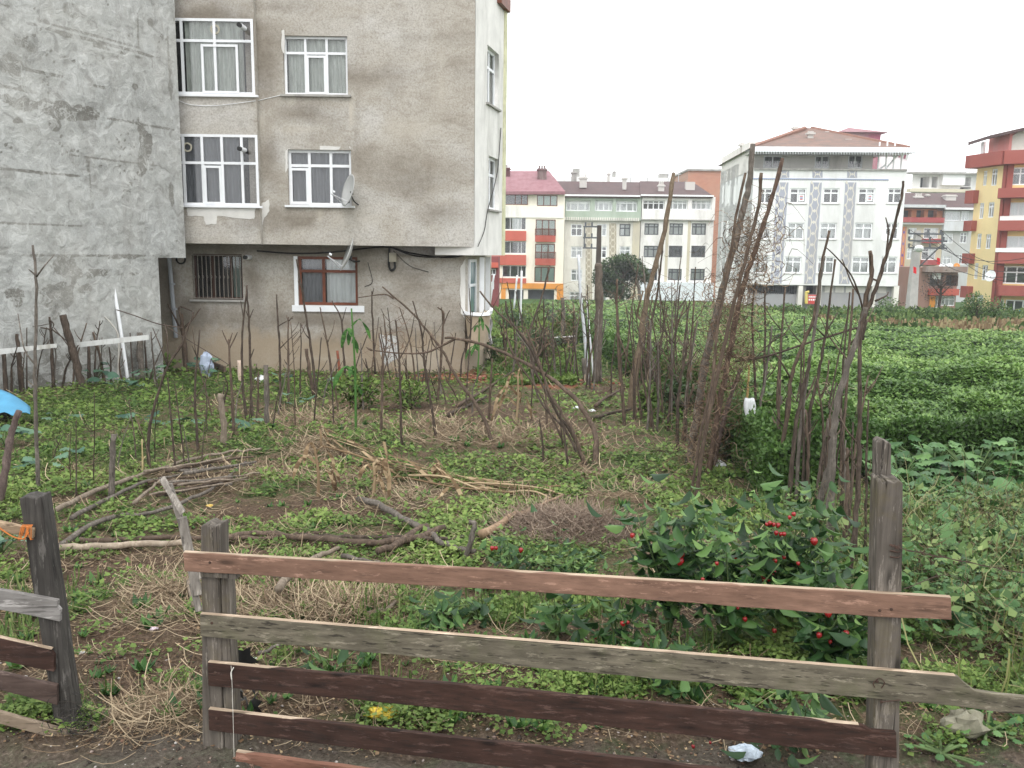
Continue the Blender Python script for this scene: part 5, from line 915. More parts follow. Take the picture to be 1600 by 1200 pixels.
# meadow left of the tea field, running back to the far houses
n=60000; y=1/(1/19.-RNG.random(n)*(1/19.-1/70.)); x=y*(uvx(765,1)+RNG.random(n)*(uvx(905,1)-uvx(765,1))); k=(x<tl(y)+.2); x,y=x[k],y[k]; dn=fbm(x*.6,y*.6,4,2)
V,F=inst(LEAF,LEAFF,np.stack([x,y,gnd(x,y)+RNG.random(len(x))*.18*sstep(.35,.6,dn)],1),rotm(len(x),.9),.05*(y/12)*(.5+RNG.random(len(x)))); tag(npmesh('meadow',V,F,WEED,rnd=np.clip(RNG.random(len(x))*.6+(dn-.35),0,1)),'grassy strip between the beige house and the tea field','grass',kind='stuff')
LIT=mleaf('leaf_litter',[(0,(.07,.04,.025)),(.5,(.22,.14,.08)),(1,(.45,.34,.2))],.8,.1,.2)
x,y=gpts(20000,3.5,20,1.7); V,F=inst(LEAF*np.array([1.2,1,1]),LEAFF,np.stack([x,y,gsurf(x,y)+.012],1),rotm(len(x),.4),.008+.022*RNG.random(len(x))**2); tag(npmesh('leaf_litter',V,F,LIT,rnd=RNG.random(len(x))),'brown fallen leaf bits scattered over the garden soil','leaves',kind='stuff')

ROS=mleaf('rosette_leaves',[(0,(.025,.075,.02)),(.5,(.06,.15,.035)),(1,(.14,.27,.06))],.5,.2,.35)
x,y=gpts(2600,3.7,16,1.7); dn=fbm(x*1.1+2,y*1.1,3,5); k=(RNG.random(len(x))<np.clip((dn-.42)*4,0,1)*(1-.6*bmask(SOIL,x,y))); x,y=x[k],y[k]; m_=9; xr=np.repeat(x,m_);yr=np.repeat(y,m_); n=len(xr); az=np.tile(np.arange(m_)*2.4,len(x))+RNG.random(n)*.6; el=.15+RNG.random(n)*.75; ca,sa,ce,se=np.cos(az),np.sin(az),np.cos(el),np.sin(el); yv=np.stack([ca*ce,sa*ce,se],1); xv=np.stack([-sa,ca,0*sa],1)
V,F=inst(PL*np.array([.8,1,1]),PLF,np.stack([xr,yr,gsurf(xr,yr)],1),np.stack([xv,yv,np.cross(xv,yv)],2),np.repeat(.03+.065*RNG.random(len(x))**1.5,m_)*(.7+.5*RNG.random(n))); tag(npmesh('rosette_weeds',V,F,ROS,rnd=np.repeat(RNG.random(n),8),smooth=True),'broad bladed rosette weeds dotted among the clover','weeds',kind='stuff')
# ================================================================ poles, sticks and posts standing in the garden
def wallY(px):
    return 20.4*1100/(1390-px) if px<262 else (21.5 if px<735 else 999.)
def stick(pts,w,mat=None,br=(),label=None,name='bare_stick',cat='stick',wt=None,lean=0.,sides=6,group=None,base=None,jag=False,kink=.006):
    """pts: pixels from the foot upward; w: width in photo pixels at the foot; br: side twigs as pixel lists"""
    b_=base if base is not None else G(*pts[0]); Y=min(b_.y,wallY(pts[0][0])-.35) if base is None else b_.y; s=Y/FPX; n=len(pts)
    H=max(1,abs(pts[-1][1]-pts[0][1])); 
    W3=[P(px,py,Y+lean*(pts[0][1]-py)/H) for px,py in pts]; W3[0]=W3[0]-Vector((0,0,.06)); W3[0].z=min(W3[0].z,gz(W3[0].x,Y)-.1) if base is None else W3[0].z
    path=cr(W3,5); path=[p+Vector((random.gauss(0,kink),random.gauss(0,kink),0))*(0 if i in (0,) else min(1,w*s*12)) for i,p in enumerate(path)]
    wt=w*.5 if wt is None else wt; N=len(path); rad=[(w+(wt-w)*i/(N-1))*s*.5*(1+(.10*math.sin(i*2.3+pts[0][0]) if kink else 0)) for i in range(N)]
    mb=MB(); mb.tube(path,rad,sides,jit=.12 if kink else 0)
    for t in br:
        tl_=1.5 if n<2 else w*.45; q=[P(px,py,Y+lean*(pts[0][1]-py)/H+random.uniform(-.12,.12)*(k>0)*k) for k,(px,py) in enumerate(t)]; pp=cr(q,4)
        mb.tube(pp,[max(.9,tl_*(1-.6*i/len(pp)))*s*.5 for i in range(len(pp))],5,jit=.1)
    o=mb.build(name,mat or BARK,None,(W3[0].x,Y,gz(W3[0].x,Y)),smooth=True); tag(o,label,cat,group); return o
DK=BARK
# --- in front of the grey plastered wall
S=stick
S([(60,768),(56,650),(55,570),(57,450),(51,383)],7,BARKG,[[(57,432),(70,415),(85,398)],[(56,430),(45,421)],[(55,570),(38,545),(28,490)]],'tall thin forked pole standing alone at the far left','',name='forked_pole') if 0 else S([(60,768),(56,650),(55,570),(57,450),(51,383)],7,BARKG,[[(57,432),(70,415),(85,398)],[(56,430),(45,421)],[(55,570),(38,545),(28,490)]],'tall thin forked pole standing alone at the far left',name='forked_pole',wt=3.5)
S([(10,610),(5,548)],7,DK,label='short dark post at the left edge, under the white board',name='wooden_post',cat='post',wt=6)
S([(33,612),(30,560),(26,522)],10,DK,label='knobbly dark post, second from the left edge before the grey wall',name='wooden_post',cat='post',wt=5)
S([(41,606),(42,512)],3,DK,label='thin dark stake right of the knobbly dark post')
S([(83,597),(80,530),(77,495)],6,DK,[[(78,500),(84,507),(80,516)],[(78,512),(95,525),(104,533)],[(80,515),(62,512),(50,518)]],'dark stake with wire twisted round its top',name='wooden_post',cat='post')
S([(128,608),(121,575),(108,530),(98,492)],12,DK,label='thick broken dark log leaning left before the grey wall',name='leaning_log',cat='log',wt=11,sides=8)
S([(138,578),(139,538)],7,DK,label='short dark stub between the leaning log and the tilted stake',name='wooden_post',cat='post',wt=4)
S([(163,582),(155,552),(145,519)],5.5,BARKR,label='short brown stake tilting left behind the kale before the grey wall')
PVC=mpaint('white_plastic_pipe',(.80,.82,.84),.4,.05,2); S([(200,581),(187,505),(175,433)],5.5,PVC,label='straight white plastic pipe leaning left against the grey wall',name='plastic_pipe',cat='pipe',wt=5.5,kink=0)
S([(182,577),(185,530),(174,506),(160,492)],3.4,mbark('bare_white_wood',(.4,.38,.34),(.6,.58,.54)),label='peeled whitish stick curving beside the white pipe')
S([(207,573),(203,520)],3,DK,label='thin dark stake between the white pipe and the square post')
S([(221,580),(218,520)],10,BARKG,label='stout grey post at the right end of the white board',name='wooden_post',cat='post',wt=9.5,sides=8)
S([(229,578),(226,525)],4,DK,label='thin dark stake touching the stout grey post')
S([(252,612),(243,590),(236,528)],2.5,DK,label='thin crooked stick at the corner of the grey wall')
for (pts,lb) in (([(-40,553),(-20,547),(88,537),(88,543),(-40,559)],'longer white painted board fixed level across the posts, left one'),([(120,535),(232,523),(232,531),(120,543)],'shorter white painted board fixed across the posts beside the white pipe')):
    Yb_=min(G(60,606).y,wallY(10)-.5) if pts[0][0]<0 else wallY(120)-.5
    mb=MB(); q=[P(x_,y_,Yb_) for x_,y_ in pts]; q=[v for v in q]; nn=len(q); mb.add([v for v in q]+[v+Vector((0,.02,0)) for v in q],[tuple(range(nn)),tuple(range(2*nn-1,nn-1,-1))]+[(i,i+nn,(i+1)%nn+nn,(i+1)%nn) for i in range(nn)])
    tag(mb.build('white_board',mpaint('chipped_white',(.60,.61,.60),.7,.1,6,grime=(.3,.28,.24)),None,q[0]),lb,'board')
# --- left of the garden
S([(233,738),(232,690),(240,640),(262,572),(283,540),(303,487)],6,DK,[[(262,572),(250,540),(239,513)],[(270,560),(278,545),(287,532)],[(262,572),(262,530),(257,505)]],'dark stick curving up right from the branch pile, forked at mid height')
S([(275,738),(268,660),(262,590)],4,DK,label='straight dark stick just right of the curved forked one')
S([(290,735),(281,660),(273,600)],3,DK,label='thin stick between the curved one and the twiggy one')
S([(310,708),(306,650),(305,600),(312,515)],5,DK,[[(306,620),(320,600),(330,560)],[(305,640),(296,620)],[(309,560),(300,540)]],'twiggy upright stick below the barred window')
S([(290,560),(286,520),(284,490)],9,BARKR,[[(285,520),(275,500),(262,475)],[(285,515),(300,500),(313,482)],[(286,510),(280,480),(300,486)]],'stump of dark twigs at the drainpipe foot',name='cut_shrub',cat='shrub',wt=5)
S([(118,780),(119,720),(119,657)],3,DK,label='thin straight stake in the weeds, left of the brown post')
S([(173,777),(175,730),(178,679)],10,BARKG,label='thick brown post in the weeds above the branch pile',name='wooden_post',cat='post',wt=9)
S([(222,741),(222,686)],4,mbark('yellow_stalk',(.35,.26,.12),(.6,.5,.3)),[[(222,720),(228,712)]],'short pale yellow stalk in the weeds','') if 0 else S([(222,741),(222,686)],4,mbark('yellow_stalk',(.35,.26,.12),(.6,.5,.3)),[[(222,720),(228,712)]],'short pale yellow stalk in the weeds',name='dry_stalk',cat='stalk')
S([(-6,790),(8,730),(18,680),(28,642)],13,mbark('purple_wood',(.07,.05,.045),(.2,.15,.135)),label='stout purplish post leaning right at the left edge, by the blue tarpaulin',name='wooden_post',cat='post',wt=9,sides=8)
S([(350,697),(348,650),(345,616)],10,BARKL,label='pale mottled short post before the house wall',name='wooden_post',cat='post',wt=9,sides=8)
S([(417,667),(416,620),(415,571)],8,BARKG,label='grey short post with a leaf sprouting from its top',name='wooden_post',cat='post',wt=7,sides=8)
S([(494,620),(487,600),(478,545)],7,BARKR,label='brown short post with a slanting stick across it, below the red window',name='wooden_post',cat='post',wt=5.5)
S([(532,603),(530,575),(527,548)],5,mpaint('rust_red',(.22,.07,.04),.8,.3,9),label='slim rusty red post under the brown framed window',name='iron_post',cat='post',wt=4.5,kink=0)
LOWROW=[
 ([(365,682),(362,610),(357,530)],6,[[(358,540),(352,528),(347,516)],[(358,536),(363,520)],[(358,545),(366,530),(371,519)]],'with a three-pronged top'),
 ([(386,655),(379,600),(379,520),(386,445)],5,[[(381,500),(376,470)]],'bowed and smooth'),
 ([(394,655),(391,560),(389,500),(385,447)],5,[[(390,497),(396,483)],[(390,500),(384,485)],[(391,560),(397,545)]],'forked near the top'),
 ([(438,640),(437,545),(434,500),(432,460)],4.5,[[(437,545),(452,530),(465,518)],[(434,510),(446,503),(458,497)]],'with two twigs to the right'),
 ([(452,633),(450,560),(451,495)],4,[[(451,505),(447,492)],[(451,502),(458,494)]],'dark and knotty'),
 ([(495,622),(488,560),(481,510),(471,450),(463,405)],5,[[(484,530),(476,520),(470,505)],[(471,450),(466,440)]],'long and leaning left past the brown window'),
 ([(521,602),(513,545),(504,500),(500,480)],3.5,[[(512,535),(520,515),(523,500)],[(513,540),(505,520)]],'splayed into thin twigs'),
 ([(541,603),(536,540),(533,500),(519,470)],4,[[(534,505),(541,480)]],'bent left at the top'),
 ([(468,620),(470,560),(470,505)],3,[],'very thin'),
 ([(404,650),(403,600),(404,580)],4,[],'low stub'),
 ([(346,690),(348,640),(350,600)],3,[],'thin and straight'),
 ([(425,670),(430,640),(436,610)],3,[],'short, leaning right'),
 ([(578,560+70),(576,590),(571,560)],4,[[(573,575),(566,560)]],'short and crooked'),
]
def ordinal(i): return ['first','second','third','fourth','fifth','sixth','seventh','eighth','ninth','tenth','eleventh','twelfth','thirteenth','fourteenth','fifteenth','sixteenth','seventeenth','eighteenth','nineteenth','twentieth','twenty-first','twenty-second','twenty-third','twenty-fourth','twenty-fifth','twenty-sixth','twenty-seventh','twenty-eighth','twenty-ninth','thirtieth'][i]
def row(L,where,group,mats=(BARK,BARKR,BARKG),lean=.0,name='bean_stick'):
    L=sorted(L,key=lambda q:q[0][0][0])
    for i,(pts,w,br,look) in enumerate(L): S(pts,w,mats[i%len(mats)],br,'%s stick, %s from left %s'%(look.replace(',',''),ordinal(i),where),name=name,group=group,lean=lean*random.uniform(-1,1))
row(LOWROW,'before the house wall','bare sticks standing before the lower house wall',(BARK,BARKR,BARK))
MID=[
 ([(594,683),(597,620),(598,560),(592,520)],5,[[(597,590),(606,560),(612,530)],[(597,600),(588,560)],[(596,560),(603,545),(600,500)]],'knotty with many twigs'),
 ([(628,697),(626,640),(624,560),(618,500)],5,[[(625,560),(640,530),(648,490)],[(625,570),(612,540),(608,500)],[(624,600),(632,580)]],'upright and twiggy'),
 ([(683,682),(672,620),(662,560),(659,520),(645,470)],5,[[(660,530),(666,500)],[(662,560),(650,545)]],'leaning left'),
 ([(651,605),(645,560),(636,515),(624,480)],3.5,[[(640,530),(645,515)]],'slender, far back'),
 ([(683,625),(688,580),(692,520),(693,490),(684,480)],5,[[(692,510),(700,490),(703,485)],[(692,505),(690,480)]],'ending in three prongs'),
 ([(719,590),(722,560),(735,520),(733,450)],3,[],'curved like a bow'),
 ([(763,660),(766,610),(769,560)],5,[[(766,600),(772,585)]],'straight and dark'),
 ([(586,545),(582,500),(581,455)],4,[[(582,460),(584,450)]],'standing against the house wall'),
 ([(546,640),(550,600),(560,560),(575,520),(570,600-80)],2.5,[],'hooked'),
 ([(700,600),(706,560),(712,520)],3,[],'thin and slanting right'),
 ([(645,640),(640,600),(632,560)],2.5,[],'very thin, slanting left'),
 ([(658,600),(666,560),(672,530)],2.5,[[(666,560),(660,545)]],'small and forked'),
 ([(880,700),(876,660),(872,610)],3,[],'thin, under the big arched branch'),
 ([(889,733),(884,700),(880,670),(876,640)],5,[],'short, right beside the arch foot'),
 ([(848,723),(848,700),(845,670),(843,655)],4,[],'wiggly and low'),
 ([(830,640),(832,600),(838,560)],3,[],'thin, behind the leaning bundle'),
 ([(855,670),(853,620),(850,590)],4,[],'straight, behind the leaning bundle'),
]
row(MID,'in mid plot','bare sticks standing in the middle of the plot',(BARK,BARK,BARKR))
# big bent branches
S([(930,723),(931,690),(920,655),(888,612),(830,572),(762,541),(712,529),(695,528)],11,BARKR,[[(712,529),(690,540),(665,551),(625,552),(580,547)],[(580,547),(573,543)]],'long branch bent over in an arch, its foot right of the middle',name='arched_branch',cat='branch',wt=4,lean=1.2)
S([(773,692),(752,645),(720,600),(702,570),(694,552),(672,522),(640,485),(597,448)],7,BARKR,[[(672,522),(678,540),(690,549)],[(615,467),(600,460),(560,465)]],'long branch leaning up left past the arched one',name='leaning_branch',cat='branch',wt=3,lean=.6)
S([(740,600+100),(690,600),(660,575),(612,563)],3,BARKG,label='thin branch lying slantwise below the arched one',name='leaning_branch',cat='branch') if 0 else None
LEANB=[([(914,722),(895,680),(868,640),(850,590),(826,540),(795,497),(790,470)],6),([(918,726),(893,670),(862,620),(840,560),(822,515)],6),([(908,712),(884,672),(852,610),(833,570),(828,520),(845,470),(859,415)],5),([(888,700),(866,660),(842,612),(805,560),(790,520)],4),([(880,660),(850,635),(835,600),(828,560)],4),([(838,560),(822,530),(800,508),(770,480),(750,455)],3)]
for i,(p_,w_) in enumerate(LEANB): S(p_,w_,(BARK,BARKR)[i%2],[[p_[3],(p_[3][0]+12,p_[3][1]-24),(p_[3][0]+16,p_[3][1]-50)]],['thickest stick of the bundle leaning left under the arched branch','second stick of the leaning bundle, ending short','stick of the leaning bundle turning up to a tall dark tip','thin stick low in the leaning bundle','shortest stick of the leaning bundle','thin high twig at the back of the leaning bundle'][i],name='leaning_stick',lean=random.uniform(.2,1.2),wt=3,base=G(*p_[0]) if i<3 else G(890,700))
FARS=[([(x,yb),(x+random.uniform(-6,6),(yb+yt)/2),(x+dx,yt)],w_,br,lk) for x,yb,yt,dx,w_,br,lk in (
 (806,560,440,-14,3,[],'thin, leaning left'),(800,590,500,8,4,[],'short and dark'),(818,570,455,-12,3,[[(812,500),(822,480)]],'forked'),(838,600,480,20,3,[],'leaning right'),(848,560,465,2,3,[[(849,500),(858,488)]],'twiggy'),(868,585,470,-4,4,[],'straight and dark'),(895,560,470,0,3,[],'thin stake'),(905,600,520,-10,3,[[(898,550),(890,540)]],'crooked'),(884,590,540,-3,3,[],'thin stub'),(940,598,500,6,4,[],'leaning on the trunk post'),(955,620,520,8,3,[[(960,560),(970,548)]],'forked'),(876,600,520,-14,3,[],'bent'),(915,610,560,4,3,[],'stub'),(827,600,520,-20,4,[],'slanting'),(790,560,480,3,3,[],'by the balcony'))]
row(FARS,'beyond the balcony','sticks in the far tangle beside the tea field',(BARK,BARKG,BARK))
# trunk posts, white pipes
S([(931,598),(935,520),(936,440),(935,412)],13,mbark('bark_post',(.07,.055,.045),(.20,.165,.135)),[],'thick split trunk post at the far end of the stick fence',name='trunk_post',cat='post',wt=11,sides=9)
S([(879,530),(880,500),(879,465)],8,BARKG,label='short grey post left of the white metal pipe',name='wooden_post',cat='post',wt=6)
S([(972,470),(966,440),(964,420)],7,BARKG,label='far post before the bushy tree, left one',name='wooden_post',cat='post',wt=6) 
S([(1000,475),(998,450),(995,440)],5,BARKG,label='far post before the bushy tree, right one',name='wooden_post',cat='post',wt=5) 
S([(919,592),(913,520),(907,460),(904,398)],5.5,mpaint('white_pipe',(.6,.63,.66),.4,.15,3),label='tall whitish metal pipe leaning left beside the trunk post',name='metal_pipe',cat='pipe',wt=4.5,kink=0)
S([(918,600),(912,560)],9,BARKG,label='grey stump at the foot of the tall whitish pipe',name='wooden_post',cat='post',wt=8)
S([(928,590),(922,530),(917,470)],3,PVC,label='thin pale pipe right of the tall whitish one',name='plastic_pipe',cat='pipe',wt=3,kink=0)
for x,yb,yt,dx,w_,l in ((813,498,423,2,3.5,'whitish pipe standing in the grass left of the orange band'),(803,480,430,5,3,'thin white pipe leaning right in the far grass'),(766,470,428,6,3,'white rod beside the maroon house'),(755,505,420,-1,5,'white square post at the balcony end')): S([(x,yb),(x+dx,yt)],w_,PVC,label=l,name='plastic_pipe',cat='pipe',wt=w_,kink=0,base=P(x,yb,{813:27,803:33,766:33,755:25}[x]))
# --- the tall poles in the middle right
S([(984,640),(992,585),(1001,540),(1006,490),(1020,430),(1038,360),(1053,270)],12,mbark('bark_olive',(.09,.065,.045),(.26,.20,.14)),[[(1018,440),(1010,455),(1008,480)],[(1003,500),(996,490),(1005,455)]],'tall tapering pole leaning right, topmost before the dark roofs',name='tall_pole',cat='pole',wt=6,sides=8)
S([(1012,610),(1016,520),(1028,450),(1036,380)],5,DK,[],'dark thin pole close behind the tall tapering one',name='tall_pole',cat='pole')
S([(977,668),(972,610),(967,560),(964,470),(965,436)],6,BARKR,[[(968,560),(978,545),(985,530)],[(965,520),(980,560),(990,590)]],'reddish slim pole left of the tall tapering one',name='tall_pole',cat='pole')
S([(1075,720),(1090,640),(1104,560),(1122,480),(1140,410),(1160,330),(1170,290),(1177,225)],13,BARKG,[],'thick grey brown trunk pole leaning right, its tip above the white house eaves',name='tall_pole',cat='pole',wt=8,sides=9)
S([(1086,787),(1098,700),(1116,610),(1134,530),(1150,460),(1166,400),(1186,320),(1189,270)],7,BARKR,[],'dark vine-wrapped pole between the thick trunk pole and the long slanting one',name='tall_pole',cat='pole',wt=5)
S([(1104,745),(1122,650),(1138,560),(1160,450),(1180,390),(1200,330),(1224,247)],9.5,mbark('bark_vine',(.045,.03,.023),(.17,.115,.085)),[],'long dark pole slanting right across the white house',name='tall_pole',cat='pole',wt=6,sides=8)
S([(1080,770),(1094,680),(1112,600),(1120,520),(1138,420),(1150,340),(1165,270)],5,BARKR,[],'vine-wrapped slim pole left of the thick trunk pole',name='tall_pole',cat='pole',wt=4)
S([(1110,735),(1125,680),(1140,625),(1158,575)],9,mbark('purple_wood',(.07,.05,.045),(.2,.15,.135)),label='stout purplish stake leaning right beside the white bag',name='leaning_stake',cat='stake',wt=6)
S([(1059,703),(1059,650),(1062,600),(1070,560),(1073,534)],6,DK,[[(1062,600),(1050,580),(1038,560)],[(1060,640),(1050,610)],[(1066,575),(1080,562),(1090,545)]],'black crooked branch with side twigs, before the vine tangle')
S([(1066,690),(1073,640),(1084,600)],6,BARKR,label='brown stake right behind the black crooked branch')
TANG=[([(x,yb),(x+dx*.4,(yb+yt)/2),(x+dx,yt)],w_,br,lk) for x,yb,yt,dx,w_,br,lk in (
 (1003,655,600,-8,4,[],'short and bent'),(1008,633,500,6,4,[],'straight'),(1020,640,480,22,4,[[(1030,560),(1045,530)]],'forked'),(1031,655,560,-10,4,[],'hooked'),(1040,600,470,14,3,[],'thin'),(1050,610,460,-18,3,[[(1040,520),(1030,500)]],'leaning left'),(1000,600,460,20,3,[],'long, leaning right'),(1062,610,480,14,3,[],'thin and tall'),(1034,560,400,-6,3,[],'very tall'),(1052,540,400,12,3,[],'tall, curving'),(1070,620,500,20,3,[[(1080,560),(1100,540)]],'twiggy'),(1026,600,520,-14,3,[],'crossing'),(1042,580,470,30,4,[],'slanting strongly right'),(1012,560,420,-5,3,[],'tall and fine'),(1078,600,470,-6,3,[],'next to the trunk'))]
row(TANG,'in the vine tangle','thin sticks in the vine tangle',(BARK,BARKR,BARK,BARKG),.3)
# --- the close-set stick fence on the right
FEN=[
 ([(1216,785),(1222,700),(1232,640),(1236,590),(1252,545),(1272,495),(1281,430),(1296,360)],7,[[(1235,590),(1222,568),(1204,540)]],'long and bending right'),
 ([(1229,800),(1238,720),(1246,650),(1262,580),(1266,555)],8,[],'reddish and stout'),
 ([(1243,792),(1248,700),(1258,610),(1268,545),(1278,480),(1283,430),(1288,400)],6,[],'tall and slightly bowed'),
 ([(1258,785),(1263,700),(1266,640),(1278,590),(1286,545),(1290,520),(1305,405)],6,[[(1288,525),(1278,515),(1270,510)],[(1290,520),(1302,500),(1309,488)]],'forked high up'),
 ([(1283,680),(1286,640),(1291,600),(1296,562)],4,[],'thin and short'),
 ([(1272,835),(1282,780),(1292,740),(1302,700),(1305,665)],11,[],'thick and dark, leaning'),
 ([(1196,745),(1201,700),(1207,640)],8,[],'smooth grey'),
 ([(1187,735),(1190,700),(1194,656)],5,[],'dark and short'),
 ([(1176,725),(1180,680),(1181,640),(1178,560),(1175,500),(1180,440)],5,[[(1178,570),(1172,540)]],'slender, behind the bag'),
 ([(1183,745),(1186,650),(1196,590),(1203,535),(1206,510)],5,[[(1196,590),(1204,575)],[(1203,540),(1212,525),(1225,518)]],'forked, beside the bag'),
 ([(1170,730),(1172,690),(1171,660)],7,[],'low and stout'),
 ([(1288,820),(1290,740),(1288,680)],6,[],'behind the rough trunk'),
 ([(1318,870),(1322,800),(1325,740),(1322,700)],9,[[(1322,720),(1330,700)]],'grey, notched with wire'),
 ([(1327,910),(1333,850),(1340,780),(1343,690),(1343,600),(1345,520),(1352,490)],9,[],'the straight tall trunk of the fence'),
 ([(1205,770),(1210,700),(1214,655)],5,[],'low, thin'),
 ([(1252,770),(1256,700),(1262,640)],4,[],'low, slim'),
 ([(1310,760),(1316,700),(1322,640),(1320,560)],5,[],'thin, beside the rough trunk'),
]
FEN=[(a,b*1.05,c,d) for a,b,c,d in FEN]
row(FEN,'in the stick fence','sticks of the close-set fence on the right',(BARKR,BARK,BARKG),.1,'fence_stick')
S([(1296,850),(1298,790),(1301,700),(1303,668),(1310,620),(1328,560),(1345,510),(1352,480)],14,BARKG,[],'thick rough-barked trunk in the stick fence, narrowing upward',name='trunk_post',cat='post',wt=7,sides=9)
S([(1347,520),(1353,490),(1366,460),(1380,415),(1392,375),(1406,320),(1412,283)],8,DK,[[(1385,400),(1388,360),(1384,340)],[(1350,500),(1345,470),(1330,430),(1305,400),(1290,386)],[(1342,460),(1330,440),(1316,405)],[(1368,470),(1385,462),(1388,456)],[(1372,400+40),(1360,430),(1360,395)]],'big black forked branch rising before the white house right corner',name='forked_branch',cat='branch',wt=3.5,base=G(1335,840),sides=7)
S([(1346,520),(1352,470),(1362,430),(1360,392)],8,BARKR,label='stout broken prong left of the big black forked branch',name='forked_branch',cat='branch',wt=6,base=G(1333,838))
S([(1163,728),(1165,690),(1166,655)],6,mbark('yellow_bamboo',(.28,.18,.07),(.5,.36,.16)),label='yellowish bamboo stake below the hanging white bag',name='bamboo_stake',cat='stake',wt=5)
S([(1166,655),(1168,610),(1170,570)],5,mbark('yellow_bamboo',(.28,.18,.07),(.5,.36,.16)),label='upper yellow stalk under the clump of dry grass',name='bamboo_stake',cat='stake',base=G(1163,728))
mb=MB(); Yh=G(1196,745).y; mb.tube(cr([P(1148,565,Yh),P(1200,556,Yh),P(1262,536,Yh-.1),P(1340,512,Yh-.3)]),.012,5); mb.tube(cr([P(1180,560,Yh),P(1205,535,Yh),P(1228,522,Yh)]),.006,4); tag(mb.build('cross_stick',BARK,None,P(1148,565,Yh)),'thin rod tied nearly level across the stick fence','stick')
# --- the rest of the thicket, stick by stick
def thicket(n,foot,top,w,lean_px,where,group,seed,mats=(BARK,BARKR,BARK,BARKG),name='bean_stick',looks=('forked','crooked','straight','bowed','twiggy')):
    r=random.Random(seed); L=[]
    for i in range(n):
        t=(i+r.uniform(.1,.9))/n; fx=foot[0][0]+(foot[1][0]-foot[0][0])*t+r.uniform(-6,6); fy=foot[0][1]+(foot[1][1]-foot[0][1])*t+r.uniform(-foot[2],foot[2]); ty=r.uniform(*top) ; H=fy-ty; dx=r.gauss(lean_px,15); lk=looks[r.randrange(len(looks))]; b=r.uniform(-9,9) if lk in('crooked','bowed') else r.uniform(-2,2)
        pts=[(fx,fy),(fx+dx*.25+b*.6,fy-H*.3),(fx+dx*.55+b,fy-H*.6),(fx+dx,ty)]; br=[]
        nb={'forked':2,'twiggy':5}.get(lk,r.choice((0,1,2)))
        for k in range(nb):
            u=r.uniform(.45,.92); bx_=fx+dx*u+b*(.9 if u<.8 else .4); by_=fy-H*u; sg=r.choice((-1,1)); l_=H*r.uniform(.08,.22); br.append([(bx_,by_),(bx_+sg*l_*.4,by_-l_*.5),(bx_+sg*l_*.65,by_-l_)])
        L.append((pts,r.uniform(*w),br,lk))
    row(L,where,group,mats,.35,name)
thicket(16,((985,650),(1075,690),16),(440,585),(2.5,4.5),4,'of the fine front thicket','fine sticks in front of the vine tangle',1)
thicket(17,((965,600),(1090,640),14),(400,540),(2.2,4),8,'of the rear thicket','fine sticks at the back of the vine tangle',2)
thicket(20,((785,560),(935,600),16),(440,540),(2,3.6),-3,'of the far hedge of sticks','sticks of the far hedge beyond the balcony',3)
thicket(16,((580,600),(740,640),20),(480,580),(2,3.4),0,'of the twigs under the arch','thin twigs under the arched branch',4)
thicket(16,((310,660),(570,640),24),(490,600),(2.2,3.6),0,'of the low twigs by the house','low twigs before the lower house wall',5)
thicket(18,((1180,735),(1350,880),14),(590,690),(4,7.5),6,'of the short palings','short palings of the stick fence',6,(BARKR,BARK,BARKG,BARK),'paling',('straight','straight','bowed'))
thicket(14,((1190,720),(1330,810),12),(440,600),(4,6.5),20,'of the tall palings','tall palings of the stick fence',7,(BARK,BARKR),'paling',('forked','bowed','crooked'))
thicket(12,((5,600),(250,600),6),(500,560),(2.5,4.5),0,'of the thin stakes along the grey wall','thin stakes along the grey wall',8)
thicket(9,((70,740),(330,740),24),(600,690),(2,3.5),0,'of the thin stakes in the left weeds','thin stakes in the weeds at the left',9)
# --- wire with sagging loops on the posts at the left
def wire(pts,Ys,r,label,name='wire',mat=None):
    q=[P(x_,y_,a) for (x_,y_),a in zip(pts,Ys)]; mb=MB(); mb.tube(cr(q),r,4); return tag(mb.build(name,mat or mpaint('rusty_wire',(.07,.05,.04),.8,.3,9),None,q[0]),label,'wire')
ya=min(G(80,597).y,wallY(80)-.45); wire([(0,513),(40,512),(78,506)],[ya]*3,.006,'short wire from the left edge to the dark stake'); wire([(182,484),(210,493),(247,506),(285,512)],[wallY(182)-.3]*4,.012,'black cable sagging from the white pipe to the wall corner')
wire([(260,510),(300,535),(345,562),(360,572)],[14.5]*4,.008,'wire slanting down before the barred window'); wire([(84,512),(95,525),(110,545)],[ya]*3,.012,'dark strap from the wired stake to the leaning log')
# ================================================================ branches lying on the ground
def lying(pts,w,mat,label,name='fallen_branch',group=None,cat='branch',lift=.03,wt=None,br=()):
    q=[]
    for i,p_ in enumerate(pts):
        g=G(*p_[:2]); h_=p_[2] if len(p_)>2 else lift
        if h_>lift+.01:
            # a raised point: same pixel, but held above the ground
            lo,hi=1.5,60.
            for _ in range(40):
                m_=(lo+hi)/2; v=P(p_[0],p_[1],m_)
                if v.z>gz(v.x,m_)+h_: lo=m_
                else: hi=m_
            g=P(p_[0],p_[1],lo); q.append(g)
        else: q.append(g+Vector((0,0,h_)))
    path=cr(q,5); path=[p+Vector((0,0,random.gauss(0,.006)+.02)) for p in path]; N=len(path); s=q[0].y/FPX*1.35; wt=w*.55 if wt is None else wt; mb=MB()
    mb.tube(path,[(w+(wt-w)*i/(N-1))*s*.5 for i in range(N)],7,jit=.1)
    for t in br: 
        pp=cr([q[0]*0+G(*a)+Vector((0,0,lift+.02*k)) for k,a in enumerate(t)],4); mb.tube(pp,[w*.35*s*.5]*len(pp),5)
    o=mb.build(name,mat,None,q[0],smooth=True); return tag(o,label,cat,group)
PG='cut branches in the heap left of the middle'
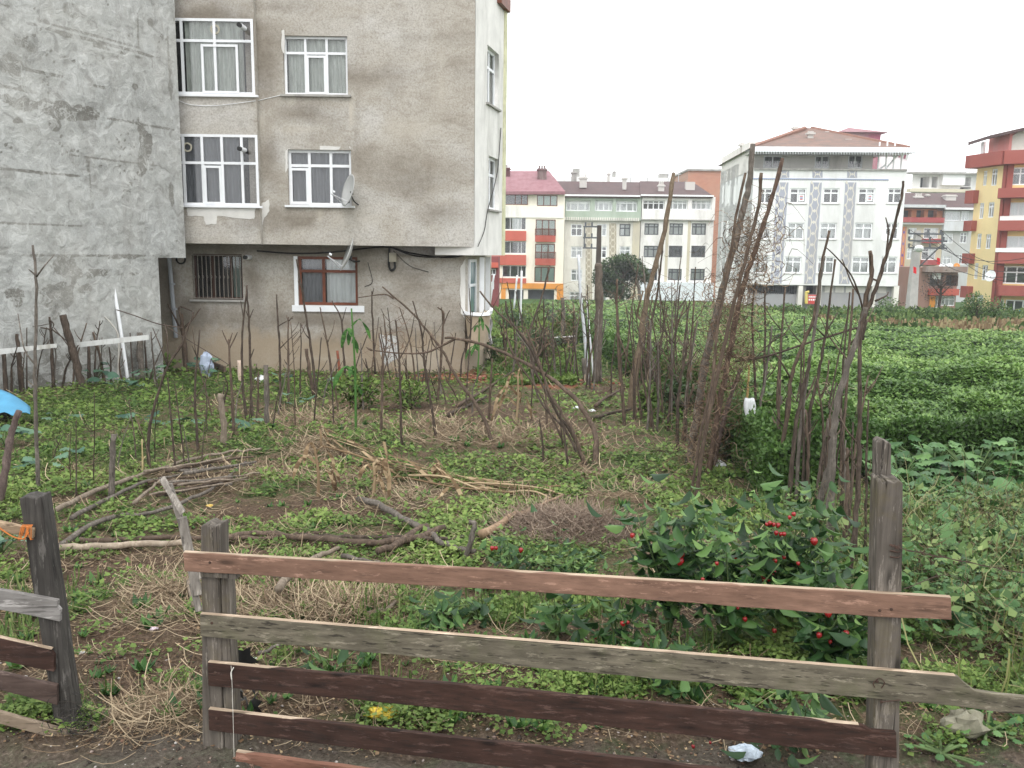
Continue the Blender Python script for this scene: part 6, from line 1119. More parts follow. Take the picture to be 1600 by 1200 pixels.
lying([(85,812),(150,780),(215,755),(300,728),(360,716),(409,711)],7,BARKL,'longest pale branch along the top of the left branch heap',lift=.06)
lying([(112,822),(170,790),(230,762),(290,750),(330,735)],6,BARKG,'second long branch of the left heap, reaching down to the lower left',lift=.05)
lying([(210,798),(240,770),(252,760)],5,BARKL,'short pale branch slanting at the left end of the heap',lift=.05)
lying([(96,866),(135,838),(185,818),(240,812),(300,790),(345,765),(384,730)],8,BARKG,'grey curved branch sweeping under the left heap up to a cut end',lift=.05)
for i in range(13):
    y0=722+i*4.2+random.uniform(-3,3); x0=225+random.uniform(0,70); x1=370+random.uniform(-20,45); sl=random.uniform(-26,-8)
    lying([(x0,y0+18),( (x0+x1)/2,y0+18+sl*.5+random.uniform(-3,3)),(x1,y0+16+sl)],random.uniform(3,5.5),(BARKL,BARKG,BARKR)[i%3],'one of the many thinner cut branches jumbled in the left heap',group=PG,lift=.04+.02*(i%5))
lying([(95,870),(150,868),(220,863),(300,862)],9,mbark('pale_pole',(.24,.19,.14),(.44,.37,.29)),'straight pale pole lying from the left gate post to the fence',name='fallen_pole',cat='pole',lift=.05,wt=8)
lying([(125,858),(190,858),(260,852),(330,855),(420,853),(475,847),(502,845)],7,BARKR,'thin dark branch lying behind the straight pale pole',lift=.05)
lying([(330,862),(400,848),(450,853),(500,857),(560,863),(610,862),(650,855),(694,838)],7,BARKR,'long branch lying just above the top rail, ending in a cut stub',lift=.06,wt=10)
lying([(470,850),(540,852),(620,852),(690,855),(725,852)],7,BARK,'dark branch half hidden behind the long one above the rail',lift=.05)
lying([(590,880),(620,868),(650,845),(668,838)],9,BARKR,'stout branch rising right behind the top rail',lift=.07,wt=9)
lying([(560,792),(590,800),(618,818),(650,835),(672,845),(688,862),(715,872),(742,878)],8,BARKG,'grey snaking branch in the middle, curling down to the rail',lift=.06)
lying([(722,875),(735,845),(742,820)],10,BARKG,'short thick stub upright behind the top rail',lift=.04) if 0 else S([(722,878),(734,848),(741,820),(734,816)],10,BARKG,label='short hooked stub sticking up behind the top rail',name='branch_stub',cat='branch',wt=8)
lying([(752,852),(780,838),(800,822),(820,818),(845,805),(880,790)],12,mbark('bark_ochre',(.2,.13,.08),(.42,.3,.2)),'ochre barkless branch pointing at the dry vine heap',lift=.08,wt=3)
lying([(437,965),(452,942),(480,920),(505,905),(530,898)],11,BARKL,'knobbly pale branch under the top rail near the left post',lift=.17,br=[[(452,942),(435,944),(415,945)]])
lying([(535,900),(575,908),(610,918),(645,937)],6,BARKG,'grey branch curving down right under the top rail',lift=.13)
lying([(575,975),(600,968),(618,955)],9,BARKL,'branch stub with pale broken end above the second rail',lift=.04)
lying([(370,1030),(390,1018),(410,1005),(470,1010)],7,BARKL,'bent pale branch between the second and third rails',lift=.12)
lying([(405,1040),(440,1025),(475,1015)],5,BARKG,'thin grey branch between the second and third rails',lift=.05)
lying([(298,925),(305,960),(312,970)],10,BARKL,'curved pale branch root behind the left fence post',lift=.05)
for i,(a,b_,c_) in enumerate((((925,660),(955,652),(985,645)),((930,640),(950,625),(975,612)),((700,655),(730,640),(760,625)),((715,640),(760,612),(805,582)))): lying([a,b_,c_],5,(BARK,BARKR)[i%2],['thin dark branch lying left of the reddish slim pole','small twig lying by the far trunk post','short branch on dug soil in the middle','brown branch lying on the brick rubble'][i],lift=.05)
# --- dry maize: stump stalks and a fallen sheaf
MZ=mleaf('dry_maize',[(0,(.10,.062,.035)),(.5,(.27,.185,.105)),(1,(.52,.40,.25))],.8,.15,.2); MZG=mleaf('green_maize',[(0,(.03,.10,.02)),(1,(.10,.24,.05))],.6,.2,.3)
def blade(mb,pts,w,Y=None,lift=None):
    q=cr(pts,4); N=len(q); V_=[]
    for i,p in enumerate(q):
        ww=w*math.sin(math.pi*min(.97,.12+.85*i/N))**.7; tw=Vector((math.cos(i*.35),math.sin(i*.35)*.5,.25)); V_+=[p-tw*ww/2,p+tw*ww/2]
    mb.add(V_,[(2*i,2*i+1,2*i+3,2*i+2) for i in range(N-1)])
def maize(px,py,h,label,green=False,n=3,seed=0,twist=.3):
    random.seed(seed); g=G(px,py); e=empty('maize_stalk' if green else 'dry_maize_stump',g,label,'maize'); mb=MB(); top=g+Vector((random.uniform(-.05,.05),0,h)); mb.tube(cr([g-Vector((0,0,.05)),(g+top)/2+Vector((.02,0,0)),top]),[.02,.02,.019,.018,.018,.017,.016,.015,.014,.013,.012],6); mb.build('stem',MZG if green else MZ,e,smooth=True); m2=MB()
    for k in range(n):
        a=random.uniform(0,6.3); t=random.uniform(.3,1); b_=g+(top-g)*t; r_=h*random.uniform(.3,.6) if not green else random.uniform(.12,.3); d=Vector((math.cos(a),math.sin(a)*.6,0)); blade(m2,[b_,b_+d*r_*.4+Vector((0,0,r_*.35)),b_+d*r_*.8+Vector((0,0,-r_*.1)),b_+d*r_+Vector((0,0,-r_*.7))],.05 if not green else .07)
    m2.build('leaves',MZG if green else MZ,e); return e
maize(497,775,.50,'tallest dry maize stump, left of the fallen maize sheaf',seed=3,n=5); maize(523,768,.22,'short dry maize stump with a dark drooping leaf',seed=4,n=3); maize(582,775,.33,'thick dry maize stump at the sheaf\'s left end',seed=5,n=6); maize(608,765,.30,'dry maize stump with a broad pale upright leaf',seed=8,n=5); maize(686,760,.22,'dry maize stump inside the fallen sheaf',seed=9,n=5)
maize(500,700,.25,'small dry maize stump before the house wall sticks',seed=12,n=3)
maize(556,678,1.75,'tall green maize plant before the brown framed window',True,9,21); maize(745,600,1.5,'green maize plant with drooping leaves beside the balcony',True,7,23); maize(806,660,.75,'pair of withered pale maize stalks in the middle distance',False,7,24)
random.seed(77); sh=MB()
SH=[(508,692),(560,715),(600,730),(640,742),(700,750),(760,762),(830,768),(870,772)]
for i in range(24):
    a=random.uniform(0,.75); k0=int(a*6); k1=min(7,k0+random.randint(3,5)); off=random.uniform(-16,13); q=[]
    for k in range(k0,k1+1): x_,y_=SH[k]; g=G(x_+random.uniform(-10,10),y_+off*(1.2-.7*k/7)+random.uniform(-3,3)+8); q.append(g+Vector((0,0,.03+random.uniform(0,.13)*(1-.5*k/7))))
    if i%4: blade(sh,q,random.uniform(.015,.06))
    else: sh.tube(cr(q),[random.uniform(.008,.013)]*(5*(len(q)-1)+1),5)
for x_,y_,dx,dy in ((600,690,8,80),(655,712,60,40),(680,715,45,60),(625,775,50,-35),(700,762,-40,30),(610,700,70,50),(575,700,20,30)):
    g=G(x_+dx,y_+dy+10); t=P(x_,y_,g.y+.05); blade(sh,[g+Vector((0,0,.02)),(g+t)/2+Vector((.02,0,.02)),t],.055)
tag(sh.build('maize_sheaf',MZ,None,G(640,750)),'fallen sheaf of dry tan maize stalks and leaves lying across the middle','maize')
# ================================================================ pepper bushes behind the fence
random.seed(5)
PLF_=mleaf('pepper_leaves',[(0,(.014,.042,.014)),(.4,(.038,.10,.026)),(.7,(.10,.20,.05)),(1,(.27,.42,.13))],.45,.22,.3); PSTEM=mpaint('pepper_stem',(.09,.14,.05),.7,.3,12); PRED=mpaint('pepper_red',(.27,.010,.012),.25,.2,8,spec=.6)
def pepper(px,py,h,rx,nl,label,fruits=(),seed=1,size=.10,young=.25):
    nl=int(nl*1.45); h=h*1.32; size*=1.12; rx*=1.12
    r=np.random.default_rng(seed); random.seed(seed); g=G(px,py); e=empty('pepper_plant',g,label,'pepper plant'); mb=MB(); tips=[]
    for k in range(max(5,nl//26)):
        a=random.uniform(0,6.28); rr=rx*random.uniform(.25,1); t=g+Vector((math.cos(a)*rr,math.sin(a)*rr*.7,h*random.uniform(.45,1)*(1-.25*(rr/rx)**2))); m_=g+Vector((math.cos(a)*rr*.35,math.sin(a)*rr*.3,h*.35)); q=cr([g,m_,t],5); mb.tube(q,[.009*(1-.07*i) for i in range(len(q))],5); tips.append(q)
    mb.build('stem',PSTEM,e,smooth=True); pos=[]
    for i in range(nl):
        q=random.choice(tips); b_=q[random.randint(3,len(q)-1)]; pos.append(tuple(b_+Vector((random.gauss(0,.07),random.gauss(0,.07),random.gauss(0,.06)))))
    pos=np.array(pos); n=len(pos); az=r.random(n)*2*math.pi; el=-(r.random(n)*1.35)+.2; rl=(r.random(n)-.5)*1.4
    ca,sa,ce,se=np.cos(az),np.sin(az),np.cos(el),np.sin(el); y=np.stack([ca*ce,sa*ce,se],1); x=np.stack([-sa,ca,0*sa],1); z=np.cross(x,y); cR,sR=np.cos(rl)[:,None],np.sin(rl)[:,None]; x2=x*cR+z*sR; z2=np.cross(x2,y); M=np.stack([x2,y,z2],2)
    small=r.random(n)<young; sz=size*(.65+.7*r.random(n)); sz[small]*=.5; V,F=inst(PL*np.array([.82,1,1.5]),PLF,pos,M,sz); col=r.random(n)*.8; col[small]=.7+.3*r.random(int(small.sum())); o=npmesh('leaves',V,F,PLF_,e,rnd=np.repeat(col,8),smooth=True)
    for (fx,fy,fr) in fruits:
        c=P(fx,fy,g.y-rx*.45); mb=MB(); ax=Vector((random.uniform(-.4,.4),random.uniform(-.3,.1),-1)).normalized(); R_=fr*.78*g.y/FPX; prof=[(.001,-.9),(.55,-.85),(.95,-.4),(1,.1),(.8,.7),(.45,1.15),(.05,1.4)]; mb.lathe(c,ax,[(a*R_,b_*R_) for a,b_ in prof],12); f=mb.build('pepper',PRED,e,smooth=True); mb=MB(); mb.tube(cr([c-ax*R_*.8,c-ax*R_*1.5+Vector((.006,0,.004)),c-ax*R_*2.6+Vector((0,.02,0))],3),[R_*.22]*7,5); mb.build('stalk',PSTEM,f,smooth=True)
    return e
pepper(1045,995,.84,.27,300,'tall dark-leaved pepper bush, left of the large fruiting one',[(988,836,5),(1063,876,8),(1066,866,5)],1)
pepper(1225,985,.74,.42,430,'widest pepper bush with clusters of small red fruit, left of the square fence post',[(1203,817,4.5),(1209,819,4),(1216,820,4.5),(1213,832,4.5),(1220,834,4),(1225,834,4.5),(1198,819,3.5),(1234,808,4),(1240,803,4.5),(1272,845,7.5),(1190,898,4.5),(1193,905,4),(1211,876,4.5),(1210,893,3.5),(1201,905,4),(1261,904,4),(1150,870,4),(1178,845,4),(1290,905,4),(1247,880,4),(1225,870,4),(1206,898,4),(1196,912,3.5)],2)
pepper(1140,1010,.62,.30,260,'pepper bush between the tall one and the widest one',[(1164,967,5),(1153,950,3),(1120,880,4),(1098,905,4),(1210,985,5)],3)
pepper(1280,1050,.55,.25,210,'lower right pepper bush with big round red fruit, by the square fence post',[(1294,958,7.5),(1322,989,6.5),(1280,992,6),(1297,1002,4)],4,.10)
pepper(965,1010,.34,.20,60,'low pepper plant with red fruit under the top rail, left of the tall bush',[(973,974,5.5),(981,972,4),(930,995,3.5)],5,.09)
pepper(870,1000,.30,.15,26,'small pepper plant with one long drooping dark leaf',(),6,.12)
pepper(895,920,.34,.30,150,'spreading low pepper plant above the top rail, beside the dry vine heap',[(814,859,5),(769,856,4.5)],7,.07,.5)
pepper(800,905,.30,.22,110,'leftmost low pepper plant above the top rail',[(775,856,4)],8,.07,.5)
pepper(690,985,.28,.16,45,'small dark pepper plant between the top and second rails, leftmost',(),9,.09)
pepper(750,975,.20,.18,30,'sparse pepper seedling right of the leftmost one between the rails',(),10,.08)
pepper(1115,905,.38,.22,130,'light green pepper shoots behind the tall bush',(),11,.07,.7)
pepper(1050,1085,.24,.3,60,'sparse pepper plant below the second rail',(),12,.08)
pepper(1250,1160,.26,.35,70,'sparse pepper plant low down by the fence foot, left of the square post',[(1083,1166,4),(1110,1160,3)],13,.08)
pepper(520,1060,.16,.2,26,'tiny pepper seedling with long leaves between the second and third rails',(),14,.08)
# ================================================================ kale and other broad leaved plants
KALE=mleaf('kale_leaves',[(0,(.035,.085,.06)),(.5,(.075,.16,.10)),(1,(.16,.27,.17))],.5,.12,.4); BEAN=mleaf('squash_leaves',[(0,(.035,.10,.03)),(.5,(.08,.19,.05)),(1,(.17,.31,.10))],.5,.2,.4)
def leafy(px,py,h,rx,n,size,label,mat,seed,name='kale_plant',cat='kale'):
    r=np.random.default_rng(seed); random.seed(seed); g=G(px,py); e=empty(name,g,label,cat); mb=MB(); pos=[];az=[]
    for k in range(n):
        a=2.4*k+random.uniform(-.3,.3); rr=rx*random.uniform(.3,1); t=g+Vector((math.cos(a)*rr,math.sin(a)*rr,h*random.uniform(.5,1)*(1.1-.4*rr/rx))); q=cr([g+Vector((0,0,h*.1)),g+(t-g)*.5+Vector((0,0,h*.12)),t],4); mb.tube(q,[.008]*len(q),4); pos.append(tuple(t-Vector((math.cos(a),math.sin(a),0))*size*.1)); az.append(a)
    mb.build('stem',PSTEM,e,smooth=True); pos=np.array(pos); az=np.array(az); el=-(r.random(n)*.8)-.0+.35; ca,sa,ce,se=np.cos(az),np.sin(az),np.cos(el),np.sin(el); y=np.stack([ca*ce,sa*ce,se],1); x=np.stack([-sa,ca,0*sa],1); M=np.stack([x,y,np.cross(x,y)],2)
    V,F=inst(BL,BLF,pos,M,size*(.6+.7*r.random(n))); npmesh('leaves',V,F,mat,e,rnd=np.repeat(r.random(n),len(BLF)),smooth=True); return e
KL=[(212,662,.22,.22,7,.30,'kale plant in the weeds left of the twiggy stick'),(292,668,.25,.25,7,.30,'kale plant with a drooping blue green leaf under the barred window'),(385,672,.20,.22,6,.28,'kale plant low between the pale mottled post and the grey post'),(283,560,.6,.4,14,.32,'tall kale at the foot of the drainpipe'),(322,590,.5,.35,12,.30,'kale beside a bluish bag under the barred window'),
 (150,600,.5,.5,16,.34,'broad kale clump beside the broken log'),(182,615,.4,.4,12,.32,'kale clump right of the broken log'),(235,600,.45,.4,12,.28,'pale kale clump at the grey wall corner'),(365,560,.55,.3,9,.26,'kale under the barred window right end'),(85,665,.2,.3,6,.25,'kale right of the blue tarpaulin'),(8,700,.35,.3,10,.34,'kale at the left edge under the blue tarpaulin'),(70,735,.2,.25,7,.26,'kale beside the foot of the tall forked pole'),(105,720,.15,.2,5,.22,'small kale right of the tall forked pole'),
 (460,640,.35,.3,9,.22,'kale below the brown framed window left side'),(440,610,.4,.3,8,.22,'kale behind the twiggy sticks before the house'),(500,610,.4,.3,8,.22,'kale near the rusty red post'),(3,870,.25,.25,8,.22,'kale by the left gate post top'),(750,1040,.14,.14,6,.12,'seedling kale under the second rail')]
KL=[(a,b_,c_,d_*.8,max(4,int(e_*.75)),f_*.68,g_) for a,b_,c_,d_,e_,f_,g_ in KL]
for i,(x_,y_,h_,r_,n_,s_,l_) in enumerate(KL): leafy(x_,y_,h_,r_,n_,s_,l_,KALE,40+i)
SQ=[(1335,745,.50,.22,12,.17,'blue green kale just left of the fence post stub'),(1405,770,.50,.35,24,.17,'squash plant right behind the fence post top'),(1455,758,.55,.45,34,.17,'squash plant above and just right of the fence post'),(1520,768,.55,.5,36,.17,'squash plant in the middle of the leafy bed at the right'),(1590,772,.55,.5,34,.17,'squash plant at the right edge of the leafy bed'),(1435,795,.35,.4,26,.15,'low squash plant right of the square post'),(1500,805,.32,.5,34,.14,'low squash plant in front of the leafy bed'),(1580,815,.32,.5,34,.15,'low squash plant in the front right corner of the leafy bed'),(1470,850,.24,.3,18,.11,'small squash plant beside the barbed wire'),(1560,885,.24,.35,20,.11,'small squash plant below the barbed wire at the right'),(1362,752,.55,.3,16,.17,'squash plant climbing behind the post stub'),(1650,765,.55,.5,24,.17,'squash plant beyond the right edge of the leafy bed'),
 (1485,955,.2,.3,16,.09,'small broad leaved weed under the end of the top rail'),(1570,985,.25,.35,22,.10,'broad leaved weed right of the top rail end'),(1540,1150,.08,.16,14,.05,'broad leaved weed under the splintered second rail'),(1470,1180,.05,.14,12,.045,'broad leaved weed beside the stone')]
for i,(x_,y_,h_,r_,n_,s_,l_) in enumerate(SQ): leafy(x_,y_,h_,r_,n_,s_,l_,BEAN if i else KALE,80+i,'squash_plant','squash')
nb=900; px_=1395+RNG.random(nb)*260; py_=690+RNG.random(nb)**1.4*330; G_=[G(a,b_) for a,b_ in zip(px_,py_)]; pos=np.array([(g.x,g.y,g.z+.05+random.random()*.22) for g in G_]); V,F=inst(BL,BLF,pos,rotm(nb,.55),.05+.11*RNG.random(nb)*np.clip(1.5-(py_-690)/330,.3,1.2)); tag(npmesh('creeping_leaves',V,F,BEAN,rnd=np.repeat(RNG.random(nb),len(BLF)),smooth=True),'scattered lobed leaves creeping over the right part of the bed','leaves',kind='stuff')
n=1500; x=2.2+RNG.random(n)*2.9; y=3.5+RNG.random(n)*3.3; k=(x>y*.42)&(x<y*.68+.3)&(fbm(x*2,y*2,3,4)>.42); x,y=x[k],y[k]; V,F=inst(RB_*np.array([.4,1,1]),RBF,np.stack([x,y,gsurf(x,y)-.01],1),upright(len(x),1.15),.14+.26*RNG.random(len(x))); tag(npmesh('tall_grass',V,F,mleaf('yellow_grass',[(0,(.10,.14,.035)),(.5,(.22,.26,.08)),(1,(.40,.36,.18))],.7,.25,.2),rnd=np.repeat(RNG.random(len(x)),3)),'thin yellow green grass standing right of the split fence post','grass',kind='stuff')
nb=1500; px_=1400+RNG.random(nb)*240; py_=770+RNG.random(nb)*130; G_=[G(a,b_) for a,b_ in zip(px_,py_)]; pos=np.array([(g.x,g.y,g.z+.02+random.random()*.1) for g in G_]); strands(pos[:,0],pos[:,1],pos[:,2],.1+.25*RNG.random(nb),.4,STR,'straw','pale dry stalks between the creeping leaves at the right')
# vines and thin weeds at the right of the square post
random.seed(9); n=17000; x=2.5+RNG.random(n)*2.7; y=3.3+RNG.random(n)*4.6; k=x<y*.68+.3; x,y=x[k],y[k]; hh=RNG.random(len(x))**1.3*(.55-.25*sstep(4.5,7,y)); V,F=inst(LEAF,LEAFF,np.stack([x,y,gsurf(x,y)+hh],1),rotm(len(x),.9),.014+.075*RNG.random(len(x))**2.5); tag(npmesh('climbing_weeds',V,F,mleaf('vine_leaves',[(0,(.05,.10,.03)),(.5,(.12,.21,.06)),(1,(.30,.38,.14))],.6,.3,.3),rnd=RNG.random(len(x))),'light green tangled weeds and bindweed right of the square fence post','weeds',kind='stuff')
RT,RTF=ribbon(6,1.6,.005)
n=2600; x=2.6+RNG.random(n)*2.7; y=3.4+RNG.random(n)*3.8; V,F=inst(RT,RTF,np.stack([x,y,gsurf(x,y)+RNG.random(n)*.35],1),rotm(n,1.1),.18+.28*RNG.random(n)); tag(npmesh('dry_vines',V,F,mleaf('dry_vines',[(0,(.05,.035,.025)),(.6,(.20,.16,.09)),(1,(.32,.30,.16))],.9,.1,.1),rnd=np.repeat(RNG.random(n),6)),'thin brown and green stems tangled right of the square fence post','vines',kind='stuff')
# dry vine curls wrapped about the tall poles
def tangle(px0,py0,px1,py1,Y,n,spread,name,label,mat,ln=.5):
    t=RNG.random(n); px_=px0+(px1-px0)*t+RNG.normal(size=n)*spread; py_=py0+(py1-py0)*t+RNG.normal(size=n)*spread*.7; pos=np.array([tuple(P(a,b_,Y+c_*.25)) for a,b_,c_ in zip(px_,py_,RNG.normal(size=n))]); V,F=inst(RT2,RTF2,pos,rotm(n,1.5),ln*(.4+RNG.random(n)*.9)); return tag(npmesh(name,V,F,mat,rnd=np.repeat(RNG.random(n),8)),label,'vines',kind='stuff')
V_=[];F_=[]
for i in range(9):
    t=i/8; V_+=[(.32*math.sin(t*7)-.012,t,.25*math.cos(t*5)-.25),(.32*math.sin(t*7)+.012,t,.25*math.cos(t*5)-.25+.008)]
    if i: F_.append((2*i-2,2*i-1,2*i+1,2*i))
RT2=np.array(V_);RTF2=F_
VIN=mleaf('vine_curls',[(0,(.05,.03,.02)),(.5,(.17,.11,.075)),(1,(.34,.26,.18))],.9,.0,.1); Yt=G(1090,740).y
tangle(1080,760,1175,350,Yt,700,12,'dry_vines','dry curling vines wound up the tall leaning poles',VIN,.34)
tangle(1105,740,1190,370,Yt,340,12,'dry_vines','dry curling vines wound up the long slanting pole',VIN,.32)
tangle(1130,640,1195,360,Yt+.3,110,20,'dry_vines','loose vine loops hanging right of the tall poles, before the white house',VIN,.36)
Yt=G(1050,640).y; tangle(1010,620,1060,440,Yt,170,30,'dry_vines','fine twig tangle behind the tall tapering pole',VIN,.45); tangle(1080,650,1120,470,Yt+.8,200,24,'dry_vines','pale dry stems massed left of the thick trunk pole',STRG,.5)
Yt=G(850,590).y; tangle(800,580,930,480,Yt,170,24,'dry_vines','fine twig tangle beside the tea field in the distance',VIN,.7)
Yt=G(1240,760).y; tangle(1190,740,1330,620,Yt,170,24,'dry_vines','thin dry tendrils caught in the close-set stick fence',STRG,.25); Yt=G(600,640).y; tangle(590,600,640,520,Yt,50,18,'dry_vines','bare twigs tangled before the house wall, left of the arch',VIN,.5)
Yk=G(1163,728).y-.7; tangle(1160,572,1172,560,Yk,160,8,'dry_grass_clump','clump of dry grass stuck on top of the yellow stake',VIN,.16)
# shrub leaves at the foot of the poles
def shrub(px,py,Y,r3,n,size,label,seed,mat=None):
    b_=G(px,py); e=empty('shrub',(b_.x,b_.y,b_.z),label,'shrub'); mb=MB()
    for k in range(6): a=k*1.1; mb.tube([b_,b_+Vector((math.cos(a)*r3[0]*.6,math.sin(a)*r3[1]*.6,r3[2]*1.3))],.01,4)
    mb.build('stem',BARK,e); crown('leaves',e,(b_.x,b_.y,b_.z+r3[2]),r3[0],r3[1],r3[2],n,size,mat or TLEAF,seed,.36); return e
shrub(1150,715,0,(.38,.3,.30),900,.085,'dark leafy shrub behind the white bag on the ground',61); shrub(1060,650,0,(.4,.4,.35),800,.08,'dark shrub at the foot of the vine tangle',62); shrub(840,560,0,(.8,.6,.5),900,.12,'dark weedy shrub before the far tangle of sticks',63); shrub(800,520,0,(.9,.8,.6),900,.12,'weedy shrub beyond the balcony',64); shrub(640,640,0,(.5,.4,.3),600,.07,'leafy weed clump left of the arched branch',65,WEED); shrub(560,640,0,(.6,.3,.35),600,.09,'green weed clump round the tall maize plant',66,WEED); shrub(1010,650,0,(.2,.2,.3),250,.1,'tuft of bright weeds at the foot of the reddish slim pole',67,WEED); shrub(60,575,0,(2.0,.5,.35),2600,.10,'hedge-like band of weeds along the grey wall, left of the broken log',68,WEED); shrub(180,585,0,(1.6,.5,.3),1900,.10,'band of weeds along the grey wall, right of the broken log',69,WEED)
shrub(1215,760,0,(.3,.2,.15),260,.07,'leafy weeds at the foot of the close-set stick fence',70,WEED); shrub(770,570,0,(.3,.3,.4),200,.1,'weeds at the balcony foot',71)
# ================================================================ the board fence and the gateway
YfL,YfR=3.50,3.12; FP=Fa((uvx(300,YfL),YfL),(uvx(1400,YfR),YfR))
WG=mwood('grey_wood_up',(.05,.042,.034),(.20,.175,.148),2,.75,(.12,.10,.05)); WGR=mwood('grey_green_board',(.055,.048,.034),(.225,.198,.145),0,.75,(.11,.11,.06)); WRD=mwood('new_red_board',(.14,.08,.055),(.29,.17,.12),0,.25,None,.7); WPR=mwood('painted_dark_red',(.020,.011,.008),(.072,.036,.026),0,.6,(.05,.03,.024)); WPL=mwood('pale_edge',(.30,.22,.15),(.50,.40,.30),0,.3)
WBR=mwood('bright_red_board',(.16,.075,.05),(.29,.15,.105),0,.3)
fe=empty('board_fence',(FP.o.x,FP.o.y,0),'low fence of four horizontal boards on rough square posts across the foreground','fence')
def board(F,px,d0,d1,mat,parent,label=None,name='rail',edge=None,seg=12,wob=.002):
    """px: corners in pixels: top-left, top-right(s) ..., bottom-right(s), bottom-left as a closed outline"""
    pts=[F.hit(*p) for p in px]; 
    mb=MB(); mb.fpoly(F,pts,d0,d1); 
    # soften the arrises
    o=mb.build(name,mat,parent); bv=o.modifiers.new('bevel','BEVEL'); bv.width=.003; bv.segments=2; bv.limit_method='ANGLE'
    if label: o['label']=label
    if edge:
        e=MB(); (a,b_)=edge; s0,t0=F.hit(*a); s1,t1=F.hit(*b_); n=16
        for i in range(n):
            p,q=i/n,(i+1)/n; e.add([F.pt(s0+(s1-s0)*p,t0+(t1-t0)*p+.0015,d1-.001),F.pt(s0+(s1-s0)*q,t0+(t1-t0)*q+.0015,d1-.001),F.pt(s0+(s1-s0)*q,t0+(t1-t0)*q+.0035,d0+.001),F.pt(s0+(s1-s0)*p,t0+(t1-t0)*p+.0035,d0+.001)],[(0,1,2,3)])
        e.build('board_edge',WPL,o)
    return o
def rough(px,n=6,amp=1.2):
    out=[]
    for (a,b_) in zip(px,px[1:]+px[:1]):
        L_=math.dist(a,b_); m_=max(1,int(L_/40)); out+= [(a[0]+(b_[0]-a[0])*k/m_+(random.uniform(-amp,amp) if k else 0)*.4,a[1]+(b_[1]-a[1])*k/m_+(random.uniform(-amp,amp) if k else 0)) for k in range(m_)]
    return out
random.seed(31)
def post(F,px0,px1,yt,bx0,bx1,yb,d0,d1,mat,parent,label=None,top=None,name='post'):
    T=top or [(px0,yt),(px0+(px1-px0)*.3,yt-3),(px0+(px1-px0)*.6,yt+2),(px1,yt-1)]
    out=[(bx0,yb)]+[(bx0+(px0-bx0)*k/6+random.uniform(-.8,.8),yb+(yt-yb)*k/6) for k in range(1,6)]+T+[(px1+(bx1-px1)*k/6+random.uniform(-.8,.8),yt+(yb-yt)*k/6) for k in range(1,6)]+[(bx1,yb)]
    pts=[F.hit(*p) for p in out][::-1]; mb=MB(); mb.fpoly(F,pts,d0,d1); o=mb.build(name,mat,parent); bv=o.modifiers.new('bevel','BEVEL'); bv.width=.006; bv.segments=2
    if label: o['label']=label
    return o
post(FP,313,341,822,317,348,1225,-.10,-.001,WG,fe,'left fence post with a crumbled top'); post(FP,342,352,886,349,368,1225,-.085,-.012,WG,fe,'narrow slat against the left post') 
post(FP,1372,1411,753,1361,1404,1300,-.11,-.001,WG,fe,'right square fence post, split at the top',top=[(1372,753),(1376,749),(1380,756),(1384,752),(1385,764),(1388,752),(1398,755),(1405,751),(1411,755)])
def rail(px,mat,d,edge=None,label=None): return board(FP,rough(px,amp=.8)[::-1],d,d+.022,mat,fe,label,'rail',edge)
rail([(290,861),(700,884),(1100,908),(1483,931),(1484,965),(1360,960),(900,926),(292,890)],WRD,.0,((290,861),(1483,931)),'new reddish brown top board')
rail([(316,957),(700,990),(1100,1021),(1494,1053),(1503,1062),(1520,1075),(1560,1081),(1660,1090),(1660,1117),(1560,1109),(1490,1099),(1100,1063),(700,1028),(317,991)],WGR,.0,((316,957),(1490,1053)),'weathered grey green second board, splintered at its right end')
rail([(328,1032),(700,1064),(1100,1103),(1345,1129),(1360,1137),(1398,1140),(1399,1180),(900,1126),(600,1094),(329,1068)],WPR,.0,((328,1032),(1340,1129)),'dark red painted third board')
rail([(329,1105),(800,1158),(1397,1232),(1397,1272),(800,1195),(330,1137)],WPR,.0,((329,1105),(1397,1232)),'dark red painted fourth board')
rail([(376,1166),(700,1208),(1000,1262),(1000,1300),(700,1250),(374,1196)],WBR,.026,((376,1166),(1000,1262)),'bright red lowest board with a pale top')
mb=MB(); s,t=FP.hit(345,870); r=FP.rect(316,893,372,901); mb.fbox(FP,r[0],r[1],r[2],r[3],-.02,.015); mb.build('batten',WG,fe)
NAIL=mpaint('nail_rust',(.06,.035,.025),.7,.3,20)
for i,(x_,y_) in enumerate(((332,876),(1390,948),(1372,950),(1368,1060),(1375,1092),(1382,1150),(335,970),(340,1047),(342,1118),(1373,1165))):
    s,t=FP.hit(x_,y_); mb=MB(); mb.lathe(FP.pt(s,t,.0215),FP.n,[(.006,0),(.006,.003),(.001,.004)],8); mb.build('nail',NAIL,fe)
s,t=FP.hit(1370,1062); mb=MB(); mb.tube(cr([FP.pt(s-.012,t-.02,.026),FP.pt(s-.02,t+.0,.03),FP.pt(s,t+.022,.03),FP.pt(s+.02,t+.005,.03),FP.pt(s+.012,t-.02,.026)]),.002,5); s,t=FP.hit(1388,1090); mb.tube([FP.pt(s-.03,t-.006,.027),FP.pt(s+.035,t+.01,.03)],.0022,5); mb.build('bent_nail',NAIL,fe)
q=[FP.pt(*FP.hit(x_,y_),.03) for x_,y_ in ((366,1035),(367,1050),(369,1110),(371,1195))]; mb=MB(); mb.tube(cr(q),.0012,4); mb.tube(cr([FP.pt(*FP.hit(x_,y_),.03) for x_,y_ in ((370,1038),(366,1046),(367,1056))]),.0025,5); tag(mb.build('string',mpaint('pale_string',(.6,.58,.52),.9),None,q[0]),'thin pale string knotted on the third rail and hanging down','string')
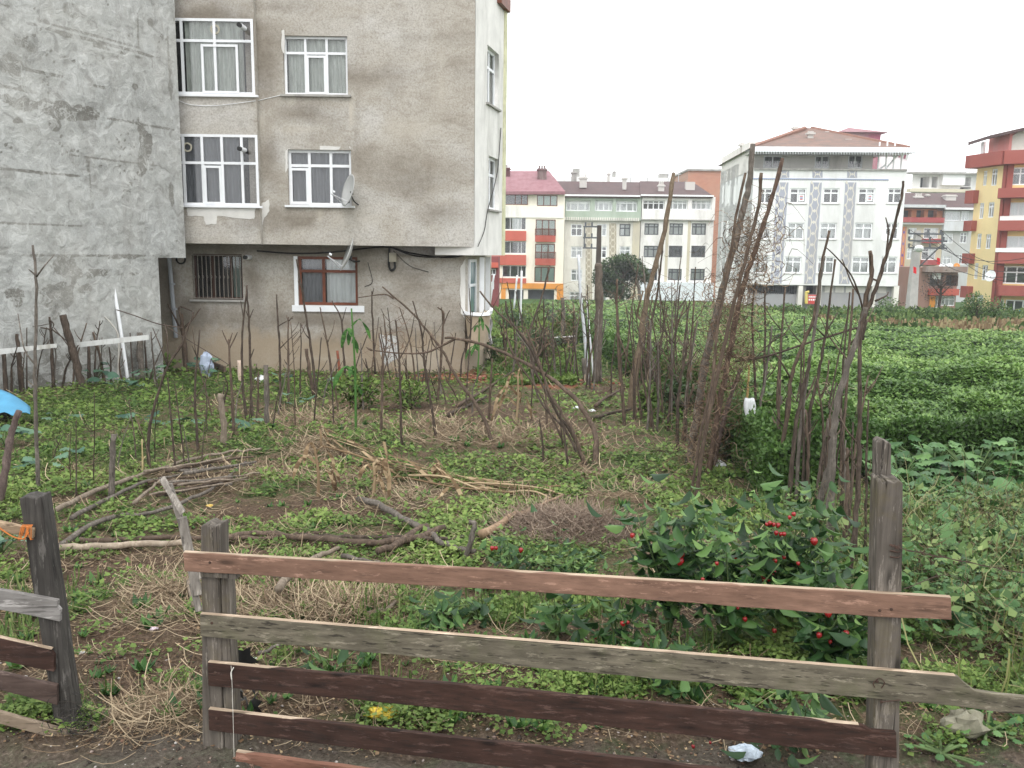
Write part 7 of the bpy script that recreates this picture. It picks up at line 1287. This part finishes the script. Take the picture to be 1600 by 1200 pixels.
# post stub just behind the right post
g=FP.pt(FP.hit(1380,745)[0],0,-.16); Fst=Fa((FP.o.x,FP.o.y+.18),(FP.pt(3,0).x,FP.pt(3,0).y+.18)); o=post(Fst,1370,1393,690,1360,1392,1300,-.07,0,WG,None,top=[(1370,691),(1376,686),(1388,691),(1393,694)]); o.name='square_stake'; tag(o,'narrow squared stake rising behind the split fence post','post')
# barbed wire from the right post to the right edge
YW=3.2; wp=[P(1390,852,3.05),P(1412,858,3.1),P(1500,876,3.5),P(1600,895,3.9),P(1700,905,4.3)]; mb=MB(); pa=cr(wp,8); mb.tube(pa,.0022,4); mb.tube([p+Vector((0,0,.004*math.sin(i*1.9))) for i,p in enumerate(pa)],.002,4)
for i in range(6,len(pa),5): p=pa[i]; mb.tube([p+Vector((-.01,0,.012)),p+Vector((.01,0,-.012))],.0015,4); mb.tube([p+Vector((.01,0,.012)),p+Vector((-.008,0,-.012))],.0015,4)
for dz in (0,.012,.024): mb.tube(cr([FP.pt(*FP.hit(1390,850+dz*800),.004),FP.pt(*FP.hit(1402,853+dz*700),.008),FP.pt(*FP.hit(1412,857+dz*500),-.02)]),.003,5)
tag(mb.build('barbed_wire',NAIL,None,wp[0]),'rusty barbed wire stretched from the split post to the right edge','wire')
pa=cr([P(1412,920,3.6),P(1490,900,3.9),P(1560,960,4.2),P(1640,985,4.4)],8); mb=MB(); mb.tube(pa,.002,4); tag(mb.build('wire',NAIL,None,pa[0]),'loose thin wire sagging through the weeds under the barbed wire','wire')
# --- left gate panel
YgL=3.75; FG=Fa((uvx(-60,3.62),3.62),(uvx(140,3.66),3.66)); ge=empty('gate_panel',(FG.o.x,FG.o.y,0),'left fence panel of weathered boards on one leaning dark post','fence')
post(FG,29,64,778,87,119,1147,-.10,-.001,mwood('dark_post',(.022,.020,.018),(.10,.092,.082),2,.7),ge,top=[(29,779),(42,776),(54,779),(64,776)])
def gr(px,mat,edge=None,d=.0): return board(FG,rough(px,amp=.8)[::-1],d,d+.024,mat,ge,None,'rail',edge)
gr([(-60,905),(0,918),(94,935),(93,945),(98,950),(97,968),(0,949),(-60,937)],mwood('grey_board',(.13,.12,.11),(.33,.315,.30),0,.5)); gr([(-60,980),(0,993),(80,1011),(88,1020),(88,1046),(0,1027),(-60,1012)],WPR,((0,993),(84,1012))); gr([(-60,1030),(0,1046),(92,1067),(93,1098),(0,1073),(-60,1058)],mwood('brown_paint_worn',(.045,.028,.022),(.14,.10,.085),0,.5)); gr([(-60,1085),(0,1101),(112,1133),(116,1150),(0,1119),(-60,1106)],mwood('tan_batten',(.16,.12,.085),(.33,.26,.19),0,.4),None,.03)
gr([(-60,800),(0,812),(56,824),(55,839),(0,826),(-60,815)],mwood('tan_slat',(.2,.14,.09),(.42,.31,.2),0,.4))
mb=MB(); 
for i in range(9): x_=38+i*1.9; a=FG.hit(x_,820); b_=FG.hit(x_+random.uniform(-9,9),840); mb.tube([FG.pt(a[0],a[1]+.004,.012),FG.pt(a[0],a[1],.028),FG.pt(b_[0],b_[1],.028),FG.pt(b_[0],b_[1]-.003,.01)],.0022,4)
mb.tube(cr([FG.pt(*FG.hit(x_,y_),.03) for x_,y_ in ((0,818),(14,828),(28,836),(42,838),(50,828))]),.003,5); tag(mb.build('orange_cord',mpaint('orange_cord',(.52,.17,.04),.8,.3,20),None,FG.pt(*FG.hit(45,830))),'frayed orange cord wound round the upper slat of the left panel','cord')
g=G(128,1150); X_=g.x+RNG.normal(size=60)*.04; Y_=g.y-.02+RNG.normal(size=60)*.02; V,F=inst(RT2,RTF2,np.stack([X_,Y_,g.z+RNG.random(60)*.12],1),rotm(60,1.4),.10+.06*RNG.random(60)); tag(npmesh('black_twine',V,F,mleaf('twine',[(0,(.02,.02,.02)),(1,(.08,.07,.06))],.9,0,.1),origin=g,rnd=np.repeat(RNG.random(60),8)),'black tangled twine at the foot of the leaning gate post','twine')
g=G(384,1120); V,F=inst(bigleaf(6,.4,.4)[0],bigleaf(6,.4,.4)[1],np.array([tuple(g+Vector((0,0,.03+k*.05))) for k in range(5)]),rotm(5,1.5),.12); tag(npmesh('black_sheet',V,F,BLK,origin=g),'torn black plastic sheet bunched behind the left fence post','plastic sheet')
# --- broken slats leaning behind the left post
def slat(p0,p1,w_,Y0,Y1,mat,label,t=.02):
    a=P(p0[0],p0[1],Y0); b_=P(p1[0],p1[1],Y1); d=(b_-a).normalized(); x=d.cross(Vector((0,1,0))).normalized()*w_/2; y=Vector((0,t,0)); mb=MB(); vs=[c_+s1*x+s2*y*.5 for c_ in (a,b_) for s1,s2 in ((-1,-1),(1,-1),(1,1),(-1,1))]; mb.add(vs,[(0,3,2,1),(4,5,6,7),(0,1,5,4),(1,2,6,5),(2,3,7,6),(3,0,4,7)]); o=mb.build('broken_slat',mat,None,a); bv=o.modifiers.new('b','BEVEL'); bv.width=.003; return tag(o,label,'slat')
SL=mwood('slat_grey',(.12,.105,.09),(.34,.31,.27),2,.5)
slat((286,802),(253,747),.030,4.0,4.1,SL,'upper grey slat with a cut top, leaning left behind the fence'); slat((312,905),(264,756),.030,4.0,4.08,SL,'longer grey slat leaning behind the cut one'); slat((309,930),(284,808),.045,3.98,4.04,SL,'broad middle slat hanging below the cut one'); slat((311,955),(300,910),.03,3.98,4.0,SL,'short lowest slat behind the left fence post')
# ================================================================ small things lying about
def crumple(px,py,rx,h,label,mat,name='plastic_bag',cat='bag',seed=1,lift=0,Y=None,n=7):
    """a crumpled sheet: noisy closed blob"""
    g=G(px,py) if Y is None else P(px,py,Y); s=g.y/FPX; R_=rx*s; H=h*s; r=random.Random(seed); V_=[];nu,nv=16,9
    for i in range(nv):
        ph=math.pi*i/(nv-1)
        for j in range(nu):
            a=2*math.pi*j/nu; k=1+.35*(float(vnoise(math.cos(a)*2+seed*7+5,math.sin(a)*2+ph*2.3+9,seed%8))-.5)*2+r.uniform(-.09,.09); V_.append(g+Vector((math.cos(a)*math.sin(ph)*R_*k,math.sin(a)*math.sin(ph)*R_*.7*k,H*.5*(1-math.cos(ph)*(1.0))*(.85+.3*k-.15)+lift)))
    F_=[(i*nu+j,i*nu+(j+1)%nu,(i+1)*nu+(j+1)%nu,(i+1)*nu+j) for i in range(nv-1) for j in range(nu)]; mb=MB(); mb.add(V_,F_); return tag(mb.build(name,mat,None,g),label,cat)
BAG=mpaint('white_bag',(.72,.74,.76),.45,.08,9)
crumple(1122,735,11,17,'white crumpled plastic bag lying at the purplish stake',BAG,seed=2); crumple(1107,733,5,6,'small white plastic scrap beside the crumpled bag',BAG,'plastic_scrap','scrap',3); crumple(1071,686,3,9,'tiny white plastic scrap at the thick trunk pole foot',BAG,'plastic_scrap','scrap',4)
Yk=G(1175,728).y; 
def sheetbag(px,py,w_,h_,Y,label,mat,name='plastic_bag',cat='bag'):
    mb=MB(); V_=[]
    for i in range(6):
        for j in range(8):
            t=j/7; x_=px+(i/5-.5)*w_*(.75+.25*math.sin(t*3))*(1-.55*t**2.5)+t*2; V_.append(P(x_,py+h_*t,Y)+Vector((0,.025*math.sin(i*1.9+j*.8),0)))
    mb.add(V_,[(i*8+j,(i+1)*8+j,(i+1)*8+j+1,i*8+j+1) for i in range(5) for j in range(7)]); o=mb.build(name,mat,None,V_[0],smooth=True); so2_=o.modifiers.new('s','SOLIDIFY'); so2_.thickness=.004; return tag(o,label,cat)
sheetbag(1171,622,19,42,Yk-.75,'white plastic bag hanging from the sticks above the yellow stake',BAG)
sheetbag(616,520,12,60,20.4,'bluish white sack leaning at the house wall behind twigs',mpaint('sack',(.5,.5,.48),.8),'sack','sack') if 0 else None
crumple(1290,1030,17,22,'torn white packet among the lower pepper leaves',BAG,'plastic_packet','packet',6); crumple(1164,1185,26,22,'white and blue printed packet on the soil under the third rail',mpaint('packet_blue',(.5,.58,.66),.4,.3,30),'plastic_packet','packet',7); crumple(597,1118,28,14,'yellow and black snack wrapper under the third rail',mpaint('wrapper_yellow',(.50,.36,.03),.35,.7,25),'snack_wrapper','wrapper',8)
crumple(130,1023,7,6,'white paper scrap by the leaning gate post',BAG,'paper_scrap','scrap',9); crumple(240,985,7,6,'pinkish white paper scrap in the gateway',mpaint('pink_scrap',(.6,.5,.55),.7),'paper_scrap','scrap',10); crumple(415,925,5,5,'white scrap in the straw heap behind the fence',BAG,'paper_scrap','scrap',11); crumple(395,1032,6,5,'grey white scrap under the second rail',BAG,'paper_scrap','scrap',12); crumple(328,792,5,4,'small yellow fruit lying by the branch heap',mpaint('yellow_fruit',(.6,.42,.1),.5),'fallen_fruit','fruit',13)
crumple(1505,1150,34,45,'rounded mossy stone under the splintered board end',mpaint('mossy_stone',(.20,.19,.14),.9,.4,12,grime=(.07,.09,.03)),'stone','stone',14); crumple(408,598,9,12,'white plastic tub before the house wall',BAG,'plastic_tub','tub',15); crumple(325,590,12,40,'bluish plastic sack under the barred window',mpaint('blue_sack',(.38,.44,.55),.6,.2,6),'sack','sack',16); crumple(600,560,12,40,'whitish sack leaning on the house wall behind the twigs',mpaint('whitish_sack',(.45,.44,.42),.8,.2,6),'sack','sack',17) if 0 else None
crumple(655+75,556,10,12,'dark bundle under the balcony',BLK,'bundle','bundle',18); 
for i,(x_,y_,l_) in enumerate(((900,640,'pale plastic strip by the far trunk post'),(870,600,'pale scrap on the rubble'),(925,645,'white scrap right of the grey stump'))): crumple(x_,y_,5,6,l_,BAG,'plastic_scrap','scrap',30+i)
o=sheetbag(374,563,9,36,G(376,600).y,'pale pinkish board scrap propped before the house wall',mpaint('pink_board',(.60,.48,.40),.8),'board_scrap','board')
# blue tarpaulin at the left edge
g=G(5,668); nx,nyy=18,12; V_=[]
for i in range(nx):
    for j in range(nyy):
        u_=i/(nx-1); v_=j/(nyy-1); px_=-50+u_*97; top=608+28*max(0,(u_-.45)/.55)**1.6; py_=top+(647-top)*v_+(3*math.sin(u_*19) if j==nyy-1 else 0); V_.append(P(px_,py_,g.y+.55*(1-v_)-.1+.04*math.sin(u_*14+v_*5)+.25*u_*(1-v_)))
mb=MB(); mb.add(V_,[(i*nyy+j,(i+1)*nyy+j,(i+1)*nyy+j+1,i*nyy+j+1) for i in range(nx-1) for j in range(nyy-1)]); o=mb.build('tarpaulin',mpaint('blue_tarp',(.09,.30,.48),.5,.12,4),None,g,smooth=True); sm_=o.modifiers.new('s','SOLIDIFY'); sm_.thickness=.006; tag(o,'blue tarpaulin draped over a low heap at the left edge','tarpaulin')
mb=MB(); q0=g+Vector((-.9,.35,0)); 
V_=[q0+Vector((math.cos(a)*r_*1.1,math.sin(a)*r_*.45,z_)) for z_,r_ in ((-.05,.8),(.15,.7),(.22,.4)) for a in [k*math.pi/8 for k in range(16)]]; mb.add(V_,[(i*16+j,i*16+(j+1)%16,(i+1)*16+(j+1)%16,(i+1)*16+j) for i in range(2) for j in range(16)]+[tuple(range(32,48))]); tag(mb.build('crate_heap',BARK,None,q0),'low dark heap under the blue tarpaulin at the left edge','heap')
# timber trough in the distance and the red brick lump under the balcony
yl=G(858,545).y; a=P(832,525,yl);b_=P(902,519,yl); mb=MB(); mb.prism(Vector((a.x,a.y,gz(a.x,a.y)+.16)),Vector((b_.x,b_.y+.4,gz(b_.x,b_.y)+.2)),.32,.32,.30,0); mb.quad(Vector((a.x,a.y-.17,gz(a.x,a.y)+.34)),Vector((b_.x,b_.y+.23,gz(b_.x,b_.y)+.38)),Vector((b_.x,b_.y+.6,gz(b_.x,b_.y)+.38)),Vector((a.x,a.y+.2,gz(a.x,a.y)+.34)),1); tag(mb.build('planter_box',[mpaint('dark_box',(.05,.045,.04),.9),CONC],None,a),'long dark low box beyond the balcony, before the tangle','box')
mb=MB(); mb.prism(G(290,563)+Vector((0,0,.25)),G(352,592)+Vector((0,0,.22)),.05,.05,.12); tag(mb.build('plank',BARKR,None,G(290,563)),'dark plank sloping down right at the foot of the house wall','plank')
# ================================================================ the damp air
mh=bpy.data.materials.new('haze'); mh.use_nodes=True; nh=mh.node_tree; nh.nodes.remove(nh.nodes['Principled BSDF']); pv=nh.nodes.new('ShaderNodeVolumePrincipled'); pv.inputs['Color'].default_value=(.93,.95,.97,1); pv.inputs['Density'].default_value=.0008; pv.inputs['Anisotropy'].default_value=.2; nh.links.new(pv.outputs[0],nh.nodes['Material Output'].inputs['Volume'])
mb=MB(); mb.box((-1600,-70,-45),(1600,2100,30)); tag(mb.build('haze',mh),'thin pale damp air over the whole place','haze',kind='stuff')
